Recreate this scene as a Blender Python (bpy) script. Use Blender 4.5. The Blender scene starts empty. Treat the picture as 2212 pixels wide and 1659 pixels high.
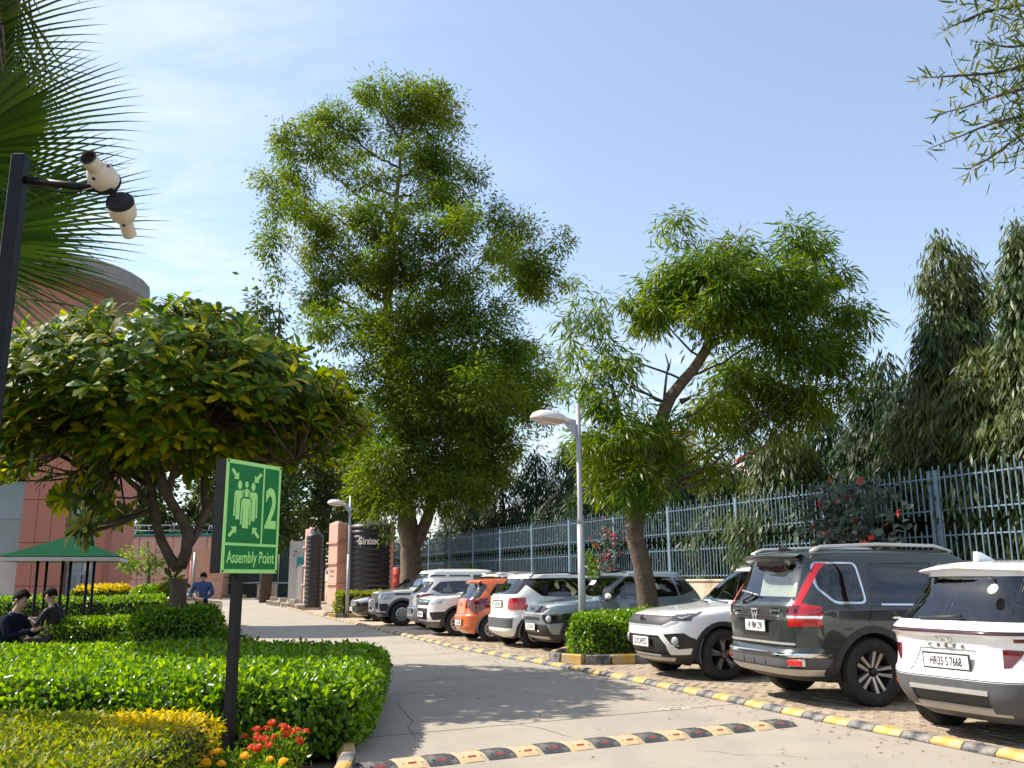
import bpy, bmesh, math, random
import numpy as np
from mathutils import Vector, Matrix
from mathutils.geometry import tessellate_polygon
random.seed(7); RNG = np.random.default_rng(11)
SC = bpy.context.scene
COL = SC.collection
R_ = math.radians

# ------------------------------------------------------------------ camera
PW, PH, PF = 2212.0, 1659.0, 1970.0
CZ = 1.45
TH = math.atan(421 / PF); ROLL = R_(0.35)
FWD = np.array([0, math.cos(TH), math.sin(TH)])
_r = np.array([1.0, 0, 0]); _u = np.cross(_r, FWD)
RGT = _r * math.cos(ROLL) - _u * math.sin(ROLL)
UPV = _u * math.cos(ROLL) + _r * math.sin(ROLL)
cam_d = bpy.data.cameras.new('camera'); cam = bpy.data.objects.new('camera', cam_d); COL.objects.link(cam)
cam_d.sensor_width = 36; cam_d.lens = 36 * PF / PW; cam_d.clip_end = 2000; cam_d.clip_start = 0.05
M = Matrix.Identity(4)
for i in range(3):
    M[i][0] = RGT[i]; M[i][1] = UPV[i]; M[i][2] = -FWD[i]
M[2][3] = CZ
cam.matrix_world = M
SC.camera = cam
SC.render.resolution_x = 1024; SC.render.resolution_y = 768

# ------------------------------------------------------------------ sky, sun, exposure
SUN_EL = R_(46)
SUN_D = Vector((-1.0, 0.25, 0)).normalized()          # horizontal direction towards the sun
sunv = Vector((SUN_D.x * math.cos(SUN_EL), SUN_D.y * math.cos(SUN_EL), math.sin(SUN_EL)))
CLOUD_LOC = (-2.6, 1.2, 0)
W = bpy.data.worlds.new('World'); SC.world = W; W.use_nodes = True
nt = W.node_tree; nt.nodes.clear()
def N(tree, typ, **kw):
    n = tree.nodes.new(typ)
    for k, v in kw.items():
        setattr(n, k, v)
    return n
out = N(nt, 'ShaderNodeOutputWorld'); bg = N(nt, 'ShaderNodeBackground')
sky = N(nt, 'ShaderNodeTexSky', sky_type='NISHITA', sun_disc=False, sun_elevation=SUN_EL,
        sun_rotation=math.atan2(SUN_D.x, SUN_D.y), altitude=200, air_density=1.0, dust_density=1.0, ozone_density=0.5)
tc = N(nt, 'ShaderNodeTexCoord')
sep = N(nt, 'ShaderNodeSeparateXYZ'); nt.links.new(tc.outputs['Generated'], sep.inputs[0])
# project the view direction on a cloud layer
add = N(nt, 'ShaderNodeMath', operation='ADD'); add.inputs[1].default_value = 0.18
nt.links.new(sep.outputs['Z'], add.inputs[0])
mx = N(nt, 'ShaderNodeMath', operation='MAXIMUM'); mx.inputs[1].default_value = 0.05; nt.links.new(add.outputs[0], mx.inputs[0])
dx = N(nt, 'ShaderNodeMath', operation='DIVIDE'); nt.links.new(sep.outputs['X'], dx.inputs[0]); nt.links.new(mx.outputs[0], dx.inputs[1])
dy = N(nt, 'ShaderNodeMath', operation='DIVIDE'); nt.links.new(sep.outputs['Y'], dy.inputs[0]); nt.links.new(mx.outputs[0], dy.inputs[1])
cmb = N(nt, 'ShaderNodeCombineXYZ'); nt.links.new(dx.outputs[0], cmb.inputs[0]); nt.links.new(dy.outputs[0], cmb.inputs[1])
mp = N(nt, 'ShaderNodeMapping'); nt.links.new(cmb.outputs[0], mp.inputs[0])
mp.inputs['Rotation'].default_value = (0, 0, R_(38)); mp.inputs['Scale'].default_value = (1.0, 2.4, 1); mp.inputs['Location'].default_value = (0.35, 0.2, 0)
n1 = N(nt, 'ShaderNodeTexNoise'); n1.inputs['Scale'].default_value = 3.2; n1.inputs['Detail'].default_value = 9; n1.inputs['Roughness'].default_value = 0.62; n1.inputs['Distortion'].default_value = 0.35
nt.links.new(mp.outputs[0], n1.inputs['Vector'])
n2 = N(nt, 'ShaderNodeTexNoise'); n2.inputs['Scale'].default_value = 0.55; n2.inputs['Detail'].default_value = 2
mp2 = N(nt, 'ShaderNodeMapping'); mp2.inputs['Location'].default_value = CLOUD_LOC; nt.links.new(cmb.outputs[0], mp2.inputs[0]); nt.links.new(mp2.outputs[0], n2.inputs['Vector'])
r1 = N(nt, 'ShaderNodeMapRange'); r1.inputs[1].default_value = 0.40; r1.inputs[2].default_value = 0.72; nt.links.new(n1.outputs['Fac'], r1.inputs[0])
r2 = N(nt, 'ShaderNodeMapRange'); r2.inputs[1].default_value = 0.44; r2.inputs[2].default_value = 0.58; nt.links.new(n2.outputs['Fac'], r2.inputs[0])
mul = N(nt, 'ShaderNodeMath', operation='MULTIPLY'); nt.links.new(r1.outputs[0], mul.inputs[0]); nt.links.new(r2.outputs[0], mul.inputs[1])
mul2 = N(nt, 'ShaderNodeMath', operation='MULTIPLY_ADD'); nt.links.new(mul.outputs[0], mul2.inputs[0]); mul2.inputs[1].default_value = 0.80; mul2.inputs[2].default_value = 0.15
mixc = N(nt, 'ShaderNodeMix', data_type='RGBA'); nt.links.new(mul2.outputs[0], mixc.inputs['Factor'])
nt.links.new(sky.outputs[0], mixc.inputs['A']); mixc.inputs['B'].default_value = (4.1, 4.45, 4.9, 1)
nt.links.new(mixc.outputs['Result'], bg.inputs[0]); bg.inputs[1].default_value = 0.14
nt.links.new(bg.outputs[0], out.inputs[0])
sl = bpy.data.lights.new('sun', 'SUN'); sl.energy = 4.6; sl.angle = R_(0.55); sl.color = (1.0, 0.93, 0.81)
so = bpy.data.objects.new('sun', sl); COL.objects.link(so)
so.rotation_euler = sunv.to_track_quat('Z', 'Y').to_euler()
SC.view_settings.view_transform = 'Standard'; SC.view_settings.look = 'None'; SC.view_settings.gamma = 1
SC.view_settings.use_curve_mapping = False; SC.view_settings.exposure = 0.82
SC.cycles.max_bounces = 7; SC.cycles.diffuse_bounces = 3; SC.cycles.glossy_bounces = 3
SC.cycles.transmission_bounces = 4; SC.cycles.transparent_max_bounces = 8
SC.cycles.use_denoising = True
SC.cycles.sample_clamp_indirect = 6

# ------------------------------------------------------------------ layout maths (metres; x right, y into the picture, z up)
def ray(px, py):
    return FWD + RGT * ((px - PW / 2) / PF) + UPV * ((PH / 2 - py) / PF)
def gnd(px, py, z=0.0):
    d = ray(px, py); t = (z - CZ) / d[2]
    return Vector((d[0] * t, d[1] * t, z))
def aty(px, py, Y):
    d = ray(px, py); t = Y / d[1]
    return Vector((d[0] * t, Y, CZ + d[2] * t))

# ------------------------------------------------------------------ materials
MATS = {}
def new_mat(name):
    m = bpy.data.materials.new(name); m.use_nodes = True
    m.node_tree.nodes.clear()
    o = N(m.node_tree, 'ShaderNodeOutputMaterial')
    MATS[name] = m
    return m, m.node_tree, o
def pm(name, col, rough=0.6, metal=0.0, var=0.12, scale=6.0, bump=0.0, bscale=40.0, coat=0.0, spec=0.5, col2=None, detail=4, back=None, dirt=None):
    """principled material with noise variation in colour and relief"""
    m, t, o = new_mat(name)
    b = N(t, 'ShaderNodeBsdfPrincipled')
    b.inputs['Roughness'].default_value = rough; b.inputs['Metallic'].default_value = metal
    b.inputs['Coat Weight'].default_value = coat; b.inputs['Coat Roughness'].default_value = 0.04
    b.inputs['Specular IOR Level'].default_value = spec
    c = N(t, 'ShaderNodeTexCoord')
    ns = N(t, 'ShaderNodeTexNoise'); ns.inputs['Scale'].default_value = scale; ns.inputs['Detail'].default_value = detail; ns.inputs['Roughness'].default_value = 0.6
    t.links.new(c.outputs['Object'], ns.inputs['Vector'])
    rp = N(t, 'ShaderNodeMapRange'); rp.inputs[1].default_value = 0.3; rp.inputs[2].default_value = 0.7; t.links.new(ns.outputs['Fac'], rp.inputs[0])
    mxn = N(t, 'ShaderNodeMix', data_type='RGBA')
    ca = [max(0, x * (1 - var)) for x in col]; cb = [min(1, x * (1 + var)) for x in col] if col2 is None else list(col2)
    mxn.inputs['A'].default_value = (*ca, 1); mxn.inputs['B'].default_value = (*cb, 1)
    t.links.new(rp.outputs[0], mxn.inputs['Factor'])
    res = mxn.outputs['Result']
    if dirt:                                   # (colour, scale, threshold): blotchy stains
        nd = N(t, 'ShaderNodeTexNoise'); nd.inputs['Scale'].default_value = dirt[1]; nd.inputs['Detail'].default_value = 8; nd.inputs['Roughness'].default_value = 0.7
        t.links.new(c.outputs['Object'], nd.inputs['Vector'])
        rd = N(t, 'ShaderNodeMapRange'); rd.inputs[1].default_value = dirt[2]; rd.inputs[2].default_value = dirt[2] + 0.18; t.links.new(nd.outputs['Fac'], rd.inputs[0])
        md = N(t, 'ShaderNodeMix', data_type='RGBA'); md.inputs['B'].default_value = (*dirt[0], 1)
        t.links.new(res, md.inputs['A']); t.links.new(rd.outputs[0], md.inputs['Factor']); res = md.outputs['Result']
    t.links.new(res, b.inputs['Base Color'])
    if bump > 0:
        nb = N(t, 'ShaderNodeTexNoise'); nb.inputs['Scale'].default_value = bscale; nb.inputs['Detail'].default_value = 5
        t.links.new(c.outputs['Object'], nb.inputs['Vector'])
        bp = N(t, 'ShaderNodeBump'); bp.inputs['Strength'].default_value = bump; bp.inputs['Distance'].default_value = 0.02
        t.links.new(nb.outputs['Fac'], bp.inputs['Height']); t.links.new(bp.outputs[0], b.inputs['Normal'])
    sh = b.outputs[0]
    if back is not None:                       # the inner side of a thin shell has its own lining
        g = N(t, 'ShaderNodeNewGeometry'); bi = N(t, 'ShaderNodeBsdfDiffuse'); bi.inputs[0].default_value = (*back, 1)
        ms = N(t, 'ShaderNodeMixShader'); t.links.new(g.outputs['Backfacing'], ms.inputs[0]); t.links.new(sh, ms.inputs[1]); t.links.new(bi.outputs[0], ms.inputs[2]); sh = ms.outputs[0]
    t.links.new(sh, o.inputs[0])
    return m
def leafm(name, cols, rough=0.45, transl=0.35, tcol=None, spec=0.4, clump=0.0):
    """leaf: colour varies from leaf to leaf; light passes through the blade"""
    m, t, o = new_mat(name)
    g = N(t, 'ShaderNodeNewGeometry')
    cr = N(t, 'ShaderNodeValToRGB'); cr.color_ramp.elements[0].color = (*cols[0], 1); cr.color_ramp.elements[1].color = (*cols[-1], 1)
    for i, c in enumerate(cols[1:-1]):
        e = cr.color_ramp.elements.new((i + 1) / (len(cols) - 1)); e.color = (*c, 1)
    oi = N(t, 'ShaderNodeObjectInfo'); ad = N(t, 'ShaderNodeMath', operation='ADD'); t.links.new(g.outputs['Random Per Island'], ad.inputs[0]); t.links.new(oi.outputs['Random'], ad.inputs[1])
    fr = N(t, 'ShaderNodeMath', operation='FRACT'); t.links.new(ad.outputs[0], fr.inputs[0])
    if clump > 0:
        tcn = N(t, 'ShaderNodeTexCoord'); nz = N(t, 'ShaderNodeTexNoise'); nz.inputs['Scale'].default_value = clump; nz.inputs['Detail'].default_value = 2
        t.links.new(tcn.outputs['Object'], nz.inputs['Vector'])
        mr = N(t, 'ShaderNodeMapRange'); mr.inputs[1].default_value = 0.3; mr.inputs[2].default_value = 0.7; t.links.new(nz.outputs['Fac'], mr.inputs[0])
        av = N(t, 'ShaderNodeMath', operation='MULTIPLY_ADD'); av.inputs[1].default_value = 0.5; t.links.new(fr.outputs[0], av.inputs[0])
        hv = N(t, 'ShaderNodeMath', operation='MULTIPLY'); hv.inputs[1].default_value = 0.5; t.links.new(mr.outputs[0], hv.inputs[0]); t.links.new(hv.outputs[0], av.inputs[2])
        t.links.new(av.outputs[0], cr.inputs[0])
    else:
        t.links.new(fr.outputs[0], cr.inputs[0])
    b = N(t, 'ShaderNodeBsdfPrincipled'); b.inputs['Roughness'].default_value = rough; b.inputs['Specular IOR Level'].default_value = spec
    t.links.new(cr.outputs[0], b.inputs['Base Color'])
    tr = N(t, 'ShaderNodeBsdfTranslucent')
    hs = N(t, 'ShaderNodeHueSaturation'); hs.inputs['Hue'].default_value = 0.475; hs.inputs['Saturation'].default_value = 1.2; hs.inputs['Value'].default_value = 2.3
    t.links.new(cr.outputs[0], hs.inputs['Color']); t.links.new(hs.outputs[0], tr.inputs[0])
    ms = N(t, 'ShaderNodeMixShader'); ms.inputs[0].default_value = transl
    t.links.new(b.outputs[0], ms.inputs[1]); t.links.new(tr.outputs[0], ms.inputs[2]); t.links.new(ms.outputs[0], o.inputs[0])
    return m
def glassm(name, tint=(0.35, 0.4, 0.4), refl=1.0):
    m, t, o = new_mat(name)
    tr = N(t, 'ShaderNodeBsdfTransparent'); tr.inputs[0].default_value = (*tint, 1)
    gl = N(t, 'ShaderNodeBsdfGlossy'); gl.inputs['Roughness'].default_value = 0.015; gl.inputs[0].default_value = (0.95, 0.97, 1, 1)
    fr = N(t, 'ShaderNodeFresnel'); fr.inputs['IOR'].default_value = 1.65
    ma = N(t, 'ShaderNodeMath', operation='MULTIPLY_ADD'); ma.inputs[1].default_value = refl; ma.inputs[2].default_value = 0.03; t.links.new(fr.outputs[0], ma.inputs[0])
    ms = N(t, 'ShaderNodeMixShader'); t.links.new(ma.outputs[0], ms.inputs[0]); t.links.new(tr.outputs[0], ms.inputs[1]); t.links.new(gl.outputs[0], ms.inputs[2])
    t.links.new(ms.outputs[0], o.inputs[0])
    return m
def facetm(name, c1, c2, rough=0.08, scale=60):
    """lamp lens: small moulded facets under clear plastic"""
    m, t, o = new_mat(name)
    b = N(t, 'ShaderNodeBsdfPrincipled'); b.inputs['Roughness'].default_value = rough; b.inputs['Coat Weight'].default_value = 1.0; b.inputs['Coat Roughness'].default_value = 0.02
    c = N(t, 'ShaderNodeTexCoord'); v = N(t, 'ShaderNodeTexVoronoi'); v.inputs['Scale'].default_value = scale; t.links.new(c.outputs['Object'], v.inputs['Vector'])
    mxn = N(t, 'ShaderNodeMix', data_type='RGBA'); mxn.inputs['A'].default_value = (*c1, 1); mxn.inputs['B'].default_value = (*c2, 1)
    t.links.new(v.outputs['Color'], mxn.inputs['Factor']); t.links.new(mxn.outputs['Result'], b.inputs['Base Color'])
    t.links.new(b.outputs[0], o.inputs[0])
    return m

# ------------------------------------------------------------------ objects
def link(o, parent=None):
    COL.objects.link(o)
    if parent is not None:
        o.parent = parent
    return o
def tag(o, label=None, cat=None, group=None, kind=None):
    if label: o['label'] = label
    if cat: o['category'] = cat
    if group: o['group'] = group
    if kind: o['kind'] = kind
    return o
def thing(name, label, cat, loc=(0, 0, 0), rotz=0.0, group=None):
    o = bpy.data.objects.new(name, None); link(o)
    o.location = loc; o.rotation_euler = (0, 0, rotz); o.empty_display_size = 0.2
    return tag(o, label, cat, group)
def np_mesh(name, V, F, mats, midx=None, smooth=False):
    """V (n,3); F (m,k) array of equal-sized faces"""
    me = bpy.data.meshes.new(name)
    V = np.ascontiguousarray(V, dtype=np.float32); F = np.ascontiguousarray(F, dtype=np.int32)
    me.vertices.add(len(V)); me.vertices.foreach_set('co', V.ravel())
    k = F.shape[1]; me.loops.add(F.size); me.loops.foreach_set('vertex_index', F.ravel())
    me.polygons.add(len(F)); me.polygons.foreach_set('loop_start', np.arange(0, F.size, k, dtype=np.int32))
    if midx is not None: me.polygons.foreach_set('material_index', np.asarray(midx, dtype=np.int32))
    if smooth: me.polygons.foreach_set('use_smooth', np.ones(len(F), dtype=bool))
    for m in (mats if isinstance(mats, (list, tuple)) else [mats]): me.materials.append(m)
    me.update(calc_edges=True)
    return me
class G:
    """collects primitive shapes and links them as ONE mesh object"""
    def __init__(s): s.v = []; s.f = []; s.m = []; s.sm = []
    def add(s, vs, fs, mi=0, smooth=False):
        o = len(s.v); s.v += [tuple(v) for v in vs]
        for f in fs: s.f.append(tuple(o + i for i in f)); s.m.append(mi); s.sm.append(smooth)
        return s
    def box(s, c, d, rot=None, mi=0, bev=0.0):
        x, y, z = d[0] / 2, d[1] / 2, d[2] / 2
        if bev <= 0:
            vs = [Vector((a * x, b * y, e * z)) for e in (-1, 1) for a, b in ((-1, -1), (1, -1), (1, 1), (-1, 1))]
            fs = [(3, 2, 1, 0), (4, 5, 6, 7), (0, 1, 5, 4), (1, 2, 6, 5), (2, 3, 7, 6), (3, 0, 4, 7)]
        else:
            q = min(bev, x * .9, y * .9, z * .9); vs = []; fs = []
            for (zz, k) in ((-z, q), (-z + q, 0), (z - q, 0), (z, q)):
                X, Y = x - k, y - k
                vs += [Vector(p) for p in ((-X + q, -Y, zz), (X - q, -Y, zz), (X, -Y + q, zz), (X, Y - q, zz), (X - q, Y, zz), (-X + q, Y, zz), (-X, Y - q, zz), (-X, -Y + q, zz))]
            for r in range(3):
                for i in range(8):
                    a = r * 8 + i; b2 = r * 8 + (i + 1) % 8; fs.append((a, b2, b2 + 8, a + 8))
            fs.append(tuple(range(7, -1, -1))); fs.append(tuple(range(24, 32)))
        if rot is not None: vs = [rot @ v for v in vs]
        c = Vector(c)
        return s.add([v + c for v in vs], fs, mi)
    def tube(s, pts, rads, n=8, mi=0, caps=True, smooth=True):
        pts = [Vector(p) for p in pts]
        if not hasattr(rads, '__len__'): rads = [rads] * len(pts)
        vs = []; fs = []; prev = None
        for i, p in enumerate(pts):
            t = (pts[min(i + 1, len(pts) - 1)] - pts[max(i - 1, 0)])
            if t.length < 1e-9: t = Vector((0, 0, 1))
            t.normalize()
            if prev is None:
                a = t.orthogonal().normalized()
            else:
                a = (prev - t * prev.dot(t))
                a = a.normalized() if a.length > 1e-6 else t.orthogonal().normalized()
            prev = a; b = t.cross(a)
            for k in range(n):
                w = 2 * math.pi * k / n; vs.append(p + (a * math.cos(w) + b * math.sin(w)) * rads[i])
        for i in range(len(pts) - 1):
            for k in range(n):
                k2 = (k + 1) % n; fs.append((i * n + k, i * n + k2, (i + 1) * n + k2, (i + 1) * n + k))
        s.add(vs, fs, mi, smooth)
        if caps:
            o = len(s.v) - len(vs)
            s.f.append(tuple(o + k for k in range(n - 1, -1, -1))); s.m.append(mi); s.sm.append(False)
            o2 = o + (len(pts) - 1) * n
            s.f.append(tuple(o2 + k for k in range(n))); s.m.append(mi); s.sm.append(False)
        return s
    def cyl(s, p0, p1, r0, r1=None, n=12, mi=0, caps=True, smooth=True):
        return s.tube([p0, p1], [r0, r0 if r1 is None else r1], n, mi, caps, smooth)
    def lathe(s, prof, n=24, axis='z', c=(0, 0, 0), mi=0, smooth=True):
        """prof: (radius, height) pairs round an axis through c"""
        vs = []; fs = []; c = Vector(c)
        for r, h in prof:
            for k in range(n):
                w = 2 * math.pi * k / n; a, b = r * math.cos(w), r * math.sin(w)
                vs.append(c + (Vector((a, b, h)) if axis == 'z' else Vector((a, h, b)) if axis == 'y' else Vector((h, a, b))))
        for i in range(len(prof) - 1):
            for k in range(n):
                k2 = (k + 1) % n; q = (i * n + k, i * n + k2, (i + 1) * n + k2, (i + 1) * n + k)
                fs.append(q if axis != 'y' else q[::-1])
        return s.add(vs, fs, mi, smooth)
    def prism(s, poly, h0, h1, plane='xy', mi=0):
        """extruded polygon; plane tells which two axes the polygon lies in"""
        def P(a, b, h): return {'xy': (a, b, h), 'xz': (a, h, b), 'yz': (h, a, b)}[plane]
        n = len(poly); vs = [P(a, b, h0) for a, b in poly] + [P(a, b, h1) for a, b in poly]
        fs = [tuple(range(n - 1, -1, -1)), tuple(range(n, 2 * n))] + [(i, (i + 1) % n, n + (i + 1) % n, n + i) for i in range(n)]
        return s.add(vs, fs, mi)
    def mesh(s, name, mats):
        me = bpy.data.meshes.new(name); me.from_pydata(s.v, [], s.f)
        for m in (mats if isinstance(mats, (list, tuple)) else [mats]): me.materials.append(m)
        me.polygons.foreach_set('material_index', s.m); me.polygons.foreach_set('use_smooth', s.sm)
        bm = bmesh.new(); bm.from_mesh(me); bmesh.ops.recalc_face_normals(bm, faces=bm.faces); bm.to_mesh(me); bm.free()
        me.update()
        return me
    def build(s, name, mats, parent=None):
        return link(bpy.data.objects.new(name, s.mesh(name, mats)), parent)
def inst(name, me, parent=None, loc=(0, 0, 0), rot=(0, 0, 0), scale=(1, 1, 1)):
    o = bpy.data.objects.new(name, me); o.location = loc; o.rotation_euler = rot; o.scale = scale
    return link(o, parent)
_txt = {}
def text_mesh(name, s, size, mat, ext=0.001, sx=1.0, spacing=1.0, bold=0.0):
    """flat lettering: text in the local XY plane, centred"""
    cu = bpy.data.curves.new(name, 'FONT'); cu.body = s; cu.size = size; cu.align_x = 'CENTER'; cu.align_y = 'CENTER'
    cu.extrude = ext; cu.space_character = spacing; cu.offset = bold; cu.resolution_u = 3
    ob = bpy.data.objects.new(name, cu); COL.objects.link(ob)
    dg = bpy.context.evaluated_depsgraph_get()
    me = bpy.data.meshes.new_from_object(ob.evaluated_get(dg)); me.name = name
    bpy.data.objects.remove(ob); bpy.data.curves.remove(cu)
    if sx != 1.0: me.transform(Matrix.Diagonal((sx, 1, 1, 1)))
    me.materials.clear(); me.materials.append(mat)
    return me
def ringpts(cx, cy, r, a0, a1, n):
    return [(cx + r * math.cos(a0 + (a1 - a0) * i / n), cy + r * math.sin(a0 + (a1 - a0) * i / n)) for i in range(n + 1)]
def rpoly(poly, r, n=3):
    """polygon with rounded corners"""
    o = []; k = len(poly)
    for i in range(k):
        p = Vector(poly[i]).to_2d(); a = Vector(poly[i - 1]).to_2d() - p; b = Vector(poly[(i + 1) % k]).to_2d() - p
        q = min(r, a.length * .45, b.length * .45); a = p + a.normalized() * q; b = p + b.normalized() * q
        for j in range(n + 1):
            t = j / n; o.append(tuple(a * (1 - t) ** 2 + p * 2 * t * (1 - t) + b * t * t))
    return o

# ------------------------------------------------------------------ leaves
def frames(d, n):
    d = d / np.linalg.norm(d, axis=1, keepdims=True)
    b = np.cross(n, d); l = np.linalg.norm(b, axis=1, keepdims=True)
    b = np.where(l < 1e-4, np.cross(d, np.array([[0.31, 0.77, 0.55]])), b); b /= np.linalg.norm(b, axis=1, keepdims=True)
    return d, b, np.cross(d, b)
T_DIAMOND = (np.array([[0, 0, 0], [.45, .5, .06], [1, 0, -.08], [.45, -.5, .06]]), np.array([[0, 1, 2, 3]]))
T_OVAL = (np.array([[0, 0, 0], [.3, .45, .06], [.75, .40, .05], [1, 0, -.06], [.75, -.40, .05], [.3, -.45, .06]]), np.array([[0, 1, 2, 3], [0, 3, 4, 5]]))
def t_sickle(c=.22, droop=.1):
    pts = []
    for s, w in ((0, .06), (.35, .5), (.7, .42), (1, .03)):
        y = c * 4 * s * (1 - s) * (1.2) ; z = -droop * s * s
        pts += [[s, y + w, z], [s, y - w, z]]
    return np.array(pts), np.array([[0, 1, 3, 2], [2, 3, 5, 4], [4, 5, 7, 6]])
T_SICKLE = t_sickle(.30, .16)
T_PADDLE = (np.array([[0, .05, 0], [0, -.05, 0], [.35, .26, .05], [.35, -.26, .05], [.75, .5, .03], [.75, -.5, .03], [1, .16, -.1], [1, -.16, -.1]]),
            np.array([[0, 1, 3, 2], [2, 3, 5, 4], [4, 5, 7, 6]]))
def leaf_arrays(pos, d, n, L, Wd, tpl):
    tv, tf = tpl; d, b, c = frames(np.asarray(d, float), np.asarray(n, float)); k = len(tv)
    pos = np.asarray(pos, float); L = np.asarray(L, float).reshape(-1, 1, 1); Wd = np.asarray(Wd, float).reshape(-1, 1, 1)
    V = pos[:, None, :] + d[:, None, :] * (tv[None, :, 0:1] * L) + b[:, None, :] * (tv[None, :, 1:2] * Wd) + c[:, None, :] * (tv[None, :, 2:3] * L)
    F = tf[None] + (np.arange(len(pos)) * k)[:, None, None]
    return V.reshape(-1, 3), F.reshape(-1, tf.shape[1])
def leaf_obj(name, pos, d, n, L, Wd, tpl, mat, parent=None, origin=(0, 0, 0), smooth=False):
    V, F = leaf_arrays(np.asarray(pos) - np.array(origin)[None], d, n, L, Wd, tpl)
    return link(bpy.data.objects.new(name, np_mesh(name, V, F, mat, smooth=smooth)), parent)
def rdir(n): 
    v = RNG.normal(size=(n, 3)); return v / np.linalg.norm(v, axis=1, keepdims=True)
# ================================================================== the setting
# ---- materials of the setting
m_conc = pm('concrete_road', (0.34, 0.295, 0.24), 0.9, var=0.12, scale=1.1, bump=0.45, bscale=90, detail=12, dirt=((0.25, 0.225, 0.195), 0.55, 0.53))
t_ = m_conc.node_tree; b_ = next(n for n in t_.nodes if n.type == 'BSDF_PRINCIPLED'); src = b_.inputs['Base Color'].links[0].from_socket
c_ = N(t_, 'ShaderNodeTexCoord'); mp_ = N(t_, 'ShaderNodeMapping'); mp_.inputs['Rotation'].default_value = (0, 0, R_(-28.5)); mp_.inputs['Scale'].default_value = (1.5, .07, 1); t_.links.new(c_.outputs['Object'], mp_.inputs[0])
ns_ = N(t_, 'ShaderNodeTexNoise'); ns_.inputs['Scale'].default_value = 1.0; ns_.inputs['Detail'].default_value = 6; t_.links.new(mp_.outputs[0], ns_.inputs['Vector'])
mr_ = N(t_, 'ShaderNodeMapRange'); mr_.inputs[1].default_value = .50; mr_.inputs[2].default_value = .72; mr_.inputs[4].default_value = .55; t_.links.new(ns_.outputs['Fac'], mr_.inputs[0])
mx_ = N(t_, 'ShaderNodeMix', data_type='RGBA'); mx_.inputs['B'].default_value = (.27, .24, .20, 1); t_.links.new(mr_.outputs[0], mx_.inputs['Factor']); t_.links.new(src, mx_.inputs['A'])
ns2_ = N(t_, 'ShaderNodeTexNoise'); ns2_.inputs['Scale'].default_value = 2.6; ns2_.inputs['Detail'].default_value = 3; t_.links.new(c_.outputs['Object'], ns2_.inputs['Vector'])
mr2_ = N(t_, 'ShaderNodeMapRange'); mr2_.inputs[1].default_value = .66; mr2_.inputs[2].default_value = .76; mr2_.inputs[4].default_value = .5; t_.links.new(ns2_.outputs['Fac'], mr2_.inputs[0])
mx2_ = N(t_, 'ShaderNodeMix', data_type='RGBA'); mx2_.inputs['B'].default_value = (.17, .155, .14, 1); t_.links.new(mr2_.outputs[0], mx2_.inputs['Factor']); t_.links.new(mx_.outputs['Result'], mx2_.inputs['A']); t_.links.new(mx2_.outputs['Result'], b_.inputs['Base Color'])
m_base = pm('dark_joint', (0.05, 0.045, 0.04), 0.95, var=0.2)
m_soil = pm('soil', (0.12, 0.085, 0.055), 0.95, var=0.35, scale=3, bump=0.6, bscale=25)
m_yel = pm('kerb_yellow', (0.50, 0.30, 0.055), 0.75, var=0.12, scale=9, bump=0.3, bscale=50, dirt=((0.38, 0.32, 0.23), 6.0, 0.47))
m_blk = pm('kerb_black', (0.06, 0.062, 0.068), 0.75, var=0.25, scale=9, bump=0.3, bscale=50, dirt=((0.27, 0.24, 0.21), 6.0, 0.46))
m_pav = [pm('paver_%d' % i, c, 0.88, var=0.14, scale=8, bump=0.35, bscale=70, dirt=((0.26, 0.19, 0.13), 5.0, 0.57)) for i, c in enumerate([(0.33, 0.255, 0.18), (0.29, 0.22, 0.155), (0.37, 0.295, 0.215)])]
m_pavfar = pm('paving_far', (0.41, 0.32, 0.23), 0.9, var=0.25, scale=4, bump=0.5, bscale=14)
m_plaster = pm('plaster', (0.52, 0.43, 0.31), 0.9, var=0.12, scale=1.5, dirt=((0.20, 0.16, 0.12), 1.2, 0.52))
m_fence = pm('fence_blue', (0.16, 0.24, 0.30), 0.5, var=0.15, scale=3, dirt=((0.30, 0.24, 0.2), 5.0, 0.66))

# ---- ground: one sheet to the horizon
g = G(); g.add([(-900, -300, -0.06), (900, -300, -0.06), (900, 1500, -0.06), (-900, 1500, -0.06)], [(0, 1, 2, 3)])
tag(g.build('ground', m_soil), kind='structure')

# ---- kerb line between road and parking
KP = [(6.6, 0.6), (5.6, 3.6), (4.75, 5.9), (3.86, 8.15), (3.06, 10.07), (2.08, 12.62), (1.06, 15.2), (-0.02, 17.5), (-1.27, 20.34), (-2.56, 23.79), (-3.9, 27.5), (-5.65, 32.3), (-7.42, 37.1), (-10.0, 44.2), (-14.0, 55.5), (-18.5, 68.5)]
def dense(P, step):
    P = [np.array(p, float) for p in P]; o = []
    for i in range(len(P) - 1):
        a, b, c, d = P[max(i - 1, 0)], P[i], P[i + 1], P[min(i + 2, len(P) - 1)]
        for t in np.linspace(0, 1, 14, endpoint=False):
            o.append(0.5 * (2 * b + (c - a) * t + (2 * a - 5 * b + 4 * c - d) * t * t + (3 * b - a - 3 * c + d) * t ** 3))
    o.append(P[-1]); o = np.array(o); s = np.concatenate([[0], np.cumsum(np.linalg.norm(np.diff(o, axis=0), axis=1))])
    q = np.arange(0, s[-1], step)
    return np.stack([np.interp(q, s, o[:, k]) for k in range(o.shape[1])], 1)
KD = dense(KP, 0.34)
def kerb_x(y): return float(np.interp(y, KD[:, 1], KD[:, 0]))

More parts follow.
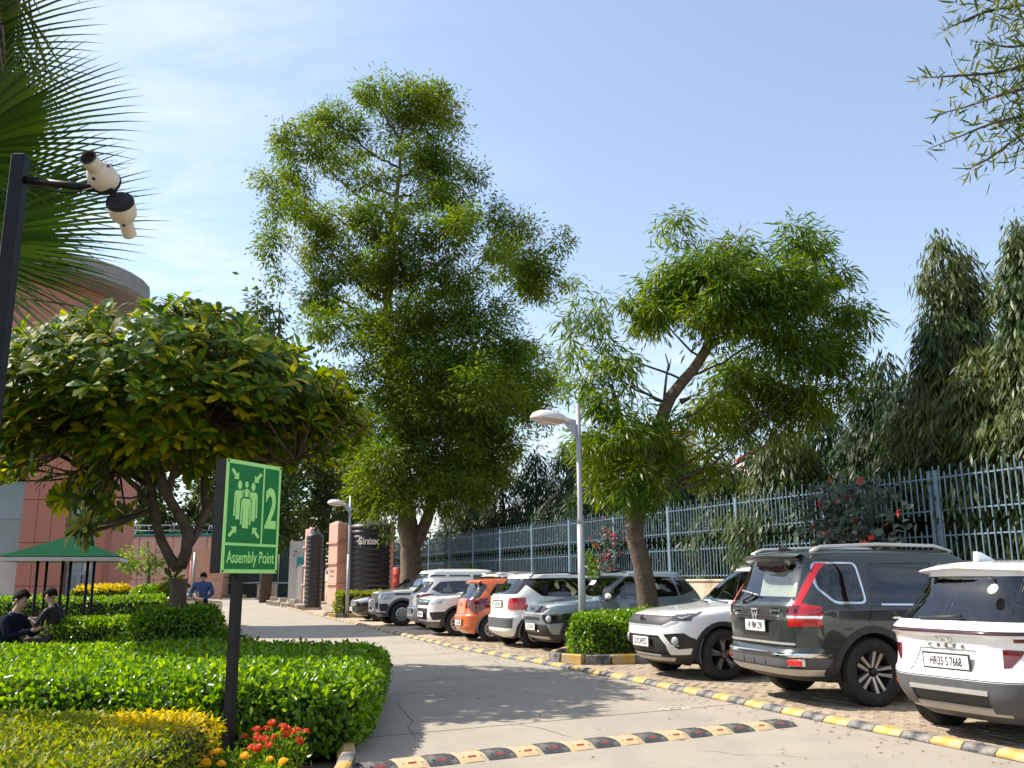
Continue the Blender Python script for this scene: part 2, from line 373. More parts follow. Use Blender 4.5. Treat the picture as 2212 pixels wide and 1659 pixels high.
# ---- road of concrete slabs
GARDEN = [(-1.2, 5.2), (-1.28, 7.4), (-1.42, 8.3), (-1.7, 12.6), (-2.9, 15.5), (-6.9, 23.7), (-12.4, 40), (-20.5, 66), (-27, 78)]
RP = [(7.6, -6)] + [(p[0], p[1]) for p in KD[::6]] + [(-22, 79)] + [p for p in GARDEN[::-1]] + [(-1.2, -6)]
g = G(); g.add([(x, y, -0.016) for x, y in RP], [tuple(range(len(RP)))])
road = tag(g.build('road', m_base), kind='structure')
uA = R_(28.5); ru = np.array([math.cos(uA), math.sin(uA)]); rv = np.array([-math.sin(uA), math.cos(uA)])
def clip(poly, n, c, keep_less):
    o = []; k = len(poly)
    for i in range(k):
        p, q = np.array(poly[i]), np.array(poly[(i + 1) % k]); a, b = p @ n - c, q @ n - c
        if keep_less: a, b = -a, -b
        if a >= 0: o.append(tuple(p))
        if a * b < 0: o.append(tuple(p + (q - p) * (a / (a - b))))
    return o
v = 8.63 - 4 * 4.3
while v < 92:
    pl = clip(clip(RP, rv, v + 0.011, False), rv, v + 4.3 - 0.011, True)
    if len(pl) > 3:
        g = G(); g.add([(x, y, 0) for x, y in pl], [tuple(range(len(pl)))]); g.build('slab', m_conc, road)
    v += 4.3
# broken patch at a joint corner
g = G()
for i in range(16):
    c = gnd(1455 + random.uniform(-28, 34), 1531 + random.uniform(-4, 4)); r = random.uniform(.015, .05)
    g.add([(c.x + r * math.cos(a) * random.uniform(.6, 1.3), c.y + r * math.sin(a) * random.uniform(.6, 1.3), 0.003) for a in (0, 1.2, 2.4, 3.7, 5)] + [(c.x, c.y, random.uniform(.006, .016))], [(0, 1, 5), (1, 2, 5), (2, 3, 5), (3, 4, 5), (4, 0, 5)])
tag(g.build('concrete_rubble', m_plaster), 'crumbled concrete fragments at a broken slab joint on the road', 'rubble', kind='stuff')

# hairline cracks
for q0, q1, nn_ in (((1010, 1480), (1330, 1520), 16), ((860, 1500), (905, 1600), 9), ((1500, 1620), (1760, 1640), 12), ((1120, 1560), (1250, 1600), 8)):
    a_, b_ = gnd(*q0), gnd(*q1); g = G(); vs = []; d_ = (b_ - a_).normalized(); n_ = Vector((-d_.y, d_.x, 0))
    for i in range(nn_ + 1):
        c_ = a_.lerp(b_, i / nn_) + n_ * random.gauss(0, .035); w_ = random.uniform(.002, .006) * (1 - abs(2 * i / nn_ - 1) * .6); vs += [c_ + n_ * w_ + Vector((0, 0, .003)), c_ - n_ * w_ + Vector((0, 0, .003))]
    g.add(vs, [(2 * i, 2 * i + 1, 2 * i + 3, 2 * i + 2) for i in range(nn_)]); g.build('crack', m_base, road)
# fallen leaves and grit swept against the kerb
n = 420; yy = RNG.uniform(6.5, 24, n); xx = np.array([kerb_x(y) for y in yy]) - np.abs(RNG.normal(0, .35, n)) - .02; far_ = RNG.uniform(0, 1, n) < .3; xx[far_] -= RNG.uniform(0, 3.2, int(far_.sum()))
Ls = RNG.uniform(.025, .07, n); m_litter = leafm('leaf_litter', [(0.16, 0.10, 0.05), (0.24, 0.16, 0.08), (0.12, 0.11, 0.04)], .7, .15, spec=.1)
tag(leaf_obj('leaf_litter', np.stack([xx, yy, np.full(n, .006)], 1), np.stack([RNG.normal(0, 1, n), RNG.normal(0, 1, n), RNG.uniform(0, .12, n)], 1), np.stack([RNG.normal(0, .2, n), RNG.normal(0, .2, n), np.ones(n)], 1), Ls, Ls * .3, T_DIAMOND, m_litter), 'small dry leaves scattered on the road along the kerb', 'leaves', kind='stuff')

# ---- parking pavement
PV = [(p[0] + .1, p[1]) for p in KD[::4]] + [(-16, 75), (30, 75), (30, -6), (8.2, -6)]
g = G(); g.add([(x, y, -0.012) for x, y in PV], [tuple(range(len(PV)))])
pave = tag(g.build('parking_pavement', m_pavfar), kind='structure')
def brick_mesh(mat):
    q = G(); q.box((0, 0, -0.02), (0.205, 0.098, 0.06), bev=0.006); return q.mesh('paver', mat)
bmeshes = [brick_mesh(m) for m in m_pav]
kd = np.array([-math.sin(R_(22)), math.cos(R_(22))]); kn = np.array([math.cos(R_(22)), math.sin(R_(22))])
bricks = []
for r in range(0, 62):
    for c in range(-2, 84):
        s = c * 0.21 + (0.105 if r % 2 else 0); p = np.array([3.95, 7.2]) + kn * (0.02 + r * 0.103) + kd * s
        if p[0] < kerb_x(p[1]) + 0.17 or p[1] < 6: continue
        bricks.append((p[0], p[1]))
def vis_size(b):
    return -((b[0]) ** 2 + b[1] ** 2) - 40 * max(0, b[0] - kerb_x(b[1]) - 1.3)
bricks.sort(key=vis_size, reverse=True)
inview = [b for b in bricks if abs(b[0] / b[1]) < 0.55]
near = set(inview[:300])
V, F, MI = [], [], []
tv = np.array([(sx * .1025, sy * .049, -.02) for sx, sy in ((-1, -1), (1, -1), (1, 1), (-1, 1))] + [(sx * .097, sy * .0435, .0098) for sx, sy in ((-1, -1), (1, -1), (1, 1), (-1, 1))])
tf = [(4, 5, 6, 7), (0, 1, 5, 4), (1, 2, 6, 5), (2, 3, 7, 6), (3, 0, 4, 7)]
gq = G()
for b in bricks:
    z = RNG.normal(0, 0.0022); ang = R_(22) + RNG.normal(0, 0.012) + math.pi / 2
    tilt = (RNG.normal(0, .012), RNG.normal(0, .02))
    mi = int(RNG.integers(0, 3))
    if b in near:
        o = inst('paver', bmeshes[mi], pave, (b[0], b[1], z), (tilt[0], tilt[1], ang))
    else:
        ca, sa = math.cos(ang), math.sin(ang)
        vv = [(b[0] + x * ca - y * sa, b[1] + x * sa + y * ca, zz + z + tilt[0] * y - tilt[1] * x) for x, y, zz in tv if True]
        gq.add(vv, tf, mi)
me = bpy.data.meshes.new('paver_field'); me.from_pydata(gq.v, [], gq.f)
for m in m_pav: me.materials.append(m)
me.polygons.foreach_set('material_index', gq.m); me.update()
tag(link(bpy.data.objects.new('paver_field', me), pave), kind='stuff')

# ---- painted kerb
g = G()
for i in range(len(KD) - 1):
    a, b = KD[i], KD[i + 1]; d = (b - a) / np.linalg.norm(b - a); n = np.array([d[1], -d[0]])
    g.add([(*(a - n * .01), 0.004), (*(a + n * .15), 0.004), (*(b + n * .15), 0.004), (*(b - n * .01), 0.004)], [(0, 1, 2, 3)])
kerb = tag(g.build('kerb', m_base), kind='structure')
def kerb_mesh(mat, L=0.332, w=0.15, h=0.06):
    q = G(); prof = [(0, 0), (0.0, h * .35), (0.035, h * .86), (0.05, h), (w - .02, h * 1.04), (w, h * .9), (w, 0)]
    nseg = 3; vs = []
    for j in range(nseg + 1):
        for (a, z) in prof:
            vs.append((a + random.uniform(-.003, .003), -L / 2 + L * j / nseg, z + (random.uniform(-.005, .004) if z > 0 else 0)))
    k = len(prof); fs = [(j * k + i, j * k + i + 1, (j + 1) * k + i + 1, (j + 1) * k + i) for j in range(nseg) for i in range(k - 1)]
    fs += [tuple(range(k - 1, -1, -1)), tuple(nseg * k + i for i in range(k))]
    return q.add(vs, fs).mesh('kerb_block', mat)
kms = {0: [kerb_mesh(m_yel) for _ in range(3)], 1: [kerb_mesh(m_blk) for _ in range(3)]}
for i in range(len(KD) - 1):
    a, b = KD[i], KD[i + 1]; c = (a + b) / 2; d = b - a
    inst('kerb_block', random.choice(kms[i % 2]), kerb, (c[0], c[1], 0.002 + random.uniform(-.006, .004)), (0, random.uniform(-.03, .03), math.atan2(d[1], d[0]) - math.pi / 2 + random.uniform(-.02, .02)))
def kerb_run(name, label, pts, w=0.14, h=0.15, L=0.4, par=None):
    """raised kerb of striped blocks along a line"""
    D = dense(pts, L); t = thing(name, label, 'kerb') if par is None else par
    ms = [kerb_mesh(m_yel, L * .98, w, h), kerb_mesh(m_blk, L * .98, w, h)]
    for i in range(len(D) - 1):
        a, b = D[i], D[i + 1]; c = (a + b) / 2; d = b - a
        inst('kerb_block', ms[i % 2], t, (c[0], c[1], 0.0), (0, 0, math.atan2(d[1], d[0]) - math.pi / 2))
    return t
kerb_run('garden_kerb', 'striped yellow and black garden kerb beside the leafy hedge end', [(-1.35, 5.4), (-1.38, 7.4), (-1.5, 8.2), (-1.62, 9.2)], h=.10)
kerb_run('back_kerb', 'striped kerb far back in front of the pink wall', [(-32, 80), (-26, 79), (-21.5, 78)], w=.3, h=.3, L=.9)

# ---- speed bump
m_by = pm('bump_yellow', (0.62, 0.43, 0.21), 0.7, var=0.12, scale=8, bump=0.4, bscale=80, dirt=((0.38, 0.32, 0.25), 7, .47))
m_bb = pm('bump_black', (0.045, 0.047, 0.05), 0.7, var=0.25, scale=8, bump=0.4, bscale=80, dirt=((0.20, 0.175, 0.15), 7, .5))
m_ref = facetm('bump_reflector', (0.32, 0.02, 0.01), (0.5, 0.06, 0.02), 0.15, 120)
bump = thing('speed_bump', 'low rubber speed bump of yellow and black modules across the road', 'speed bump', (-1.12, 7.42, 0), uA)
def seg_mesh(mat):
    q = G(); nx, ny = 4, 8; vs = []; L, Wd = 0.258, 0.36
    for j in range(ny + 1):
        y = Wd * j / ny; u = j / ny
        for i in range(nx + 1):
            z = 0.048 * math.sin(math.pi * u) ** 0.7 + 0.004
            if i in (0, nx): z -= 0.006
            vs.append((L * i / nx + .002, y, z))
    fs = [(j * (nx + 1) + i, j * (nx + 1) + i + 1, (j + 1) * (nx + 1) + i + 1, (j + 1) * (nx + 1) + i) for j in range(ny) for i in range(nx)]
    q.add(vs, fs, 0, True)
    for bx in (.05, .21):                                        # bolt heads and grip ribs
        q.cyl((bx, .075, .012), (bx, .072, .042), .009, n=8)
    for k in range(5): q.box((.13, .205 + k * .02, .0505 - k * .0035), (.16, .007, .006))
    return q.mesh('bump_segment', mat)
sms = [seg_mesh(m_by), seg_mesh(m_bb)]
rf = G(); rf.box((.13, .062, .026), (.075, .035, .022), Matrix.Rotation(R_(42), 3, 'X'), bev=.004); rfm = rf.mesh('reflector', m_ref)
for i in range(17):
    s = inst('bump_segment', sms[(i + 1) % 2], bump, (i * 0.262, 0, 0)); inst('reflector', rfm, s)
for e, x in ((-1, 0), (1, 17 * .262)):
    q = G(); q.prism([(0, 0.02)] + [(e * .10 * math.sin(math.pi * k / 8), .02 + .32 * k / 8) for k in range(1, 8)] + [(0, .34)], .004, .03); o = q.build('bump_end', m_bb, bump); o.location = (x, 0, 0)

# ---- boundary wall and fence
FP0 = np.array([7.74, 16.64]); FD = np.array([-0.3917, 0.9201]); FN = np.array([-0.9201, -0.3917]); PITCH = 3.0
fang = math.atan2(FD[1], FD[0])
wall = thing('boundary_wall', 'low plastered boundary wall under the blue railing', 'wall', (*FP0, 0), fang)
g = G(); g.box((26, 0, .68), (76, .24, 1.36)); g.build('wall_body', m_plaster, wall)
g = G(); g.box((26, 0, 1.385), (76, .32, .06), bev=.015); g.build('coping', m_plaster, wall)
fence = thing('fence', 'tall light blue steel picket fence in two tiers on the boundary wall', 'fence', (*FP0, 1.415), fang)
g = G(); g.box((0, 0, .95), (.07, .07, 1.92)); g.box((0, 0, .012), (.14, .14, .02)); g.box((0, 0, 1.915), (.08, .08, .02)); pmesh = g.mesh('post', m_fence)
g = G(); g.box((0, 0, 0), (PITCH - .07, .022, .026)); rmesh = g.mesh('rail', m_fence)
def picket(h, name='picket'):
    q = G(); q.cyl((0, 0, 0), (0, 0, h - .03), .0135, n=6, smooth=False); q.cyl((0, 0, h - .03), (0, 0, h), .0135, .002, n=6, caps=False, smooth=False); return q.mesh(name, m_fence)
PM = {k: picket(h) for k, h in {'ll': .93, 'ls': .80, 'ul': 1.0, 'us': .78}.items()}
gf = G(); npk = 0
n0, n1_ = -1, 17
for n in range(n0, n1_ + 1):
    inst('post', pmesh, fence, (n * PITCH, 0, 0))
    if n == 0: inst('post', pmesh, fence, (n * PITCH + .16, 0, 0))
    if n == n1_: break
    for z in (.09, .75, 1.20, 1.79): inst('rail', rmesh, fence, ((n + .5) * PITCH, 0, z))
    for i in range(23):
        x = n * PITCH + (i + .5) * (PITCH / 23) + random.uniform(-.006, .006); lg = i % 2 == 0
        for tier in (0, 1):
            key = ('l', 'u')[tier] + ('l' if lg else 's'); z = .04 if tier == 0 else (1.02 if lg else 1.12)
            tl = (random.uniform(-.012, .012), random.uniform(-.012, .012), 0)
            if n <= 5 and npk < 300:
                inst('picket', PM[key], fence, (x, .024, z), tl); npk += 1
            else:
                h = {'ll': .93, 'ls': .80, 'ul': 1.0, 'us': .78}[key]
                gf.cyl((x, .024, z), (x, .024, z + h), .0115, n=5, smooth=False)
tag(gf.build('far_pickets', m_fence, fence), kind='stuff')
def fpt(px, off=0.0):
    """point on the fence line seen at picture column px, moved off metres behind it"""
    Y = 29838.0 / (px - 250.0); X = (px - 1106.0) / 2014.0 * Y
    return Vector((X - FN[0] * off, Y - FN[1] * off, 0))
# ================================================================== cars
def pchip(x, y, q):
    x = np.asarray(x, float); y = np.asarray(y, float); h = np.diff(x); d = np.diff(y) / h; m = np.zeros(len(x))
    for i in range(1, len(x) - 1):
        if d[i - 1] * d[i] > 0:
            w1, w2 = 2 * h[i] + h[i - 1], h[i] + 2 * h[i - 1]; m[i] = (w1 + w2) / (w1 / d[i - 1] + w2 / d[i])
    m[0], m[-1] = d[0], d[-1]
    i = np.clip(np.searchsorted(x, q) - 1, 0, len(x) - 2); t = (q - x[i]) / h[i]
    return ((1 + 2 * t) * (1 - t) ** 2) * y[i] + t * (1 - t) ** 2 * h[i] * m[i] + t * t * (3 - 2 * t) * y[i + 1] + t * t * (t - 1) * h[i] * m[i + 1]
def split(poly, a, b):
    """cut a polygon of (u, v, x,y,z, nx,ny,nz) points along the line a-b; left part, right part"""
    ex, ey = b[0] - a[0], b[1] - a[1]
    s = [ex * (p[1] - a[1]) - ey * (p[0] - a[0]) for p in poly]
    if min(s) >= -1e-9: return poly, None
    if max(s) <= 1e-9: return None, poly
    L, Rr = [], []; n = len(poly)
    for i in range(n):
        p, q = poly[i], poly[(i + 1) % n]; sp, sq = s[i], s[(i + 1) % n]
        if sp >= 0: L.append(p)
        if sp <= 0: Rr.append(p)
        if sp * sq < 0:
            t = sp / (sp - sq); m = tuple(p[k] + (q[k] - p[k]) * t for k in range(8)); L.append(m); Rr.append(m)
    return (L if len(L) > 2 else None), (Rr if len(Rr) > 2 else None)
def convex(poly):
    n = len(poly); sg = 0
    for i in range(n):
        a, b, c = poly[i - 1], poly[i], poly[(i + 1) % n]
        k = (b[0] - a[0]) * (c[1] - b[1]) - (b[1] - a[1]) * (c[0] - b[0])
        if abs(k) < 1e-10: continue
        if sg == 0: sg = 1 if k > 0 else -1
        elif sg * k < 0: return 0
    return sg
def ccw(p):
    a = sum(p[i - 1][0] * p[i][1] - p[i][0] * p[i - 1][1] for i in range(len(p)))
    return p if a > 0 else p[::-1]
AX = {'side': (0, 2, 1), 'front': (1, 2, 0), 'rear': (1, 2, 0), 'top': (0, 1, 2)}
def cut(soup, view, sgn, poly, thr=0.2):
    """take the piece of the shell that lies inside an outline drawn in side, front, rear or top view"""
    ia, ib, ic = AX[view]; poly = ccw([tuple(p) for p in poly])
    pieces = [poly] if convex(poly) else [ccw([poly[i] for i in t]) for t in tessellate_polygon([[Vector((a, b, 0)) for a, b in poly]])]
    inside = []; cur = soup
    for pc in pieces:
        u0, u1 = min(p[0] for p in pc), max(p[0] for p in pc); v0, v1 = min(p[1] for p in pc), max(p[1] for p in pc); out_ = []
        for f in cur:
            us = [p[ia] for p in f]; vs = [p[ib] for p in f]
            if max(us) <= u0 or min(us) >= u1 or max(vs) <= v0 or min(vs) >= v1 or sum(p[3 + ic] for p in f) / len(f) * sgn < thr:
                out_.append(f); continue
            q = [(p[ia], p[ib], *p) for p in f]
            if sum(q[i - 1][0] * q[i][1] - q[i][0] * q[i - 1][1] for i in range(len(q))) < 0: q = q[::-1]; rev = True
            else: rev = False
            for i in range(len(pc)):
                q, o = split(q, pc[i], pc[(i + 1) % len(pc)])
                if o: out_.append([p[2:] for p in (o[::-1] if rev else o)])
                if not q: break
            if q: inside.append([p[2:] for p in (q[::-1] if rev else q)])
        cur = out_
    return inside, cur
def soup_mesh(name, soup, mat, off=0.0, skirt=0.0):
    idx = {}; V = []; Nn = []; F = []
    for f in soup:
        ids = []
        for p in f:
            k = (round(p[0], 5), round(p[1], 5), round(p[2], 5), round(p[3], 1), round(p[4], 1))
            if k not in idx:
                idx[k] = len(V); V.append((p[0] + p[3] * off, p[1] + p[4] * off, p[2] + p[5] * off)); Nn.append(p[3:6])
            i = idx[k]
            if i not in ids: ids.append(i)
        if len(ids) > 2: F.append(tuple(ids))
    if skirt != 0:
        cnt = {}
        for f in F:
            for i in range(len(f)):
                e = (f[i], f[(i + 1) % len(f)]); k = (min(e), max(e)); cnt.setdefault(k, []).append(e)
        for k, es in cnt.items():
            if len(es) == 1:
                a, b = es[0]; o = len(V)
                for i in (a, b):
                    V.append(tuple(V[i][j] - Nn[i][j] * skirt for j in range(3))); Nn.append(Nn[i])
                F.append((b, a, o, o + 1))
    me = bpy.data.meshes.new(name); me.from_pydata(V, [], F); me.materials.append(mat)
    me.polygons.foreach_set('use_smooth', [True] * len(me.polygons)); me.update()
    if len(Nn) == len(me.vertices): me.normals_split_custom_set_from_vertices([tuple(n) for n in Nn])
    return me

m_tyre = pm('tyre_rubber', (0.022, 0.021, 0.020), 0.85, var=0.3, scale=10, bump=0.4, bscale=60, dirt=((0.10, 0.085, 0.065), 4.0, .6))
m_rimd = pm('rim_dark', (0.03, 0.03, 0.032), 0.4, 0.6, var=0.2)
m_rims = pm('rim_silver', (0.62, 0.62, 0.61), 0.28, 0.85, var=0.08)
m_rimg = pm('rim_grey', (0.20, 0.20, 0.205), 0.35, 0.8, var=0.1)
m_chrome = pm('chrome', (0.80, 0.80, 0.78), 0.12, 1.0, var=0.04)
m_silver = pm('silver_trim', (0.55, 0.54, 0.52), 0.35, 0.6, var=0.06)
m_plast = pm('black_plastic', (0.028, 0.028, 0.029), 0.55, var=0.2, scale=12, bump=0.1, bscale=150)
m_gplast = pm('grey_plastic', (0.085, 0.087, 0.09), 0.5, var=0.12, scale=12)
m_piano = pm('gloss_black', (0.012, 0.012, 0.013), 0.12, coat=1.0, var=0.1)
m_under = pm('underbody', (0.012, 0.012, 0.012), 0.9)
m_seat = pm('seat_fabric', (0.06, 0.058, 0.055), 0.8, var=0.3)
m_seatl = pm('seat_beige', (0.30, 0.26, 0.20), 0.8, var=0.2)
m_plate = pm('plate_white', (0.78, 0.78, 0.75), 0.4, var=0.04, dirt=((0.5, 0.46, 0.4), 30, .62))
m_ink = pm('plate_ink', (0.01, 0.01, 0.01), 0.5)
m_red = facetm('tail_red', (0.40, 0.006, 0.012), (0.50, 0.012, 0.016), 0.1, 30)
m_redd = facetm('tail_dark_red', (0.09, 0.002, 0.006), (0.13, 0.004, 0.010), 0.08, 25)
m_redk = facetm('tail_black_red', (0.022, 0.003, 0.005), (0.05, 0.004, 0.007), 0.08, 25)
m_head = facetm('lamp_clear', (0.34, 0.35, 0.36), (0.50, 0.51, 0.52), 0.06, 14)
m_headd = facetm('lamp_smoke', (0.05, 0.052, 0.055), (0.10, 0.105, 0.11), 0.06, 10)
m_amber = facetm('reflector_red', (0.42, 0.02, 0.02), (0.60, 0.05, 0.04), 0.15, 90)
m_glass = glassm('car_glass', (0.66, 0.72, 0.70))
m_glassd = glassm('car_glass_tinted', (0.42, 0.47, 0.45))
m_paper = pm('paper', (0.72, 0.70, 0.62), 0.8, var=0.06)
def paint(name, c, rough=0.35, metal=0.0, dirt=True):
    return pm('paint_' + name, c, rough, metal, var=0.03, scale=2, coat=1.0, back=(0.02, 0.02, 0.02), dirt=((c[0] * .75 + .04, c[1] * .72 + .03, c[2] * .66 + .02), 3.0, .60) if dirt else None)

def wheel_meshes(r, rr, w, style):
    q = G(); h = w / 2
    prof = [(rr - .01, -h * .7), (rr + .005, -h * .92), ((r + rr) / 2, -h), (r - .03, -h * .95), (r - .006, -h * .78)]
    for k in range(5):                                                   # tread grooves
        y = -h * .62 + k * h * .31; prof += [(r, y - h * .1), (r, y + h * .1), (r - .008, y + h * .12), (r - .008, y + h * .17)]
    prof += [(r - .006, h * .78), (r - .03, h * .95), ((r + rr) / 2, h), (rr + .005, h * .92), (rr - .01, h * .7), (rr - .012, h * .3)]
    q.lathe(prof, 40, 'y'); tyre = q.mesh('wheel', m_tyre)
    q = G()
    q.lathe([(rr + .004, h * .93), (rr - .012, h * .9), (rr - .03, h * .6), (rr - .035, -h * .5), (rr * .3, -h * .45), (0.01, -h * .45)], 40, 'y', mi=0)
    if style == 'twin':                                                  # five pairs of polished blades
        for k in range(5):
            for e in (-1, 1):
                a = k * 2 * math.pi / 5 + e * .20; a1 = k * 2 * math.pi / 5 + e * .42
                p0 = Vector((math.cos(a) * rr * .22, 0, math.sin(a) * rr * .22)); p1 = Vector((math.cos(a1) * (rr - .008), 0, math.sin(a1) * (rr - .008)))
                d = (p1 - p0).normalized(); n = Vector((-d.z, 0, d.x)); t0, t1 = rr * .05, rr * .085
                vs = [p0 - n * t0, p0 + n * t0, p1 + n * t1, p1 - n * t1]
                q.add([(v.x, h * .62, v.z) for v in vs[:2]] + [(v.x, h * .88, v.z) for v in vs[2:]] + [(v.x, h * .1, v.z) for v in vs], [(0, 1, 2, 3), (0, 4, 5, 1), (1, 5, 6, 2), (3, 2, 6, 7), (0, 3, 7, 4)], 1)
    elif style == 'five':
        for k in range(5):
            a = k * 2 * math.pi / 5 + .3; d = Vector((math.cos(a), 0, math.sin(a))); n = Vector((-d.z, 0, d.x))
            vs = [d * rr * .2 - n * rr * .1, d * rr * .2 + n * rr * .1, d * (rr - .006) + n * rr * .2, d * (rr - .006) + n * rr * .05, d * rr * .62, d * (rr - .006) - n * rr * .05, d * (rr - .006) - n * rr * .2]
            k0 = len(vs); q.add([(v.x, h * (.7 if i < 2 else .86), v.z) for i, v in enumerate(vs)] + [(v.x, h * .1, v.z) for v in vs], [tuple(range(k0))] + [(i, (i + 1) % k0, k0 + (i + 1) % k0, k0 + i) for i in range(k0)], 1)
    else:                                                                # wheel cover with slots
        q.lathe([(rr - .004, h * .84), (rr * .9, h * .93), (rr * .78, h * .92)], 40, 'y', mi=1)
        q.lathe([(rr * .46, h * .95), (rr * .3, h * .98), (0.005, h * .99)], 24, 'y', mi=1)
        ns = 8 if style == 'cover' else 10
        for k in range(ns):
            a = k * 2 * math.pi / ns; w0 = .26 if style == 'cover' else .17
            q.add([(math.cos(a - w0 * 1.2) * rr * .46, h * .95, math.sin(a - w0 * 1.2) * rr * .46), (math.cos(a + w0 * 1.2) * rr * .46, h * .95, math.sin(a + w0 * 1.2) * rr * .46), (math.cos(a + w0) * rr * .79, h * .92, math.sin(a + w0) * rr * .79), (math.cos(a - w0) * rr * .79, h * .92, math.sin(a - w0) * rr * .79)], [(0, 1, 2, 3)], 1)
    q.lathe([(rr * .17, h * .6), (rr * .17, h * .86), (rr * .12, h * .9), (.004, h * .9)], 18, 'y', mi=0 if style in ('twin',) else 1)
    rim = q.mesh('rim', [m_rimd, {'five': m_rimg}.get(style, m_rims)])
    return tyre, rim

class Car:
    def __init__(s, name, label, pnt, prof_f, prof_r, prof_w, nf, nr, zb, z0, zt, wb, loc, rot, tr, wr, rr, style, group='cars in the parking row'):
        s.t = thing(name, label, 'car', loc, rot, group); s.paint = pnt; s.wb = wb; s.tr = tr; s.wr = wr
        zz = np.linspace(zb, z0, 1600); xf = pchip(*zip(*prof_f), zz); xr = pchip(*zip(*prof_r), zz); w = pchip(*zip(*prof_w), zz)
        arc = np.concatenate([[0], np.cumsum(np.sqrt(np.diff(zz) ** 2 + .6 * np.diff(xf) ** 2 + .6 * np.diff(xr) ** 2 + np.diff(w) ** 2))])
        q = np.linspace(0, arc[-1], 78); Z = np.interp(q, arc, zz)
        xf = np.interp(Z, zz, xf); xr = np.interp(Z, zz, xr); w = np.interp(Z, zz, w)
        NF = np.interp(Z, *zip(*nf)); NR = np.interp(Z, *zip(*nr)); rows = list(zip(Z, xf, xr, w, NF, NR))
        xc = (xf[-1] + xr[-1]) / 2
        for u in (.25, .45, .62, .76, .87, .95, .99):                    # crowned roof
            k = math.sqrt(1 - u ** 2.2); rows.append((z0 + (zt - z0) * u ** 1.0, xc + (xf[-1] - xc) * k ** .75, xc + (xr[-1] - xc) * k ** .75, w[-1] * k, NF[-1], NR[-1]))
        nq = 20; a = np.linspace(0, math.pi / 2, 400); V = []
        for (z, f, r, w_, n1_, n2_) in rows:
            ring = []
            for sx, L, n in ((1, f, n1_), (-1, -r, n2_)):
                x = L * np.cos(a) ** (2 / n); y = w_ * np.sin(a) ** (2 / n)
                sarc = np.concatenate([[0], np.cumsum(np.hypot(np.diff(x), np.diff(y)))]); qq = np.linspace(0, sarc[-1], nq + 1)
                ring.append(np.stack([sx * np.interp(qq, sarc, x), np.interp(qq, sarc, y)], 1))
            A = ring[0]; B = ring[1][::-1][1:]                            # front->left side->rear
            half = np.concatenate([A, B]); full = np.concatenate([half, (half * np.array([1, -1]))[::-1][1:-1]])
            V.append(np.concatenate([full, np.full((len(full), 1), z)], 1))
        V = np.array(V)
        du = np.roll(V, -1, 1) - np.roll(V, 1, 1); dv = np.gradient(V, axis=0); Nn = np.cross(du, dv); Nn /= np.maximum(np.linalg.norm(Nn, axis=2, keepdims=True), 1e-9)
        nz_, nr_ = V.shape[:2]; P = np.concatenate([V, Nn], 2)
        s.soup = [[tuple(P[i, j]), tuple(P[i, (j + 1) % nr_]), tuple(P[i + 1, (j + 1) % nr_]), tuple(P[i + 1, j])] for i in range(nz_ - 1) for j in range(nr_)]
        top = [(*V[-1, j], 0, 0, 1) for j in range(nr_)]; s.soup.append(top)
        bot = [(*V[0, j], 0, 0, -1) for j in range(nr_ - 1, -1, -1)]
        g = G(); g.add([(p[0], p[1], p[2] + .01) for p in bot], [tuple(range(len(bot)))]); g.box((0, 0, zb + .0), (wb * .9, s.tr * .5, .12)); g.build('underbody', m_under, s.t)
        s.zb = zb; s.rows = np.array(rows)
        s.style = style; s.rr = rr
    def width(s, z): return float(np.interp(z, s.rows[:, 0], s.rows[:, 3]))
    def xfront(s, z): return float(np.interp(z, s.rows[:, 0], s.rows[:, 1]))
    def xrear(s, z): return float(np.interp(z, s.rows[:, 0], s.rows[:, 2]))
    def surf(s, face, y, z):
        """x of the shell at (y, z) on the front or rear"""
        r = s.rows; w = np.interp(z, r[:, 0], r[:, 3]); k = 1 if face == 'front' else 2; n = np.interp(z, r[:, 0], r[:, 3 + k]); L = np.interp(z, r[:, 0], r[:, k])
        return float(L * max(0, 1 - (abs(y) / w) ** n) ** (1 / n))
    def wells(s, R, clad=None, cw=0.07, x0=None):
        for sg in (1, -1):
            for x in (s.wb / 2, -s.wb / 2):
                c = ringpts(x, s.wr, R, 0, 2 * math.pi, 26)[:-1]
                _, s.soup = cut(s.soup, 'side', sg, c, .02)
                if clad is not None:
                    c2 = ringpts(x, s.wr, R + cw, 0, 2 * math.pi, 26)[:-1]
                    ins, s.soup = cut(s.soup, 'side', sg, c2, .02)
                    link(bpy.data.objects.new('wheel_arch', soup_mesh('wheel_arch', ins, clad, .012, .03)), s.t)
        for sg in (1, -1):
            for x in (s.wb / 2, -s.wb / 2):
                g = G(); y0, y1 = sg * (s.tr / 2 - .28), sg * (s.tr / 2 + .13); n = 18
                pts = ringpts(x, s.wr, R + .005, -.25, math.pi + .25, n); vs = [(a, y0, b) for a, b in pts] + [(a, y1 - sg * .03, b) for a, b in pts]
                g.add(vs, [(i, i + 1, n + 2 + i, n + 1 + i) for i in range(n)] + [tuple(range(n + 1))])
                g.build('wheel_well', m_under, s.t)
        ty, rim = wheel_meshes(s.wr, s.rr, .225 if s.wr > .33 else .19, s.style)
        for sg in (1, -1):
            for x in (s.wb / 2, -s.wb / 2):
                o = inst('wheel', ty, s.t, (x, sg * s.tr / 2, s.wr), (0, random.uniform(0, 6) if sg > 0 else 0, 0 if sg > 0 else math.pi))
                inst('rim', rim, o)
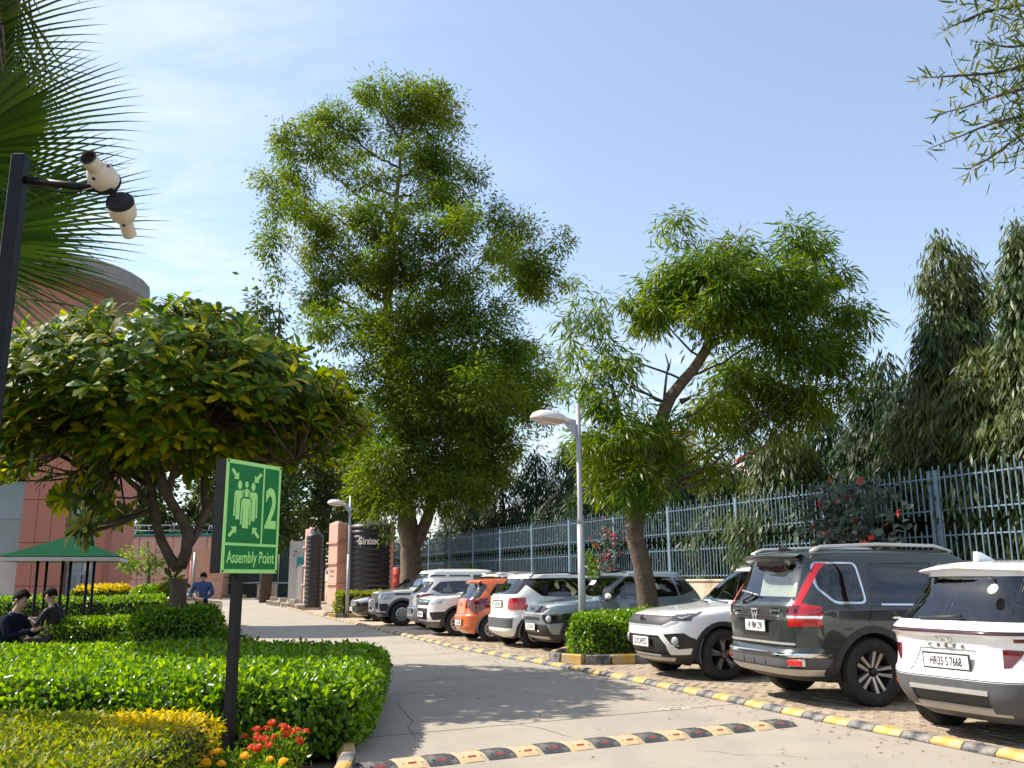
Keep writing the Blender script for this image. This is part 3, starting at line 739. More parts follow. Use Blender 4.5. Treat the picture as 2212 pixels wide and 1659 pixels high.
    def panel(s, name, view, poly, off, mat, mirror=True, skirt=.012, thr=.2, inner=None, label=None, keep=True):
        polys = []
        if view == 'side': polys = [(1, poly), (-1, poly)]
        else:
            sg = {'front': 1, 'rear': -1, 'top': 1}[view]; polys = [(sg, poly)]
            if mirror: polys.append((sg, [((-a, b) if view != 'top' else (a, -b)) for a, b in poly]))
        for k, (sg, pl) in enumerate(polys):
            ins, s.soup = cut(s.soup, view, sg, pl, thr)
            if inner:
                ip = inner[0] if (view == 'side' or k == 0) else [((-a, b) if view != 'top' else (a, -b)) for a, b in inner[0]]
                i2, ins = cut(ins, view, sg, ip, thr)
                if i2: link(bpy.data.objects.new(inner[1], soup_mesh(inner[1], i2, inner[2], inner[3], 0)), s.t)
            if ins and keep:
                o = link(bpy.data.objects.new(name, soup_mesh(name, ins, mat, off, skirt)), s.t)
                if label: o['label'] = label
    def glass(s, name, view, poly, mat, r=.04, rim=.022, rimmat=None, mirror=False):
        p = rpoly(poly, r); c = np.mean(np.array(poly), 0)
        P = np.array(p); ed = P + (P - c) / np.linalg.norm(P - c, axis=1, keepdims=True) * rim
        s.panel('window_trim', view, [tuple(q) for q in ed], .0015, rimmat or m_piano, mirror, 0, inner=(p, name, mat, -.004))
    def door(s, poly):
        P = ccw(poly); c = np.mean(np.array(P), 0); inn = [(a + (c[0] - a) * .013, b + (c[1] - b) * .013) for a, b in P]
        s.panel('door_seam', 'side', P, -.012, m_under, skirt=0, inner=(inn, 'door', s.paint, 0))
    def finish(s): 
        link(bpy.data.objects.new('body', soup_mesh('body', s.soup, s.paint)), s.t)
    def interior(s, x0, x1, belt, seat=None, steer=True, beige=False):
        g = G(); w = s.width(belt) - .2; sm = 1 if beige else 0
        g.box(((x0 + x1) / 2, 0, .42), (x1 - x0 + .5, 2 * w + .1, .05))
        for y in (-w * .5, w * .5):
            for xs in (x0 + (x1 - x0) * .52,):
                g.box((xs + .22, y, .62), (.5, w * .75, .2), bev=.06, mi=sm); g.box((xs - .06, y, .95), (.16, w * .72, .62), Matrix.Rotation(R_(-14), 3, 'Y'), bev=.06, mi=sm)
                g.box((xs - .16, y, 1.32 if belt > .9 else 1.25), (.1, .26, .18), Matrix.Rotation(R_(-10), 3, 'Y'), bev=.04, mi=sm)
        g.box((x0 + .45, 0, .62), (.5, 2 * w * .9, .2), bev=.06, mi=sm); g.box((x0 + .18, 0, .92), (.16, 2 * w * .9, .58), Matrix.Rotation(R_(-14), 3, 'Y'), bev=.06, mi=sm)
        for y in (-w * .55, w * .55): g.box((x0 + .1, y, 1.24), (.1, .24, .16), bev=.04, mi=sm)
        g.box((x1 - .12, 0, belt - .16), (.42, 2 * w, .22), bev=.08)
        g.build('interior', [m_seat, m_seatl], s.t)
        if steer:
            g = G(); c = Vector((x1 - .42, -w * .5, belt + .0)); rt = Matrix.Rotation(R_(-62), 3, 'Y'); pts = [c + rt @ Vector((.185 * math.cos(a), .185 * math.sin(a), 0)) for a in np.linspace(0, 2 * math.pi, 19)]
            g.tube(pts, .016, 6, caps=False); g.tube([pts[0], c, pts[9]], .014, 6); g.build('steering_wheel', m_plast, s.t)
    def plate(s, face, z, text, y=0, tilt=0, w=.5, h=.12, out_=.0, two=False):
        x = (s.xfront(z) + .012 + out_) if face == 'front' else (s.xrear(z) - .012 - out_)
        sg = 1 if face == 'front' else -1
        g = G(); g.box((0, 0, 0), (.012, w + .035, h + .035), mi=1, bev=.004); g.box((sg * .005, 0, 0), (.008, w, h), mi=0, bev=.002)
        p = g.build('number_plate', [m_plate, m_plast], s.t); p.location = (x, y, z); p.rotation_euler = (0, R_(-tilt) * sg, 0)
        tm = text_mesh('plate_text', text, h * .92, m_ink, .0008, sx=(w * .9) / (len(text) * h * .56), bold=.0012)
        o = inst('plate_text', tm, p, (sg * .0105, 0, -.002)); o.rotation_euler = (R_(90), 0, R_(90) * sg)
    def bar(s, name, pts, r, mat, n=8, mirror=False):
        g = G(); g.tube(pts, r, n); g.build(name, mat, s.t)
        if mirror:
            g = G(); g.tube([(a, -b, c) for a, b, c in pts], r, n); g.build(name, mat, s.t)
    def mirrors(s, x, z, mat=None, sides=(1, -1)):
        for sg in sides:
            w = s.width(z); g = G(); c = Vector((x - .02, sg * (w + .075), z + .055))
            vs, fs = [], []
            for i, u in enumerate(np.linspace(-1, 1, 7)):
                k = math.sqrt(max(0, 1 - abs(u) ** 3.5)); 
                for j in range(10):
                    a = 2 * math.pi * j / 10; vs.append(c + Vector(((.035 + .055 * math.cos(a)) * k if math.cos(a) > 0 else .035 * k + .02 * math.cos(a) * k, u * .095, .062 * math.sin(a) * k)))
            for i in range(6):
                for j in range(10): fs.append((i * 10 + j, i * 10 + (j + 1) % 10, (i + 1) * 10 + (j + 1) % 10, (i + 1) * 10 + j))
            g.add(vs, fs, 0, True); g.box((x, sg * (w + .0), z), (.08, .12, .035), mi=1, bev=.01)
            g.build('side_mirror', [mat or s.paint, m_plast], s.t)
    def emblem(s, face, z, poly_list, mat=m_chrome, y=0, out_=.004, tilt=0):
        sg = 1 if face == 'front' else -1; x = (s.xfront(z) if sg > 0 else s.xrear(z)) + sg * out_
        g = G()
        for pl in poly_list: g.prism(pl, -.006, .008 * sg if sg > 0 else -.014, 'yz')
        o = g.build('emblem', mat, s.t); o.location = (x, y, z); o.rotation_euler = (0, R_(-tilt) * sg, 0)
    def handles(s, xs, z, mat):
        for x in xs:
            for sg in (1, -1):
                g = G(); g.box((0, 0, 0), (.19, .022, .03), bev=.008); o = g.build('door_handle', mat, s.t); o.location = (x, sg * (s.width(z) + .012), z)

def ell_ring(a, b, t, n=20):
    """oval ring as quads"""
    o = []
    for i in range(n):
        p, q = 2 * math.pi * i / n, 2 * math.pi * (i + 1) / n
        o.append([(a * math.cos(p), b * math.sin(p)), (a * math.cos(q), b * math.sin(q)), ((a - t) * math.cos(q), (b - t) * math.sin(q)), ((a - t) * math.cos(p), (b - t) * math.sin(p))])
    return o
EM_OVALH = ell_ring(.085, .048, .011) + [[(-.052, -.03), (-.032, -.03), (-.02, .03), (-.04, .03)], [(.02, -.03), (.04, -.03), (.052, .03), (.032, .03)], [(-.035, -.012), (.028, -.004), (.036, .012), (-.03, .004)]]
EM_OVALT = ell_ring(.075, .062, .011) + [[(-.045, .022), (.045, .022), (.03, .036), (-.03, .036)], [(-.011, -.045), (.011, -.045), (.009, .03), (-.009, .03)]]
EM_PEAKS = [[(-.085, .075), (.085, .075), (.06, .055), (-.06, .055)], [(-.075, .045), (-.055, .045), (-.004, -.075), (-.026, -.075)][::-1], [(.055, .045), (.075, .045), (.026, -.075), (.004, -.075)], [(-.05, -.075), (-.035, -.075), (.0, .03), (-.012, .03)], [(.05, -.075), (.035, -.075), (.0, .03), (.012, .03)]]
EM_S = [[(0, .055), (.05, .02), (.05, .0), (0, .035), (-.025, .018), (-.05, .022)], [(0, -.055), (-.05, -.02), (-.05, 0), (0, -.035), (.025, -.018), (.05, -.022)], [(-.05, .022), (-.025, .018), (.05, -.022), (.025, -.018)]]

def place(contact, lx, ly, a):
    """car origin from a wheel's ground contact point (local lx, ly) and heading a"""
    c, s_ = math.cos(a), math.sin(a)
    return (contact[0] - (lx * c - ly * s_), contact[1] - (lx * s_ + ly * c), 0)
# ------------------------------------------------------------------ white SUV at the right edge, rear to the road
a = R_(24); wb, tr = 2.61, 1.58
c = Car('white_suv', 'white SUV cut by the right edge, its back towards the road, CRETA lettering', paint('pearl_white', (0.80, 0.80, 0.79), .3),
    [(.20, 1.95), (.32, 2.08), (.55, 2.12), (.78, 2.10), (.92, 2.0), (.97, 1.6), (1.02, .95), (1.25, .55), (1.45, .18), (1.52, .02)],
    [(.20, -1.85), (.30, -2.04), (.45, -2.14), (.60, -2.15), (.66, -2.11), (.82, -2.09), (.90, -2.11), (.955, -2.16), (1.0, -2.13), (1.06, -2.06), (1.44, -1.80), (1.52, -1.82)],
    [(.20, .78), (.36, .86), (.60, .895), (.88, .885), (1.0, .865), (1.30, .74), (1.48, .64), (1.52, .60)],
    [(.2, 4.5), (.9, 5), (1.1, 4.2), (1.55, 4.5)], [(.2, 4.5), (.6, 5.0), (1.0, 5.2), (1.2, 4.4), (1.55, 4.6)], .20, 1.52, 1.60, wb,
    place((4.30, 9.58), -wb / 2, tr / 2, a), a, tr, .34, .23, 'twin')
c.wells(.385, m_plast, .06)
c.glass('rear_window', 'rear', [(-.70, 1.065), (.70, 1.065), (.585, 1.44), (-.585, 1.44)], m_glass, .06)
c.glass('window', 'side', [(-1.08, 1.02), (-.12, 1.0), (-.1, 1.44), (-1.0, 1.42)], m_glassd)
c.glass('window', 'side', [(-.06, 1.0), (.88, .985), (.2, 1.44), (-.04, 1.45)], m_glassd)
c.glass('window', 'side', [(-1.62, 1.15), (-1.16, 1.05), (-1.12, 1.36), (-1.3, 1.38)], m_glassd, .03)
c.glass('windscreen', 'front', [(-.70, 1.06), (.70, 1.06), (.56, 1.46), (-.56, 1.46)], m_glass, .05)
c.panel('lamp_bar', 'rear', [(-.86, .952), (.86, .952), (.86, .983), (-.86, .983)], .003, m_redk, False, .01)
c.panel('tail_light', 'rear', [(.72, .86), (.95, .865), (.95, .60), (.83, .62)], .004, m_redd)
c.panel('tail_light', 'rear', [(.64, .925), (.75, .925), (.73, .895), (.63, .895)], .003, m_redd)
c.panel('tail_light', 'side', [(-2.3, .85), (-1.96, .83), (-2.04, .69), (-2.3, .62)], .004, m_redd, thr=.4)
c.panel('tailgate_seam', 'rear', [(-.78, .565), (.78, .565), (.78, .573), (-.78, .573)], -.006, m_under, False, 0)
c.panel('tailgate_seam', 'rear', [(.765, .57), (.772, .57), (.735, .66), (.728, .66)], -.006, m_under, True, 0)
c.panel('plate_recess', 'rear', [(-.40, .60), (.40, .60), (.30, .815), (-.30, .815)], -.012, c.paint, False, -.012)
c.panel('bumper_trim', 'rear', [(-.9, .515), (.9, .515), (.9, .56), (-.9, .56)], .004, m_gplast, False)
c.panel('bumper_trim', 'side', [(-2.3, .2), (-1.72, .2), (-1.72, .44), (-1.8, .56), (-2.3, .56)], .004, m_gplast)
c.panel('skid_plate', 'rear', [(-.72, .49), (.72, .49), (.80, .28), (-.80, .28)], .012, m_silver, False, .02, inner=([(-.60, .45), (.60, .45), (.68, .335), (-.68, .335)], 'bumper_insert', m_plast, -.01))
c.panel('bumper_trim', 'rear', [(-.95, .2), (.95, .2), (.95, .52), (-.95, .52)], .003, m_gplast, False)
c.panel('sill', 'side', [(-1.0, .2), (1.0, .2), (1.0, .40), (-1.0, .40)], .006, m_plast)
c.door([(-1.12, .42), (-.08, .42), (-.08, .97), (-1.1, .985)]); c.door([(-.05, .42), (.92, .42), (.98, .95), (-.05, .97)])
c.finish(); c.interior(-1.35, .85, 1.0)
c.plate('rear', .705, 'HR35 S 7668', tilt=-3, out_=.002, w=.48, h=.115)
c.emblem('rear', .912, EM_OVALH, m_silver, out_=-.002)
tm = text_mesh('badge', 'CRETA', .05, m_rimg, .003, sx=1.4, spacing=2.3); o = inst('badge', tm, c.t, (c.xrear(.838) - .006, 0, .840)); o.rotation_euler = (R_(90), 0, R_(-90))
for y in (-.62, .62):
    g = G(); g.box((0, 0, 0), (.03, .17, .055), bev=.01); o = g.build('reflector', m_amber, c.t); o.location = (c.surf('rear', .72, .47) - .002, y * 1.16, .47); o.rotation_euler = (0, 0, -.62 * (1 if y > 0 else -1))
c.bar('rear_wiper', [(-2.07, .30, 1.075), (-2.07, .0, 1.09), (-2.055, -.16, 1.10)], .013, m_plast)
g = G(); g.prism([(-.16, 0), (.1, 0), (-.1, .085), (-.15, .09)], -.022, .022, 'xz'); o = g.build('fin_antenna', c.paint, c.t); o.location = (-1.45, 0, 1.585)
c.bar('roof_rail', [(-1.5, .60, 1.50), (-1.4, .58, 1.575), (-.6, .57, 1.61), (.0, .56, 1.575), (.08, .56, 1.54)], .018, m_plast, mirror=True)
g = G(); g.add([(-1.90 + .16 * (abs(y) / .56) ** 2.5, y, 1.525 - .05 * abs(y)) for y in np.linspace(-.56, .56, 9)] + [(-1.68, y, 1.58 - .20 * abs(y) ** 2) for y in np.linspace(-.56, .56, 9)] + [(-1.76 + .14 * (abs(y) / .56) ** 2.5, y, 1.485 - .03 * abs(y)) for y in np.linspace(-.56, .56, 9)], [(i, i + 1, i + 10, i + 9) for i in range(8)] + [(i + 1, i, i + 18, i + 19) for i in range(8)], 0, True); g.build('spoiler', c.paint, c.t)
c.mirrors(.72, 1.0); c.handles((-.95, .05), .86, c.paint)
g = G(); g.cyl((0, 0, 0), (.005, 0, 0), .05, n=18); o = g.build('sticker', m_paper, c.t); o.location = (-1.915, -.40, 1.34); o.rotation_euler = (0, .6, 0)

# ------------------------------------------------------------------ dark green SUV, rear to the road
a = R_(15); wb, tr = 2.75, 1.62
c = Car('dark_suv', 'tall dark green SUV between two white cars, rear to the road, red upright tail lights', paint('dark_green', (0.030, 0.036, 0.032), .3, .25, False),
    [(.28, 2.10), (.42, 2.24), (.75, 2.27), (.98, 2.22), (1.08, 2.10), (1.13, 1.6), (1.19, .95), (1.45, .52), (1.66, .18), (1.72, .02)],
    [(.28, -2.10), (.36, -2.28), (.46, -2.37), (.60, -2.38), (.64, -2.33), (.95, -2.33), (1.12, -2.30), (1.17, -2.27), (1.62, -2.08), (1.72, -2.08)],
    [(.28, .82), (.45, .93), (.78, .955), (1.05, .945), (1.14, .925), (1.42, .835), (1.66, .73), (1.72, .68)],
    [(.3, 4.5), (1.0, 5), (1.2, 4.5), (1.75, 5)], [(.3, 5.5), (.6, 6.5), (1.1, 7.5), (1.3, 7.0), (1.75, 7)], .28, 1.72, 1.79, wb,
    place((4.10, 10.85), -wb / 2, -tr / 2 - .08, a), a, tr, .385, .245, 'twin')
c.wells(.44, m_plast, .075)
c.panel('tail_light', 'rear', [(.715, 1.14), (.775, 1.14), (.715, 1.61), (.675, 1.61)], .006, m_red)
c.panel('tail_light_bar', 'rear', [(.66, .99), (.92, .99), (.92, 1.015), (.66, 1.015)], .008, m_chrome)
c.panel('tail_light', 'rear', [(.65, 1.03), (.78, 1.03), (.78, 1.13), (.655, 1.13)], .006, m_redd)
c.panel('tail_light', 'rear', [(.665, .90), (.99, .90), (.99, 1.08), (.80, 1.15), (.70, 1.15)], .006, m_red)
c.panel('tail_light', 'side', [(-2.5, .90), (-2.18, .92), (-2.13, 1.07), (-2.24, 1.12), (-2.5, 1.16)], .006, m_red, thr=.4)
c.glass('rear_window', 'rear', [(-.695, 1.17), (.695, 1.17), (.645, 1.59), (-.645, 1.59)], m_glass, .04, .012)
c.glass('window', 'side', [(-1.96, 1.34), (-1.80, 1.175), (-1.43, 1.165), (-1.43, 1.60), (-1.92, 1.60)], m_glass, .06, .03, m_chrome)
c.glass('window', 'side', [(-1.34, 1.165), (-.40, 1.145), (-.38, 1.61), (-1.25, 1.60)], m_glassd, .03, .014)
c.glass('window', 'side', [(-.30, 1.145), (.76, 1.13), (.18, 1.60), (-.28, 1.61)], m_glassd, .03, .014)
c.glass('windscreen', 'front', [(-.76, 1.22), (.76, 1.22), (.64, 1.66), (-.64, 1.66)], m_glass, .05)
c.panel('belt_trim', 'side', [(-1.22, 1.125), (.9, 1.09), (.9, 1.11), (-1.22, 1.145)], .004, m_chrome)
c.panel('tailgate_seam', 'rear', [(-.74, .665), (.74, .665), (.74, .674), (-.74, .674)], -.008, m_under, False, 0)
c.panel('tailgate_seam', 'rear', [(.735, .67), (.742, .67), (.742, .88), (.735, .88)], -.008, m_under, True, 0)
c.panel('tailgate_trim', 'rear', [(-.74, .69), (.74, .69), (.74, .715), (-.74, .715)], .004, m_silver, False)
c.panel('plate_recess', 'rear', [(-.30, .77), (.30, .77), (.40, .955), (-.40, .955)], -.02, c.paint, False, -.02)
c.panel('badge_strip', 'rear', [(-.52, 1.0), (.52, 1.0), (.52, 1.014), (-.52, 1.014)], .006, m_chrome, False)
c.panel('bumper_trim', 'rear', [(-.92, .56), (.92, .56), (.92, .60), (-.92, .60)], .014, m_chrome, False, .02)
c.panel('bumper_insert', 'rear', [(-.92, .44), (.92, .44), (.92, .56), (-.92, .56)], .0, m_gplast, False, 0)
c.panel('skid_plate', 'rear', [(-.80, .36), (.80, .36), (.86, .43), (-.86, .43)], .014, m_silver, False, .02)
c.panel('bumper_trim', 'rear', [(-1, .28), (1, .28), (1, .44), (-1, .44)], .002, m_plast, False, 0)
c.panel('bumper_trim', 'side', [(-2.5, .28), (-1.78, .28), (-1.78, .50), (-2.5, .56)], .003, m_plast)
c.panel('sill', 'side', [(-1.0, .28), (1.0, .28), (1.0, .50), (-1.0, .50)], .006, m_plast)
c.door([(-1.0, .52), (-.38, .52), (-.38, 1.11), (-1.36, 1.12), (-1.42, .95)]); c.door([(-.34, .52), (.9, .52), (.98, 1.07), (-.34, 1.10)])
c.finish(); c.interior(-1.75, .85, 1.14)
c.plate('rear', .885, 'HR 98M 2290', out_=-.006, w=.45, h=.125)
c.emblem('rear', 1.01, EM_PEAKS, m_silver, out_=.004)
for y in (-.44, .44):
    g = G(); g.box((0, 0, 0), (.02, .22, .055), bev=.012, mi=0); g.box((-.006, 0, 0), (.02, .18, .02), mi=1); o = g.build('badge', [m_chrome, m_gplast], c.t); o.location = (c.xrear(1.06) - .004, y, 1.07)
for y in (-1, 1):
    g = G(); g.box((0, 0, 0), (.05, .24, .10), bev=.02); g.box((-.012, 0, 0), (.05, .20, .07), mi=1, bev=.012); o = g.build('bumper_lamp', [m_chrome, m_amber], c.t); o.location = (c.surf('rear', .74, .50) + .004, y * .74, .50); o.rotation_euler = (0, 0, -.42 * y)
for y in (-.25, 0, .25):
    g = G(); g.box((0, 0, 0), (.012, .008, .09)); o = g.build('bumper_notch', m_under, c.t); o.location = (-2.372, y, .50)
c.bar('rear_wiper', [(-2.29, .34, 1.14), (-2.31, .30, 1.17), (-2.26, .12, 1.26)], .016, m_plast)
c.bar('rear_wiper', [(-2.25, .42, 1.29), (-2.265, .0, 1.235)], .011, m_silver)
c.bar('roof_rail', [(-1.95, .68, 1.735), (-1.8, .66, 1.80), (-1.0, .655, 1.83), (-.2, .645, 1.815), (.05, .63, 1.75)], .022, m_silver, mirror=True)
g = G(); g.add([(-2.22 + .10 * (abs(y) / .62) ** 3, y, 1.70 - .02 * abs(y)) for y in np.linspace(-.62, .62, 9)] + [(-2.0, y, 1.755 - .05 * abs(y) ** 2) for y in np.linspace(-.62, .62, 9)] + [(-2.04, y, 1.63) for y in np.linspace(-.62, .62, 9)], [(i, i + 1, i + 10, i + 9) for i in range(8)] + [(i + 1, i, i + 18, i + 19) for i in range(8)], 0, True); g.build('spoiler', c.paint, c.t)
g = G(); g.prism([(-.13, 0), (.09, 0), (-.07, .06), (-.12, .065)], -.03, .03, 'xz'); o = g.build('fin_antenna', m_piano, c.t); o.location = (-1.75, .1, 1.765)
c.mirrors(.70, 1.15); c.handles((-1.02, -.02), .985, m_chrome)
g = G(); g.add([(-2.02, -.42, 1.22), (-2.02, .40, 1.22), (-1.9, .44, 1.55), (-1.93, .1, 1.50), (-1.9, -.42, 1.56)], [(0, 1, 2, 3, 4)]); g.build('pale_sheet', m_paper, c.t)  # pale flat sheet standing just inside the rear window

# ------------------------------------------------------------------ white crossover, front to the road
a = R_(20 + 180); wb, tr = 2.50, 1.56
c = Car('white_crossover', 'white crossover beside the clipped hedge island, front to the road, plate DL9CAF9525', paint('warm_white', (0.80, 0.79, 0.75), .3),
    [(.20, 1.78), (.30, 1.98), (.45, 2.06), (.62, 2.075), (.74, 2.06), (.86, 1.99), (.92, 1.80), (.97, 1.35), (1.02, .82), (1.25, .45), (1.45, .12), (1.51, -.02)],
    [(.20, -1.7), (.32, -1.88), (.6, -1.93), (.85, -1.91), (1.0, -1.86), (1.2, -1.72), (1.42, -1.40), (1.51, -1.30)],
    [(.20, .76), (.36, .87), (.60, .905), (.86, .89), (.98, .865), (1.28, .755), (1.46, .65), (1.51, .60)],
    [(.2, 3.6), (.6, 4.2), (.9, 4.0), (1.1, 4), (1.55, 4.5)], [(.2, 4.5), (.9, 4.8), (1.1, 4.2), (1.55, 4.2)], .20, 1.51, 1.585, wb,
    place((3.05, 13.72), wb / 2, tr / 2 + .06, a), a, tr, .345, .225, 'five')
c.wells(.385, m_plast, .06)
c.glass('windscreen', 'front', [(-.72, 1.06), (.72, 1.06), (.585, 1.47), (-.585, 1.47)], m_glass, .05, .02)
c.glass('window', 'side', [(-.06, 1.0), (.80, .985), (.74, 1.03), (.16, 1.43), (-.04, 1.45)], m_glassd)
c.glass('window', 'side', [(-1.05, 1.04), (-.12, 1.0), (-.1, 1.45), (-.95, 1.40)], m_glassd)
c.glass('rear_window', 'rear', [(-.64, 1.1), (.64, 1.1), (.5, 1.38), (-.5, 1.38)], m_glass, .05)
c.panel('grille', 'front', [(-.50, .74), (.50, .74), (.62, .81), (.56, .865), (-.56, .865), (-.62, .81)], .004, m_plast, False, .01)
c.panel('headlight', 'front', [(.60, .80), (.80, .80), (.97, .90), (.97, .935), (.57, .865)], .004, m_headd, thr=.4)
c.panel('headlight', 'side', [(2.2, .79), (1.78, .80), (1.50, .915), (1.55, .93), (2.2, .89)], .004, m_headd, thr=.4)
c.panel('grille_trim', 'front', [(-.56, .715), (.56, .715), (.68, .79), (.62, .80), (.52, .735), (-.52, .735), (-.62, .80), (-.68, .79)], .006, m_silver, False, .01)
c.panel('intake', 'front', [(-.44, .60), (.44, .60), (.54, .48), (.54, .34), (-.54, .34), (-.54, .48)], -.02, m_plast, False, -.02)
c.panel('fog_housing', 'front', [(.53, .62), (.74, .64), (.80, .56), (.78, .44), (.66, .42)], -.01, m_plast)
c.panel('skid_plate', 'front', [(-.5, .26), (.5, .26), (.58, .31), (-.58, .31)], .014, m_silver, False, .02)
c.panel('bumper_trim', 'front', [(-1, .20), (1, .20), (1, .31), (-1, .31)], .002, m_plast, False, 0)
c.panel('bumper_trim', 'side', [(1.4, .2), (2.2, .2), (2.2, .33), (1.4, .36)], .002, m_plast, True, 0)
c.panel('sill', 'side', [(-.95, .2), (.95, .2), (.95, .40), (-.95, .40)], .006, m_plast)
c.panel('bonnet_seam', 'top', [(1.86, -.2), (1.866, -.2), (1.80, .60), (.85, .74), (.85, .733), (1.795, .592)][:0] or [(.9, .715), (1.78, .655), (1.78, .662), (.9, .722)], -.006, m_under, True, 0)
c.door([(-1.06, .42), (-.08, .42), (-.08, .97), (-1.06, 1.0)]); c.door([(-.05, .42), (.86, .42), (.92, .95), (-.05, .97)])
c.finish(); c.interior(-1.25, .75, 1.0, beige=False)
c.plate('front', .505, 'DL9CAF9525', out_=.012, w=.46, h=.13)
c.emblem('front', .80, EM_OVALT, out_=.012)
for sg in (1, -1):
    g = G(); g.lathe([(.001, .02), (.05, .018), (.058, 0)], 18, 'x'); g.box((0, .0, -.06), (.02, .12, .012), mi=0); o = g.build('fog_lamp', m_head, c.t); o.location = (1.93, sg * .70, .535); o.rotation_euler = (0, 0, .5 * sg)
    g = G(); g.tube([(1.86, sg * .60, .855), (1.80, sg * .70, .835), (1.70, sg * .79, .875)], .012, 6); g.build('daytime_lamp', m_head, c.t)
for k in range(5): g = G(); g.box((1.99, -.24 + k * .12, .39), (.03, .045, .05), Matrix.Rotation(R_(45), 3, 'X'), bev=.01); g.build('intake_arrow', m_rims, c.t)
c.bar('roof_rail', [(-1.1, .60, 1.47), (-1.0, .58, 1.545), (-.3, .57, 1.575), (.0, .56, 1.53)], .016, m_plast, mirror=True)
c.bar('wiper', [(.88, .45, 1.03), (.84, -.05, 1.055)], .012, m_plast); c.bar('wiper', [(.88, -.1, 1.03), (.82, -.6, 1.06)], .012, m_plast)
c.mirrors(.66, 1.0, c.paint, (1,)); c.handles((-.92, .06), .87, c.paint)
c.t.scale = (1.03, 1.03, 1.05)
# ------------------------------------------------------------------ grey-blue crossover behind the lamp post, front to the road
a = R_(22 + 180); wb, tr = 2.445, 1.50
c = Car('grey_blue_crossover', 'grey-blue crossover behind the tall lamp post, front to the road, paper in its window', paint('grey_blue', (0.20, 0.255, 0.275), .32, .35),
    [(.20, 1.72), (.32, 1.90), (.50, 1.97), (.72, 1.97), (.90, 1.92), (.98, 1.78), (1.02, 1.35), (1.07, .85), (1.3, .48), (1.48, .18), (1.53, .02)],
    [(.20, -1.62), (.32, -1.82), (.6, -1.86), (.9, -1.84), (1.05, -1.80), (1.3, -1.62), (1.45, -1.48), (1.53, -1.42)],
    [(.20, .75), (.36, .84), (.62, .87), (.9, .86), (1.03, .84), (1.3, .74), (1.48, .63), (1.53, .58)],
    [(.2, 4), (.9, 4.4), (1.1, 4), (1.55, 4.5)], [(.2, 4.5), (.9, 4.8), (1.1, 4.4), (1.55, 4.4)], .20, 1.53, 1.61, wb,
    (2.20, 20.0, 0), a, tr, .335, .21, 'five')
c.wells(.38, m_plast, .07)
c.glass('windscreen', 'front', [(-.69, 1.10), (.69, 1.10), (.56, 1.49), (-.56, 1.49)], m_glass, .05)
c.glass('window', 'side', [(-.06, 1.05), (.82, 1.03), (.24, 1.46), (-.04, 1.48)], m_glassd)
c.glass('window', 'side', [(-1.02, 1.09), (-.12, 1.05), (-.1, 1.48), (-.95, 1.46)], m_glassd)
c.glass('window', 'side', [(-1.48, 1.20), (-1.10, 1.11), (-1.05, 1.44), (-1.3, 1.42)], m_glassd, .03)
c.glass('rear_window', 'rear', [(-.62, 1.12), (.62, 1.12), (.5, 1.42), (-.5, 1.42)], m_glass, .05)
c.panel('tail_light', 'side', [(-2, .92), (-1.66, .94), (-1.62, 1.04), (-2, 1.05)], .004, m_redd)
c.panel('grille', 'front', [(-.48, .78), (.48, .78), (.58, .86), (.52, .92), (-.52, .92), (-.58, .86)], .004, m_piano, False, .01)
c.panel('grille_trim', 'front', [(-.48, .745), (.48, .745), (.63, .845), (.58, .86), (.47, .775), (-.47, .775), (-.58, .86), (-.63, .845)], .006, m_silver, False, .01)
c.panel('daytime_lamp', 'front', [(.58, .90), (.86, .945), (.86, .965), (.56, .93)], .004, m_head)
c.panel('daytime_lamp', 'side', [(2.1, .925), (1.62, .985), (1.64, 1.0), (2.1, .965)], .004, m_head)
c.panel('headlight_housing', 'front', [(.46, .74), (.88, .78), (.88, .60), (.56, .56), (.46, .66)], -.008, m_piano)
c.panel('intake', 'front', [(-.36, .69), (.36, .69), (.40, .62), (-.40, .62)], -.015, m_plast, False, -.015)
c.panel('bumper_trim', 'front', [(-.56, .55), (.56, .55), (.62, .34), (-.62, .34)], -.004, m_plast, False, 0)
c.panel('skid_plate', 'front', [(-.5, .27), (.5, .27), (.52, .32), (-.52, .32)], .012, m_silver, False, .02)
c.panel('bumper_trim', 'front', [(-1, .20), (1, .20), (1, .36), (-1, .36)], .002, m_plast, False, 0)
c.panel('sill', 'side', [(-.9, .2), (.9, .2), (.9, .42), (-.9, .42)], .006, m_plast)
c.door([(-1.02, .44), (-.08, .44), (-.08, 1.02), (-1.02, 1.05)]); c.door([(-.05, .44), (.84, .44), (.90, 1.0), (-.05, 1.02)])
c.finish(); c.interior(-1.2, .78, 1.05)
c.plate('front', .50, 'DL 3CAY 8151', out_=.02, w=.46, h=.13); c.emblem('front', .845, EM_OVALT, out_=.01)
for sg in (1, -1):
    g = G(); g.lathe([(.001, .03), (.055, .025), (.07, 0)], 16, 'x'); o = g.build('headlight', m_head, c.t); o.location = (1.88, sg * .64, .665); o.rotation_euler = (0, 0, .45 * sg)
for k in range(6): g = G(); g.box((1.955, -.3 + k * .12, .415), (.03, .04, .045), Matrix.Rotation(R_(45), 3, 'X'), bev=.01); g.build('intake_arrow', m_rims, c.t)
g = G(); g.box((0, 0, 0), (.30, .004, .24)); o = g.build('window_paper', m_paper, c.t); o.location = (.02, .72, 1.26); o.rotation_euler = (R_(14), 0, 0)
g = G(); g.box((0, 0, 0), (.004, .22, .12)); o = g.build('windscreen_sticker', m_paper, c.t); o.location = (.40, -.3, 1.36); o.rotation_euler = (0, R_(-38), 0)
c.mirrors(.66, 1.04, m_paper, (1,)); c.handles((-.85, .06), .92, c.paint)

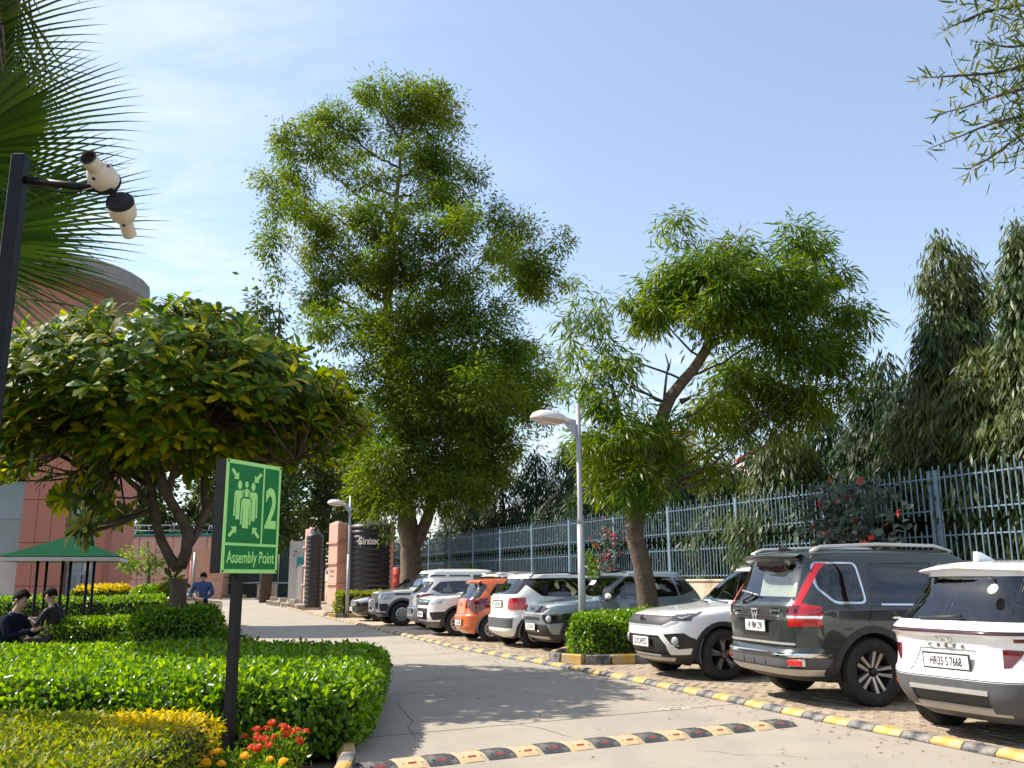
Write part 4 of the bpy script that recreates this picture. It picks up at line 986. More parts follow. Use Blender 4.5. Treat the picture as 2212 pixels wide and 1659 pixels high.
# ------------------------------------------------------------------ small boxy white hatchback, rear to the road
a = R_(22); wb, tr = 2.435, 1.46
c = Car('boxy_white_hatchback', 'boxy white hatchback next to the orange car, rear to the road, wedge-shaped side window', paint('cream_white', (0.78, 0.77, 0.73), .32),
    [(.20, 1.6), (.32, 1.8), (.55, 1.84), (.8, 1.81), (.92, 1.70), (.97, 1.3), (1.02, .82), (1.28, .5), (1.46, .25), (1.52, .12)],
    [(.20, -1.60), (.28, -1.75), (.36, -1.83), (.66, -1.83), (.70, -1.78), (1.05, -1.77), (1.12, -1.72), (1.46, -1.42), (1.52, -1.40)],
    [(.20, .74), (.36, .82), (.62, .845), (.9, .835), (1.05, .81), (1.3, .73), (1.46, .65), (1.52, .60)],
    [(.2, 4), (.9, 4.4), (1.1, 4), (1.55, 4.5)], [(.2, 5), (.6, 5.5), (1.1, 5.5), (1.3, 5), (1.55, 5)], .20, 1.52, 1.585, wb,
    place((-.10, 21.55), -wb / 2, tr / 2, a), a, tr, .32, .20, 'cover')
c.wells(.37, m_plast, .05)
c.glass('rear_window', 'rear', [(-.64, 1.13), (.64, 1.13), (.55, 1.45), (-.55, 1.45)], m_glassd, .05)
c.glass('window', 'side', [(-1.36, 1.34), (-1.05, 1.10), (-.12, 1.04), (-.12, 1.46), (-1.28, 1.45)], m_glassd, .05)
c.glass('window', 'side', [(-.06, 1.04), (.76, 1.02), (.26, 1.44), (-.06, 1.46)], m_glassd)
c.glass('windscreen', 'front', [(-.66, 1.06), (.66, 1.06), (.56, 1.46), (-.56, 1.46)], m_glass, .05)
c.panel('tail_light', 'rear', rpoly([(.53, .80), (.95, .80), (.95, 1.05), (.55, 1.05)], .05), .008, m_red)
c.panel('tail_light', 'side', [(-2, .80), (-1.70, .82), (-1.70, 1.04), (-2, 1.05)], .008, m_red, thr=.35)
c.panel('plate_recess', 'rear', [(-.34, .84), (.34, .84), (.34, 1.0), (-.34, 1.0)], -.02, c.paint, False, -.02)
c.panel('bumper_insert', 'rear', [(-.66, .42), (.66, .42), (.70, .63), (-.70, .63)], .004, m_gplast, False, .01)
c.panel('tailgate_seam', 'rear', [(-.72, .69), (.72, .69), (.72, .70), (-.72, .70)], -.008, m_under, False, 0)
c.door([(-1.0, .40), (-.08, .40), (-.08, 1.02), (-1.0, 1.07)]); c.door([(-.05, .40), (.82, .40), (.86, 1.0), (-.05, 1.02)])
c.finish(); c.interior(-1.2, .76, 1.03)
c.plate('rear', .91, 'DL 8C AT 5341', out_=-.012, w=.46, h=.12); c.emblem('rear', 1.075, EM_S, out_=.008)
c.bar('roof_rail', [(-1.25, .60, 1.48), (-1.15, .58, 1.56), (-.4, .57, 1.58), (.05, .56, 1.54)], .02, m_plast, mirror=True)
c.mirrors(.62, 1.03, None, (-1,)); c.handles((-.85, .05), .9, c.paint)

# ------------------------------------------------------------------ orange hatchback, rear to the road
a = R_(22); wb, tr = 2.36, 1.30
c = Car('orange_hatchback', 'small orange hatchback parked rear to the road', paint('orange', (0.62, 0.125, 0.025), .32, .1),
    [(.18, 1.55), (.30, 1.74), (.5, 1.78), (.72, 1.76), (.84, 1.62), (.89, 1.2), (.94, .78), (1.2, .42), (1.36, .12), (1.41, .0)],
    [(.18, -1.58), (.26, -1.70), (.34, -1.76), (.60, -1.755), (.64, -1.71), (.95, -1.67), (1.02, -1.62), (1.33, -1.42), (1.41, -1.42)],
    [(.18, .66), (.34, .73), (.58, .75), (.84, .745), (.96, .72), (1.2, .64), (1.35, .56), (1.41, .51)],
    [(.2, 3.6), (.9, 4), (1.1, 4), (1.45, 4.5)], [(.2, 4), (.6, 4.2), (1.0, 4.4), (1.45, 4.5)], .18, 1.41, 1.475, wb,
    place((-.53, 22.25), -wb / 2, -tr / 2 - .05, a), a, tr, .30, .185, 'cover')
c.wells(.335)
c.glass('rear_window', 'rear', [(-.57, 1.0), (.57, 1.0), (.48, 1.33), (-.48, 1.33)], m_glass, .06)
c.glass('window', 'side', [(-1.18, 1.08), (-.95, .99), (-.1, .96), (-.1, 1.34), (-.98, 1.32)], m_glassd, .05)
c.glass('window', 'side', [(-.04, .96), (.70, .94), (.14, 1.32), (-.03, 1.34)], m_glassd)
c.glass('windscreen', 'front', [(-.58, .98), (.58, .98), (.48, 1.36), (-.48, 1.36)], m_glass, .05)
c.panel('tail_light', 'rear', [(.46, .74), (.60, .66), (.78, .90), (.78, 1.02), (.60, 1.0)], .008, m_redd)
c.panel('tail_light', 'side', [(-1.9, .70), (-1.58, .80), (-1.50, 1.0), (-1.62, 1.03), (-1.9, 1.0)], .008, m_redd)
c.panel('tailgate_seam', 'rear', [(-.62, .635), (.62, .635), (.62, .645), (-.62, .645)], -.008, m_under, False, 0)
c.panel('plate_recess', 'rear', [(-.34, .36), (.34, .36), (.34, .50), (-.34, .50)], -.02, c.paint, False, -.02)
c.door([(-1.0, .36), (-.06, .36), (-.06, .94), (-1.0, .97)]); c.door([(-.03, .36), (.76, .36), (.80, .92), (-.03, .94)])
c.finish(); c.interior(-1.15, .7, .95)
c.plate('rear', .43, 'DL 7CQ 6208', out_=-.012, w=.44, h=.12); c.emblem('rear', .86, EM_S, out_=.006); c.mirrors(.56, .95, None, (-1,)); c.handles((-.85, .04), .82, c.paint)
g = G(); g.add([(-1.52 + .12 * (abs(y) / .46) ** 3, y, 1.385 - .02 * abs(y)) for y in np.linspace(-.46, .46, 9)] + [(-1.34, y, 1.44 - .05 * abs(y) ** 2) for y in np.linspace(-.46, .46, 9)] + [(-1.40, y, 1.34) for y in np.linspace(-.46, .46, 9)], [(i, i + 1, i + 10, i + 9) for i in range(8)] + [(i + 1, i, i + 18, i + 19) for i in range(8)], 0, True); g.build('spoiler', c.paint, c.t)

# ------------------------------------------------------------------ white compact SUV, front to the road
a = R_(22 + 180); wb, tr = 2.50, 1.54
c = Car('white_compact_suv', 'white compact SUV left of the orange car, front to the road, silver spoked wheels', paint('milk_white', (0.79, 0.78, 0.75), .32),
    [(.20, 1.75), (.32, 1.93), (.55, 2.0), (.78, 2.0), (.93, 1.95), (1.0, 1.78), (1.03, 1.35), (1.07, .85), (1.3, .48), (1.5, .18), (1.56, .04)],
    [(.20, -1.72), (.32, -1.92), (.6, -1.96), (.9, -1.94), (1.05, -1.88), (1.4, -1.65), (1.5, -1.60), (1.56, -1.58)],
    [(.20, .77), (.36, .86), (.62, .89), (.9, .88), (1.03, .86), (1.3, .76), (1.5, .66), (1.56, .61)],
    [(.2, 4.2), (.9, 4.8), (1.1, 4.2), (1.6, 4.6)], [(.2, 5), (.9, 5), (1.1, 5), (1.6, 5)], .20, 1.56, 1.625, wb,
    place((-1.46, 24.75), wb / 2, tr / 2 + .06, a), a, tr, .335, .225, 'slots')
c.wells(.385, m_plast, .07)
c.glass('windscreen', 'front', [(-.70, 1.10), (.70, 1.10), (.60, 1.51), (-.60, 1.51)], m_glass, .05)
c.glass('window', 'side', [(-.06, 1.05), (.82, 1.03), (.26, 1.49), (-.04, 1.50)], m_glassd); c.glass('window', 'side', [(-1.0, 1.07), (-.12, 1.05), (-.1, 1.50), (-1.0, 1.49)], m_glassd); c.glass('window', 'side', [(-1.58, 1.15), (-1.06, 1.08), (-1.06, 1.48), (-1.5, 1.45)], m_glassd)
c.glass('rear_window', 'rear', [(-.64, 1.12), (.64, 1.12), (.54, 1.46), (-.54, 1.46)], m_glass)
c.panel('grille_bar', 'front', [(-.46, .86), (.46, .86), (.46, .89), (-.46, .89)], .01, m_chrome, False, .01)
c.panel('grille', 'front', [(-.50, .78), (.50, .78), (.56, .93), (-.56, .93)], .004, m_plast, False, .01)
c.panel('headlight', 'front', [(.57, .80), (.95, .84), (.95, .96), (.58, .93)], .004, m_head, thr=.4); c.panel('headlight', 'side', [(2.2, .83), (1.75, .86), (1.56, .97), (2.2, .97)], .004, m_head)
c.panel('intake', 'front', [(-.46, .70), (.46, .70), (.40, .40), (-.40, .40)], -.02, m_plast, False, -.02)
c.panel('intake', 'front', [(.54, .60), (.80, .62), (.80, .42), (.60, .40)], -.015, m_plast)
c.panel('bumper_trim', 'front', [(-1, .20), (1, .20), (1, .36), (-1, .36)], .002, m_gplast, False, 0)
c.panel('sill', 'side', [(-.95, .2), (.95, .2), (.95, .42), (-.95, .42)], .006, m_plast)
c.door([(-1.02, .44), (-.08, .44), (-.08, 1.02), (-1.02, 1.04)]); c.door([(-.05, .44), (.84, .44), (.90, 1.0), (-.05, 1.02)])
c.finish(); c.interior(-1.3, .78, 1.04)
c.plate('front', .54, 'HR 26 DK 1174', out_=.02, w=.46, h=.13); c.emblem('front', .86, EM_S, out_=.016)
c.bar('roof_rail', [(-1.4, .62, 1.53), (-1.3, .60, 1.60), (-.4, .59, 1.63), (.05, .58, 1.58)], .02, m_silver, mirror=True)
c.mirrors(.66, 1.05, None, (1,)); c.handles((-.85, .06), .92, c.paint)

# ------------------------------------------------------------------ silver hatchback, rear to the road
a = R_(22); wb, tr = 2.40, 1.42
c = Car('silver_hatchback', 'silver hatchback between the bull-bar jeep and the white compact SUV, rear to the road', paint('silver', (0.52, 0.51, 0.50), .3, .35),
    [(.18, 1.6), (.30, 1.80), (.55, 1.84), (.76, 1.81), (.9, 1.66), (.95, 1.25), (1.0, .8), (1.25, .42), (1.4, .12), (1.46, .0)],
    [(.18, -1.60), (.28, -1.80), (.36, -1.86), (.62, -1.855), (.66, -1.80), (.98, -1.76), (1.05, -1.70), (1.38, -1.40), (1.46, -1.38)],
    [(.18, .72), (.34, .80), (.6, .825), (.88, .82), (1.0, .79), (1.24, .70), (1.4, .60), (1.46, .55)],
    [(.2, 3.8), (.9, 4), (1.1, 4), (1.5, 4.5)], [(.2, 4.2), (.6, 4.4), (1.0, 4.4), (1.5, 4.4)], .18, 1.46, 1.535, wb,
    (-1.42, 29.05, 0), a, tr, .31, .19, 'cover')
c.wells(.35)
c.glass('rear_window', 'rear', [(-.60, 1.06), (.60, 1.06), (.48, 1.38), (-.48, 1.38)], m_glass, .06)
c.glass('window', 'side', [(-1.34, 1.16), (-1.06, 1.04), (-.1, 1.0), (-.1, 1.40), (-1.05, 1.37)], m_glassd, .04); c.glass('window', 'side', [(-.04, 1.0), (.72, .98), (.16, 1.38), (-.03, 1.40)], m_glassd)
c.glass('windscreen', 'front', [(-.62, 1.03), (.62, 1.03), (.5, 1.41), (-.5, 1.41)], m_glass, .05)
c.panel('tail_light', 'rear', [(.52, .90), (.86, .90), (.86, 1.02), (.58, 1.03)], .006, m_redd); c.panel('tail_light', 'side', [(-2, .90), (-1.46, .97), (-1.45, 1.02), (-2, 1.03)], .006, m_redd)
c.panel('tailgate_seam', 'rear', [(-.68, .65), (.68, .65), (.68, .66), (-.68, .66)], -.008, m_under, False, 0)
c.panel('plate_recess', 'rear', [(-.36, .46), (.36, .46), (.36, .60), (-.36, .60)], -.015, m_gplast, False, -.015)
c.door([(-1.0, .36), (-.06, .36), (-.06, .98), (-1.0, 1.01)]); c.door([(-.03, .36), (.78, .36), (.82, .96), (-.03, .98)])
c.finish(); c.interior(-1.15, .7, .99); c.plate('rear', .53, 'DL 4C 9037', out_=-.008, w=.46, h=.12); c.emblem('rear', .92, EM_OVALT, out_=.006); c.mirrors(.58, .99, None, (-1,)); c.handles((-.85, .04), .86, c.paint)

# ------------------------------------------------------------------ white boxy jeep-like utility with bull bar, front to the road
a = R_(22 + 180); wb, tr = 2.68, 1.50
c = Car('white_utility_vehicle', 'tall boxy white utility vehicle with a steel bull bar, front to the road', paint('ivory', (0.76, 0.745, 0.68), .35),
    [(.28, 1.85), (.40, 1.98), (.6, 2.02), (.85, 2.02), (1.03, 1.98), (1.08, 1.85), (1.12, 1.3), (1.16, .72), (1.4, .56), (1.62, .40), (1.70, .34)],
    [(.28, -1.85), (.40, -1.96), (.8, -1.98), (1.1, -1.97), (1.6, -1.90), (1.70, -1.88)],
    [(.28, .78), (.45, .86), (.75, .885), (1.05, .88), (1.14, .865), (1.5, .79), (1.66, .74), (1.70, .71)],
    [(.3, 6), (1.1, 7), (1.3, 6), (1.75, 6)], [(.3, 8), (1.1, 9), (1.75, 9)], .28, 1.70, 1.80, wb,
    place((-3.59, 30.2), wb / 2, tr / 2 + .06, a), a, tr, .37, .215, 'cover')
c.wells(.43, m_gplast, .08)
c.glass('windscreen', 'front', [(-.72, 1.20), (.72, 1.20), (.66, 1.63), (-.66, 1.63)], m_glass, .05)
c.glass('window', 'side', [(-.16, 1.18), (.60, 1.18), (.40, 1.58), (-.14, 1.58)], m_glassd); c.glass('window', 'side', [(-.98, 1.18), (-.28, 1.18), (-.28, 1.58), (-.98, 1.58)], m_glassd); c.glass('window', 'side', [(-1.78, 1.18), (-1.12, 1.18), (-1.12, 1.58), (-1.74, 1.58)], m_glassd)
c.glass('rear_window', 'rear', [(-.62, 1.2), (.62, 1.2), (.58, 1.56), (-.58, 1.56)], m_glassd)
c.panel('grille', 'front', [(-.38, .82), (.38, .82), (.38, 1.02), (-.38, 1.02)], .0, m_plast, False, .01)
c.panel('headlight', 'front', [(.44, .84), (.86, .84), (.86, 1.02), (.44, 1.03)], .006, m_head); c.panel('headlight', 'side', [(2.2, .84), (1.78, .86), (1.76, 1.02), (2.2, 1.03)], .006, m_head)
c.panel('body_stripe', 'side', [(-1.9, .96), (1.6, .96), (1.6, 1.03), (-1.9, 1.03)], .003, m_gplast)
c.panel('intake', 'front', [(-.40, .72), (.40, .72), (.40, .52), (-.40, .52)], -.01, m_plast, False, -.01); c.panel('fog_housing', 'front', [(.52, .70), (.80, .70), (.80, .46), (.52, .46)], -.008, m_plast)
c.panel('bumper_trim', 'front', [(-1, .28), (1, .28), (1, .42), (-1, .42)], .004, m_gplast, False, 0)
c.door([(-1.05, .46), (-.22, .46), (-.22, .95), (-1.05, .95)]); c.door([(-.18, .46), (.74, .46), (.74, .95), (-.18, .95)])
c.finish(); c.interior(-1.4, .62, 1.16)
for k in range(7): g = G(); g.box((2.03, -.33 + k * .11, .92), (.03, .035, .20), bev=.006); g.build('grille_bar', m_chrome, c.t)
g = G()
for sg in (1, -1): g.tube([(2.0, sg * .36, .36), (2.12, sg * .36, .42), (2.13, sg * .35, .74), (2.08, sg * .30, .80)], .03, 8)
g.tube([(2.12, -.37, .46), (2.12, .37, .46)], .03, 8); g.tube([(2.12, -.36, .60), (2.12, .36, .60)], .022, 8); g.tube([(2.08, -.31, .80), (2.08, .31, .80)], .03, 8)
g.build('bull_bar', m_silver, c.t)
c.plate('front', .70, 'HR 55 AK 27', out_=.12, w=.42, h=.13); c.mirrors(.52, 1.2, m_plast, (1,)); c.handles((-.95, -.05), .9, m_plast)

# ------------------------------------------------------------------ dark sedan at the far end
a = R_(22 + 180); wb, tr = 2.55, 1.50
c = Car('dark_sedan', 'near-black sedan at the far end of the row, front to the road', paint('near_black', (0.012, 0.015, 0.014), .25, .2, False),
    [(.16, 1.8), (.28, 2.02), (.5, 2.08), (.7, 2.05), (.80, 1.88), (.87, 1.4), (.95, .82), (1.2, .35), (1.36, .05), (1.41, -.08)],
    [(.16, -1.9), (.3, -2.15), (.6, -2.2), (.9, -2.15), (.98, -2.0), (1.02, -1.65), (1.2, -1.2), (1.36, -.95), (1.41, -.9)],
    [(.16, .76), (.34, .85), (.6, .87), (.86, .86), (.96, .83), (1.2, .70), (1.36, .58), (1.41, .53)],
    [(.2, 3.4), (.9, 3.8), (1.1, 3.8), (1.5, 4)], [(.2, 4), (.9, 4), (1.5, 4)], .16, 1.41, 1.48, wb,
    place((-4.85, 33.75), wb / 2, tr / 2 + .05, a), a, tr, .32, .21, 'five')
c.wells(.36)
c.glass('windscreen', 'front', [(-.68, .99), (.68, .99), (.53, 1.37), (-.53, 1.37)], m_glass, .05)
c.glass('window', 'side', [(-.06, .97), (.74, .96), (.10, 1.33), (-.04, 1.34)], m_glassd); c.glass('window', 'side', [(-1.0, .99), (-.12, .97), (-.1, 1.34), (-.7, 1.31)], m_glassd)
c.glass('rear_window', 'rear', [(-.6, 1.06), (.6, 1.06), (.48, 1.34), (-.48, 1.34)], m_glass)
c.panel('grille_bar', 'front', [(-.46, .70), (.46, .70), (.48, .73), (-.48, .73)], .008, m_chrome, False, .01); c.panel('grille', 'front', [(-.42, .62), (.42, .62), (.52, .74), (-.52, .74)], .003, m_gplast, False, .01)
c.panel('headlight', 'front', [(.54, .64), (.95, .72), (.95, .80), (.56, .75)], .004, m_head); c.panel('headlight', 'side', [(2.2, .68), (1.8, .72), (1.55, .82), (2.2, .79)], .004, m_head)
c.panel('bumper_trim', 'front', [(-.7, .17), (.7, .17), (.7, .21), (-.7, .21)], .01, m_silver, False, .01)
c.finish(); c.interior(-1.1, .7, .96); c.plate('front', .42, 'DL 1ZC 40', out_=.015, w=.46, h=.12); c.mirrors(.6, .97, None, (1,))
# ================================================================== vegetation
m_bark = pm('bark', (0.095, 0.066, 0.046), 0.9, var=0.4, scale=6, bump=0.9, bscale=22)
m_bark2 = pm('bark_grey', (0.13, 0.095, 0.07), 0.85, var=0.3, scale=5, bump=0.6, bscale=18)
m_barkd = pm('bark_dark', (0.07, 0.05, 0.04), 0.9, var=0.4, scale=6, bump=0.9, bscale=22)
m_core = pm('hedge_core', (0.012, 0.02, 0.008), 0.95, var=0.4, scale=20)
l_hedge = leafm('leaf_hedge', [(0.035, 0.10, 0.008), (0.065, 0.16, 0.01), (0.12, 0.25, 0.013), (0.20, 0.33, 0.016)], .32, .42, spec=.4)
l_gold = leafm('leaf_gold', [(0.06, 0.115, 0.010), (0.12, 0.175, 0.013), (0.19, 0.24, 0.016), (0.25, 0.255, 0.02)], .5, .40, spec=.25)
l_goldb = leafm('leaf_gold_bright', [(0.34, 0.30, 0.01), (0.50, 0.42, 0.01), (0.60, 0.48, 0.015), (0.32, 0.30, 0.02)], .5, .42, spec=.2)
l_plum = leafm('leaf_plumeria', [(0.024, 0.066, 0.008), (0.045, 0.105, 0.010), (0.115, 0.175, 0.010), (0.30, 0.28, 0.012)], .46, .48, spec=.16)
l_big = leafm('leaf_tall_tree', [(0.045, 0.085, 0.014), (0.07, 0.125, 0.02), (0.105, 0.165, 0.026), (0.19, 0.205, 0.032)], .5, .42, spec=.18, clump=.35)
l_mid = leafm('leaf_acacia', [(0.022, 0.062, 0.006), (0.05, 0.11, 0.008), (0.10, 0.165, 0.010), (0.19, 0.215, 0.014)], .42, .42, spec=.3, clump=.55)
l_dry = leafm('leaf_dry', [(0.22, 0.12, 0.06), (0.28, 0.15, 0.08), (0.18, 0.14, 0.04)], .6, .3, spec=.2)
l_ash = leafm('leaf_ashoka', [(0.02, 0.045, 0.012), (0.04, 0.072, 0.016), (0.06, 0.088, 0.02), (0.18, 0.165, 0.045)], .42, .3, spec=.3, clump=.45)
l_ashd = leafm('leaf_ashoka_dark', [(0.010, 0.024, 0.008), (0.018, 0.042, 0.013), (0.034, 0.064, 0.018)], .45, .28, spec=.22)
l_bg = leafm('leaf_background', [(0.024, 0.046, 0.016), (0.04, 0.07, 0.022), (0.08, 0.11, 0.026)], .5, .34, spec=.2, clump=.2)
l_grey = leafm('leaf_grey_green', [(0.05, 0.075, 0.06), (0.08, 0.11, 0.085), (0.12, 0.15, 0.12)], .5, .2, spec=.3)
l_palm = leafm('leaf_palm', [(0.035, 0.08, 0.014), (0.06, 0.12, 0.02), (0.11, 0.18, 0.026)], .4, .42, spec=.3)
m_petal = leafm('petal_red', [(0.42, 0.02, 0.012), (0.60, 0.04, 0.02)], .5, .3)
m_orange = leafm('petal_orange', [(0.50, 0.06, 0.008), (0.62, 0.11, 0.01)], .6, .25)
m_yelp = leafm('petal_yellow', [(0.75, 0.45, 0.01), (0.80, 0.55, 0.02)], .6, .3)
T_LANCE = (np.array([[0, .05, 0], [0, -.05, 0], [.5, .5, -.03], [.5, -.5, -.03], [1, .05, -.14], [1, -.05, -.14]]), np.array([[0, 1, 3, 2], [2, 3, 5, 4]]))

def wob(pts, rads, n=5, amp=.12):
    """bent branch path from a few guide points"""
    P = dense([tuple(p) for p in pts], .25 if amp > .02 else .1); s = np.linspace(0, 1, len(P)); sr = np.linspace(0, 1, len(rads))
    P = P + RNG.normal(0, amp * .12, P.shape) * np.minimum(1, s * 4)[:, None]
    return [tuple(p) for p in P], [float(np.interp(t, sr, rads)) for t in s]
def clump_leaves(blobs, L, ratio, leaves_per, clump_r, per_area, droop=.5, spread=1.0):
    """blobs: (centre, rx, ry, rz, density); leaves gathered in clumps so that gaps stay"""
    pos, dr, nn = [], [], []
    for (c, rx, ry, rz, den) in blobs:
        area = (rx * rz + rx * ry + ry * rz) / 3 * 4; nc = max(3, int(area * per_area * den))
        d = rdir(nc); v1, v2 = RNG.normal(size=3), RNG.normal(size=3); p1, p2 = RNG.uniform(0, 6, 2)
        rad = RNG.uniform(.12, 1.0, (nc, 1)) ** .6 * (1.05 + .30 * np.sin(3.2 * (d @ v1) + p1) + .22 * np.sin(5.5 * (d @ v2) + p2))[:, None]
        cc = np.array(c)[None] + d * rad * np.array([[rx, ry, rz]])
        k = leaves_per; base = np.repeat(cc, k, 0); cr = np.repeat(RNG.uniform(.55, 1.25, (nc, 1)), k, 0) * clump_r
        off = RNG.normal(0, .5, (nc * k, 3)) * cr; off[:, 2] *= .8
        p = base + off; out_ = (base - np.array(c)[None]); out_ /= np.maximum(np.linalg.norm(out_, axis=1, keepdims=True), .05)
        v = off / np.maximum(np.linalg.norm(off, axis=1, keepdims=True), 1e-3) * spread + out_ * .4 + rdir(len(p)) * .5; v[:, 2] -= droop
        pos.append(p); dr.append(v); nn.append(rdir(len(p)) * .8 + np.array([[0, 0, .7]]))
    pos = np.concatenate(pos); n = len(pos); Ls = RNG.uniform(.7, 1.25, n) * L
    return pos, np.concatenate(dr), np.concatenate(nn), Ls, Ls * ratio * RNG.uniform(.8, 1.2, n)
def pblob(x, y, rx, ry, Y, dy=0.0, den=1.0, depth=.9):
    k = Y / PF; c = aty(x, y, Y + dy); return (tuple(c), rx * k, (rx + ry) / 2 * k * depth, ry * k, den)
def limbs(parent, base, trunk, blobs, r0, mat, frac=.6, nmax=30, name='branch'):
    """branches from the trunk line to the crown masses"""
    T = np.array([tuple(p) for p in trunk]); b0 = np.array(base)
    for i, b in enumerate(blobs[:nmax]):
        c = np.array(b[0]); hd = np.linalg.norm(T[:, :2] - c[None, :2], axis=1); d = np.abs(T[:, 2] - (c[2] - .75 * hd)) ; j = int(np.argmin(d)); s = T[j]
        mid = (s + c) / 2 + np.array([0, 0, -.08 * np.linalg.norm(c - s)])
        g = G(); p, r = wob([s - b0, mid - b0, c - b0, c + (c - mid) * .3 - b0], [r0 * .5 * (1 - .5 * j / len(T)), r0 * .3, r0 * .12, r0 * .04], amp=.3)
        g.tube(p, r, 6); g.build(name, mat, parent)

# ---- tall tree behind the parked cars
TY = 42.0; ZS = 1.2292
def z7(x, y, rx, ry, dy=0, den=1.0): return pblob((1000 + x / ZS) / 1.8445, (250 + y / ZS) / 1.8445, rx / ZS / 1.8445, ry / ZS / 1.8445, TY, dy, den)
big = [z7(*b) for b in [(770, 170, 170, 100, 0), (905, 230, 110, 140, 1), (600, 140, 80, 55, -1), (430, 290, 150, 95, 0), (280, 420, 130, 110, -1), (200, 560, 70, 110, 1), (430, 470, 120, 90, 2, .8),
    (700, 370, 110, 110, 1, .7), (910, 450, 120, 140, 0), (600, 570, 100, 80, -2, .8), (220, 700, 100, 90, 0), (130, 890, 70, 90, 0), (330, 840, 140, 110, -2), (600, 780, 170, 120, -3),
    (860, 600, 150, 100, 1), (1010, 690, 140, 100, -1), (950, 850, 160, 90, -3), (1290, 830, 130, 100, 0), (1390, 990, 100, 110, 0), (1260, 1000, 140, 80, 2, .8), (1380, 1120, 110, 70, 1),
    (450, 1000, 160, 110, -1), (700, 1000, 200, 120, -3), (1010, 1050, 170, 100, -2), (340, 1170, 110, 80, 0), (450, 1310, 150, 90, -2), (740, 1290, 250, 120, -3), (1100, 1270, 180, 120, -2),
    (790, 1490, 270, 150, -3), (1100, 1500, 230, 160, -2), (1320, 1490, 120, 120, 0), (1420, 1560, 60, 80, 1)]]
big += [pblob(*b) for b in [(835, 900, 75, 85, TY, -2), (930, 880, 95, 95, TY, -3), (1050, 860, 100, 90, TY, -2), (1130, 860, 55, 65, TY, 0), (850, 1010, 75, 60, TY, -3), (945, 1000, 95, 70, TY, -3), (1045, 970, 75, 70, TY, -1), (800, 1060, 55, 45, TY, -2), (930, 1060, 70, 40, TY, -2), (850, 1085, 60, 40, TY, -3, .8), (1010, 1040, 60, 40, TY, -2, .8), (1090, 950, 55, 60, TY, -1), (760, 960, 45, 60, TY, 0, .8)]]
big = [(c, rx * 1.12, ry * 1.15, rz * 1.15, d_ * .85) for c, rx, ry, rz, d_ in big]
big += [(tuple(np.array(b_[0]) + RNG.normal(0, 1, 3) * np.array([b_[1], b_[2], b_[3]]) * .75), b_[1] * .5, b_[2] * .5, b_[3] * .5, .9) for b_ in big for _ in (0, 1)]
base = Vector((aty(890, 1250, TY).x, TY, 0))
tt = thing('tall_tree', 'tallest tree with a broad open crown behind the parked cars, centre of the view', 'tree', base)
tl = [base, aty(886, 1180, TY), aty(878, 1100, TY), aty(868, 980, TY), aty(852, 850, TY), aty(835, 700, TY), aty(846, 560, TY), aty(850, 480, TY), aty(862, 380, TY), aty(866, 300, TY)]
g = G(); p, r = wob([v - base for v in tl], [.55, .46, .40, .36, .30, .26, .20, .16, .10, .04], amp=.25); g.tube(p, r, 10); g.build('trunk', m_bark2, tt)
t2 = [aty(893, 1185, TY), aty(915, 1140, TY), aty(935, 1080, TY), aty(960, 1000, TY)]
g = G(); p, r = wob([v - base for v in t2], [.30, .28, .22, .16], amp=.15); g.tube(p, r, 8); g.build('trunk', m_bark2, tt)
g = G(); p, r = wob([aty(884, 1200, TY) - base, aty(872, 1150, TY) - base, aty(866, 1110, TY) - base], [.3, .26, .2], amp=.1); g.tube(p, r, 8); g.build('trunk', m_bark2, tt)
limbs(tt, base, dense([tuple(v) for v in tl], .5)[8:], big[:32], .20, m_barkd)
P = clump_leaves(big, .23, .29, 58, .56, 7.2, .45); leaf_obj('crown', *P, T_DIAMOND, l_big, tt, base)
print('tall tree leaves', len(P[0]))

# ---- leaning tree in the hedge island
MY = 18.4
base = Vector((aty(1412, 1300, MY).x, MY, 0)); mt = thing('leaning_tree', 'leaning tree with sickle leaves rising from the clipped hedge island', 'tree', base)
mid = [pblob(*b) for b in [(1275, 690, 45, 55, MY, 0, .5), (1235, 740, 35, 60, MY, .4, .4), (1315, 775, 50, 60, MY, -.3, .55), (1260, 830, 45, 40, MY, .2, .5), (1305, 880, 50, 45, MY, -.4, .8), (1290, 960, 60, 50, MY, -.3), (1375, 925, 70, 50, MY, -.5), (1425, 985, 60, 60, MY, .3), (1310, 1020, 50, 40, MY, .4, .8), (1385, 1030, 50, 45, MY, -.6, .8),
    (1465, 620, 100, 70, MY, 0), (1580, 560, 95, 60, MY, .3), (1465, 490, 55, 35, MY, 0, .45), (1720, 520, 70, 48, MY, 0, .9), (1640, 620, 105, 70, MY, -.6), (1760, 610, 75, 65, MY, .4), (1835, 690, 60, 60, MY, .3, .8), (1415, 680, 70, 60, MY, -.3), (1555, 695, 95, 60, MY, -.7), (1685, 725, 95, 70, MY, -.4), (1795, 765, 75, 55, MY, .2), (1610, 815, 90, 70, MY, .9), (1540, 890, 50, 70, MY, .2, .8), (1700, 840, 75, 50, MY, .6), (1525, 990, 42, 55, MY, .4, .8), (1600, 930, 50, 50, MY, 1.0, .7), (1360, 800, 25, 60, MY, .1, .3), (1640, 890, 70, 50, MY, .8, .8), (1745, 885, 60, 55, MY, .6, .7), (1820, 830, 45, 45, MY, .3, .6), (1390, 1080, 45, 35, MY, -.5, .7), (1330, 1070, 40, 35, MY, .2, .6), (1700, 640, 90, 60, MY, -.7), (1520, 600, 80, 60, MY, -.6)]]
tl = [base, aty(1385, 1210, MY), aty(1372, 1150, MY), aty(1378, 1090, MY), aty(1400, 1000, MY), aty(1425, 920, MY), aty(1448, 860, MY), aty(1495, 800, MY), aty(1530, 745, MY - .2), aty(1560, 660, MY - .2), aty(1580, 590, MY)]
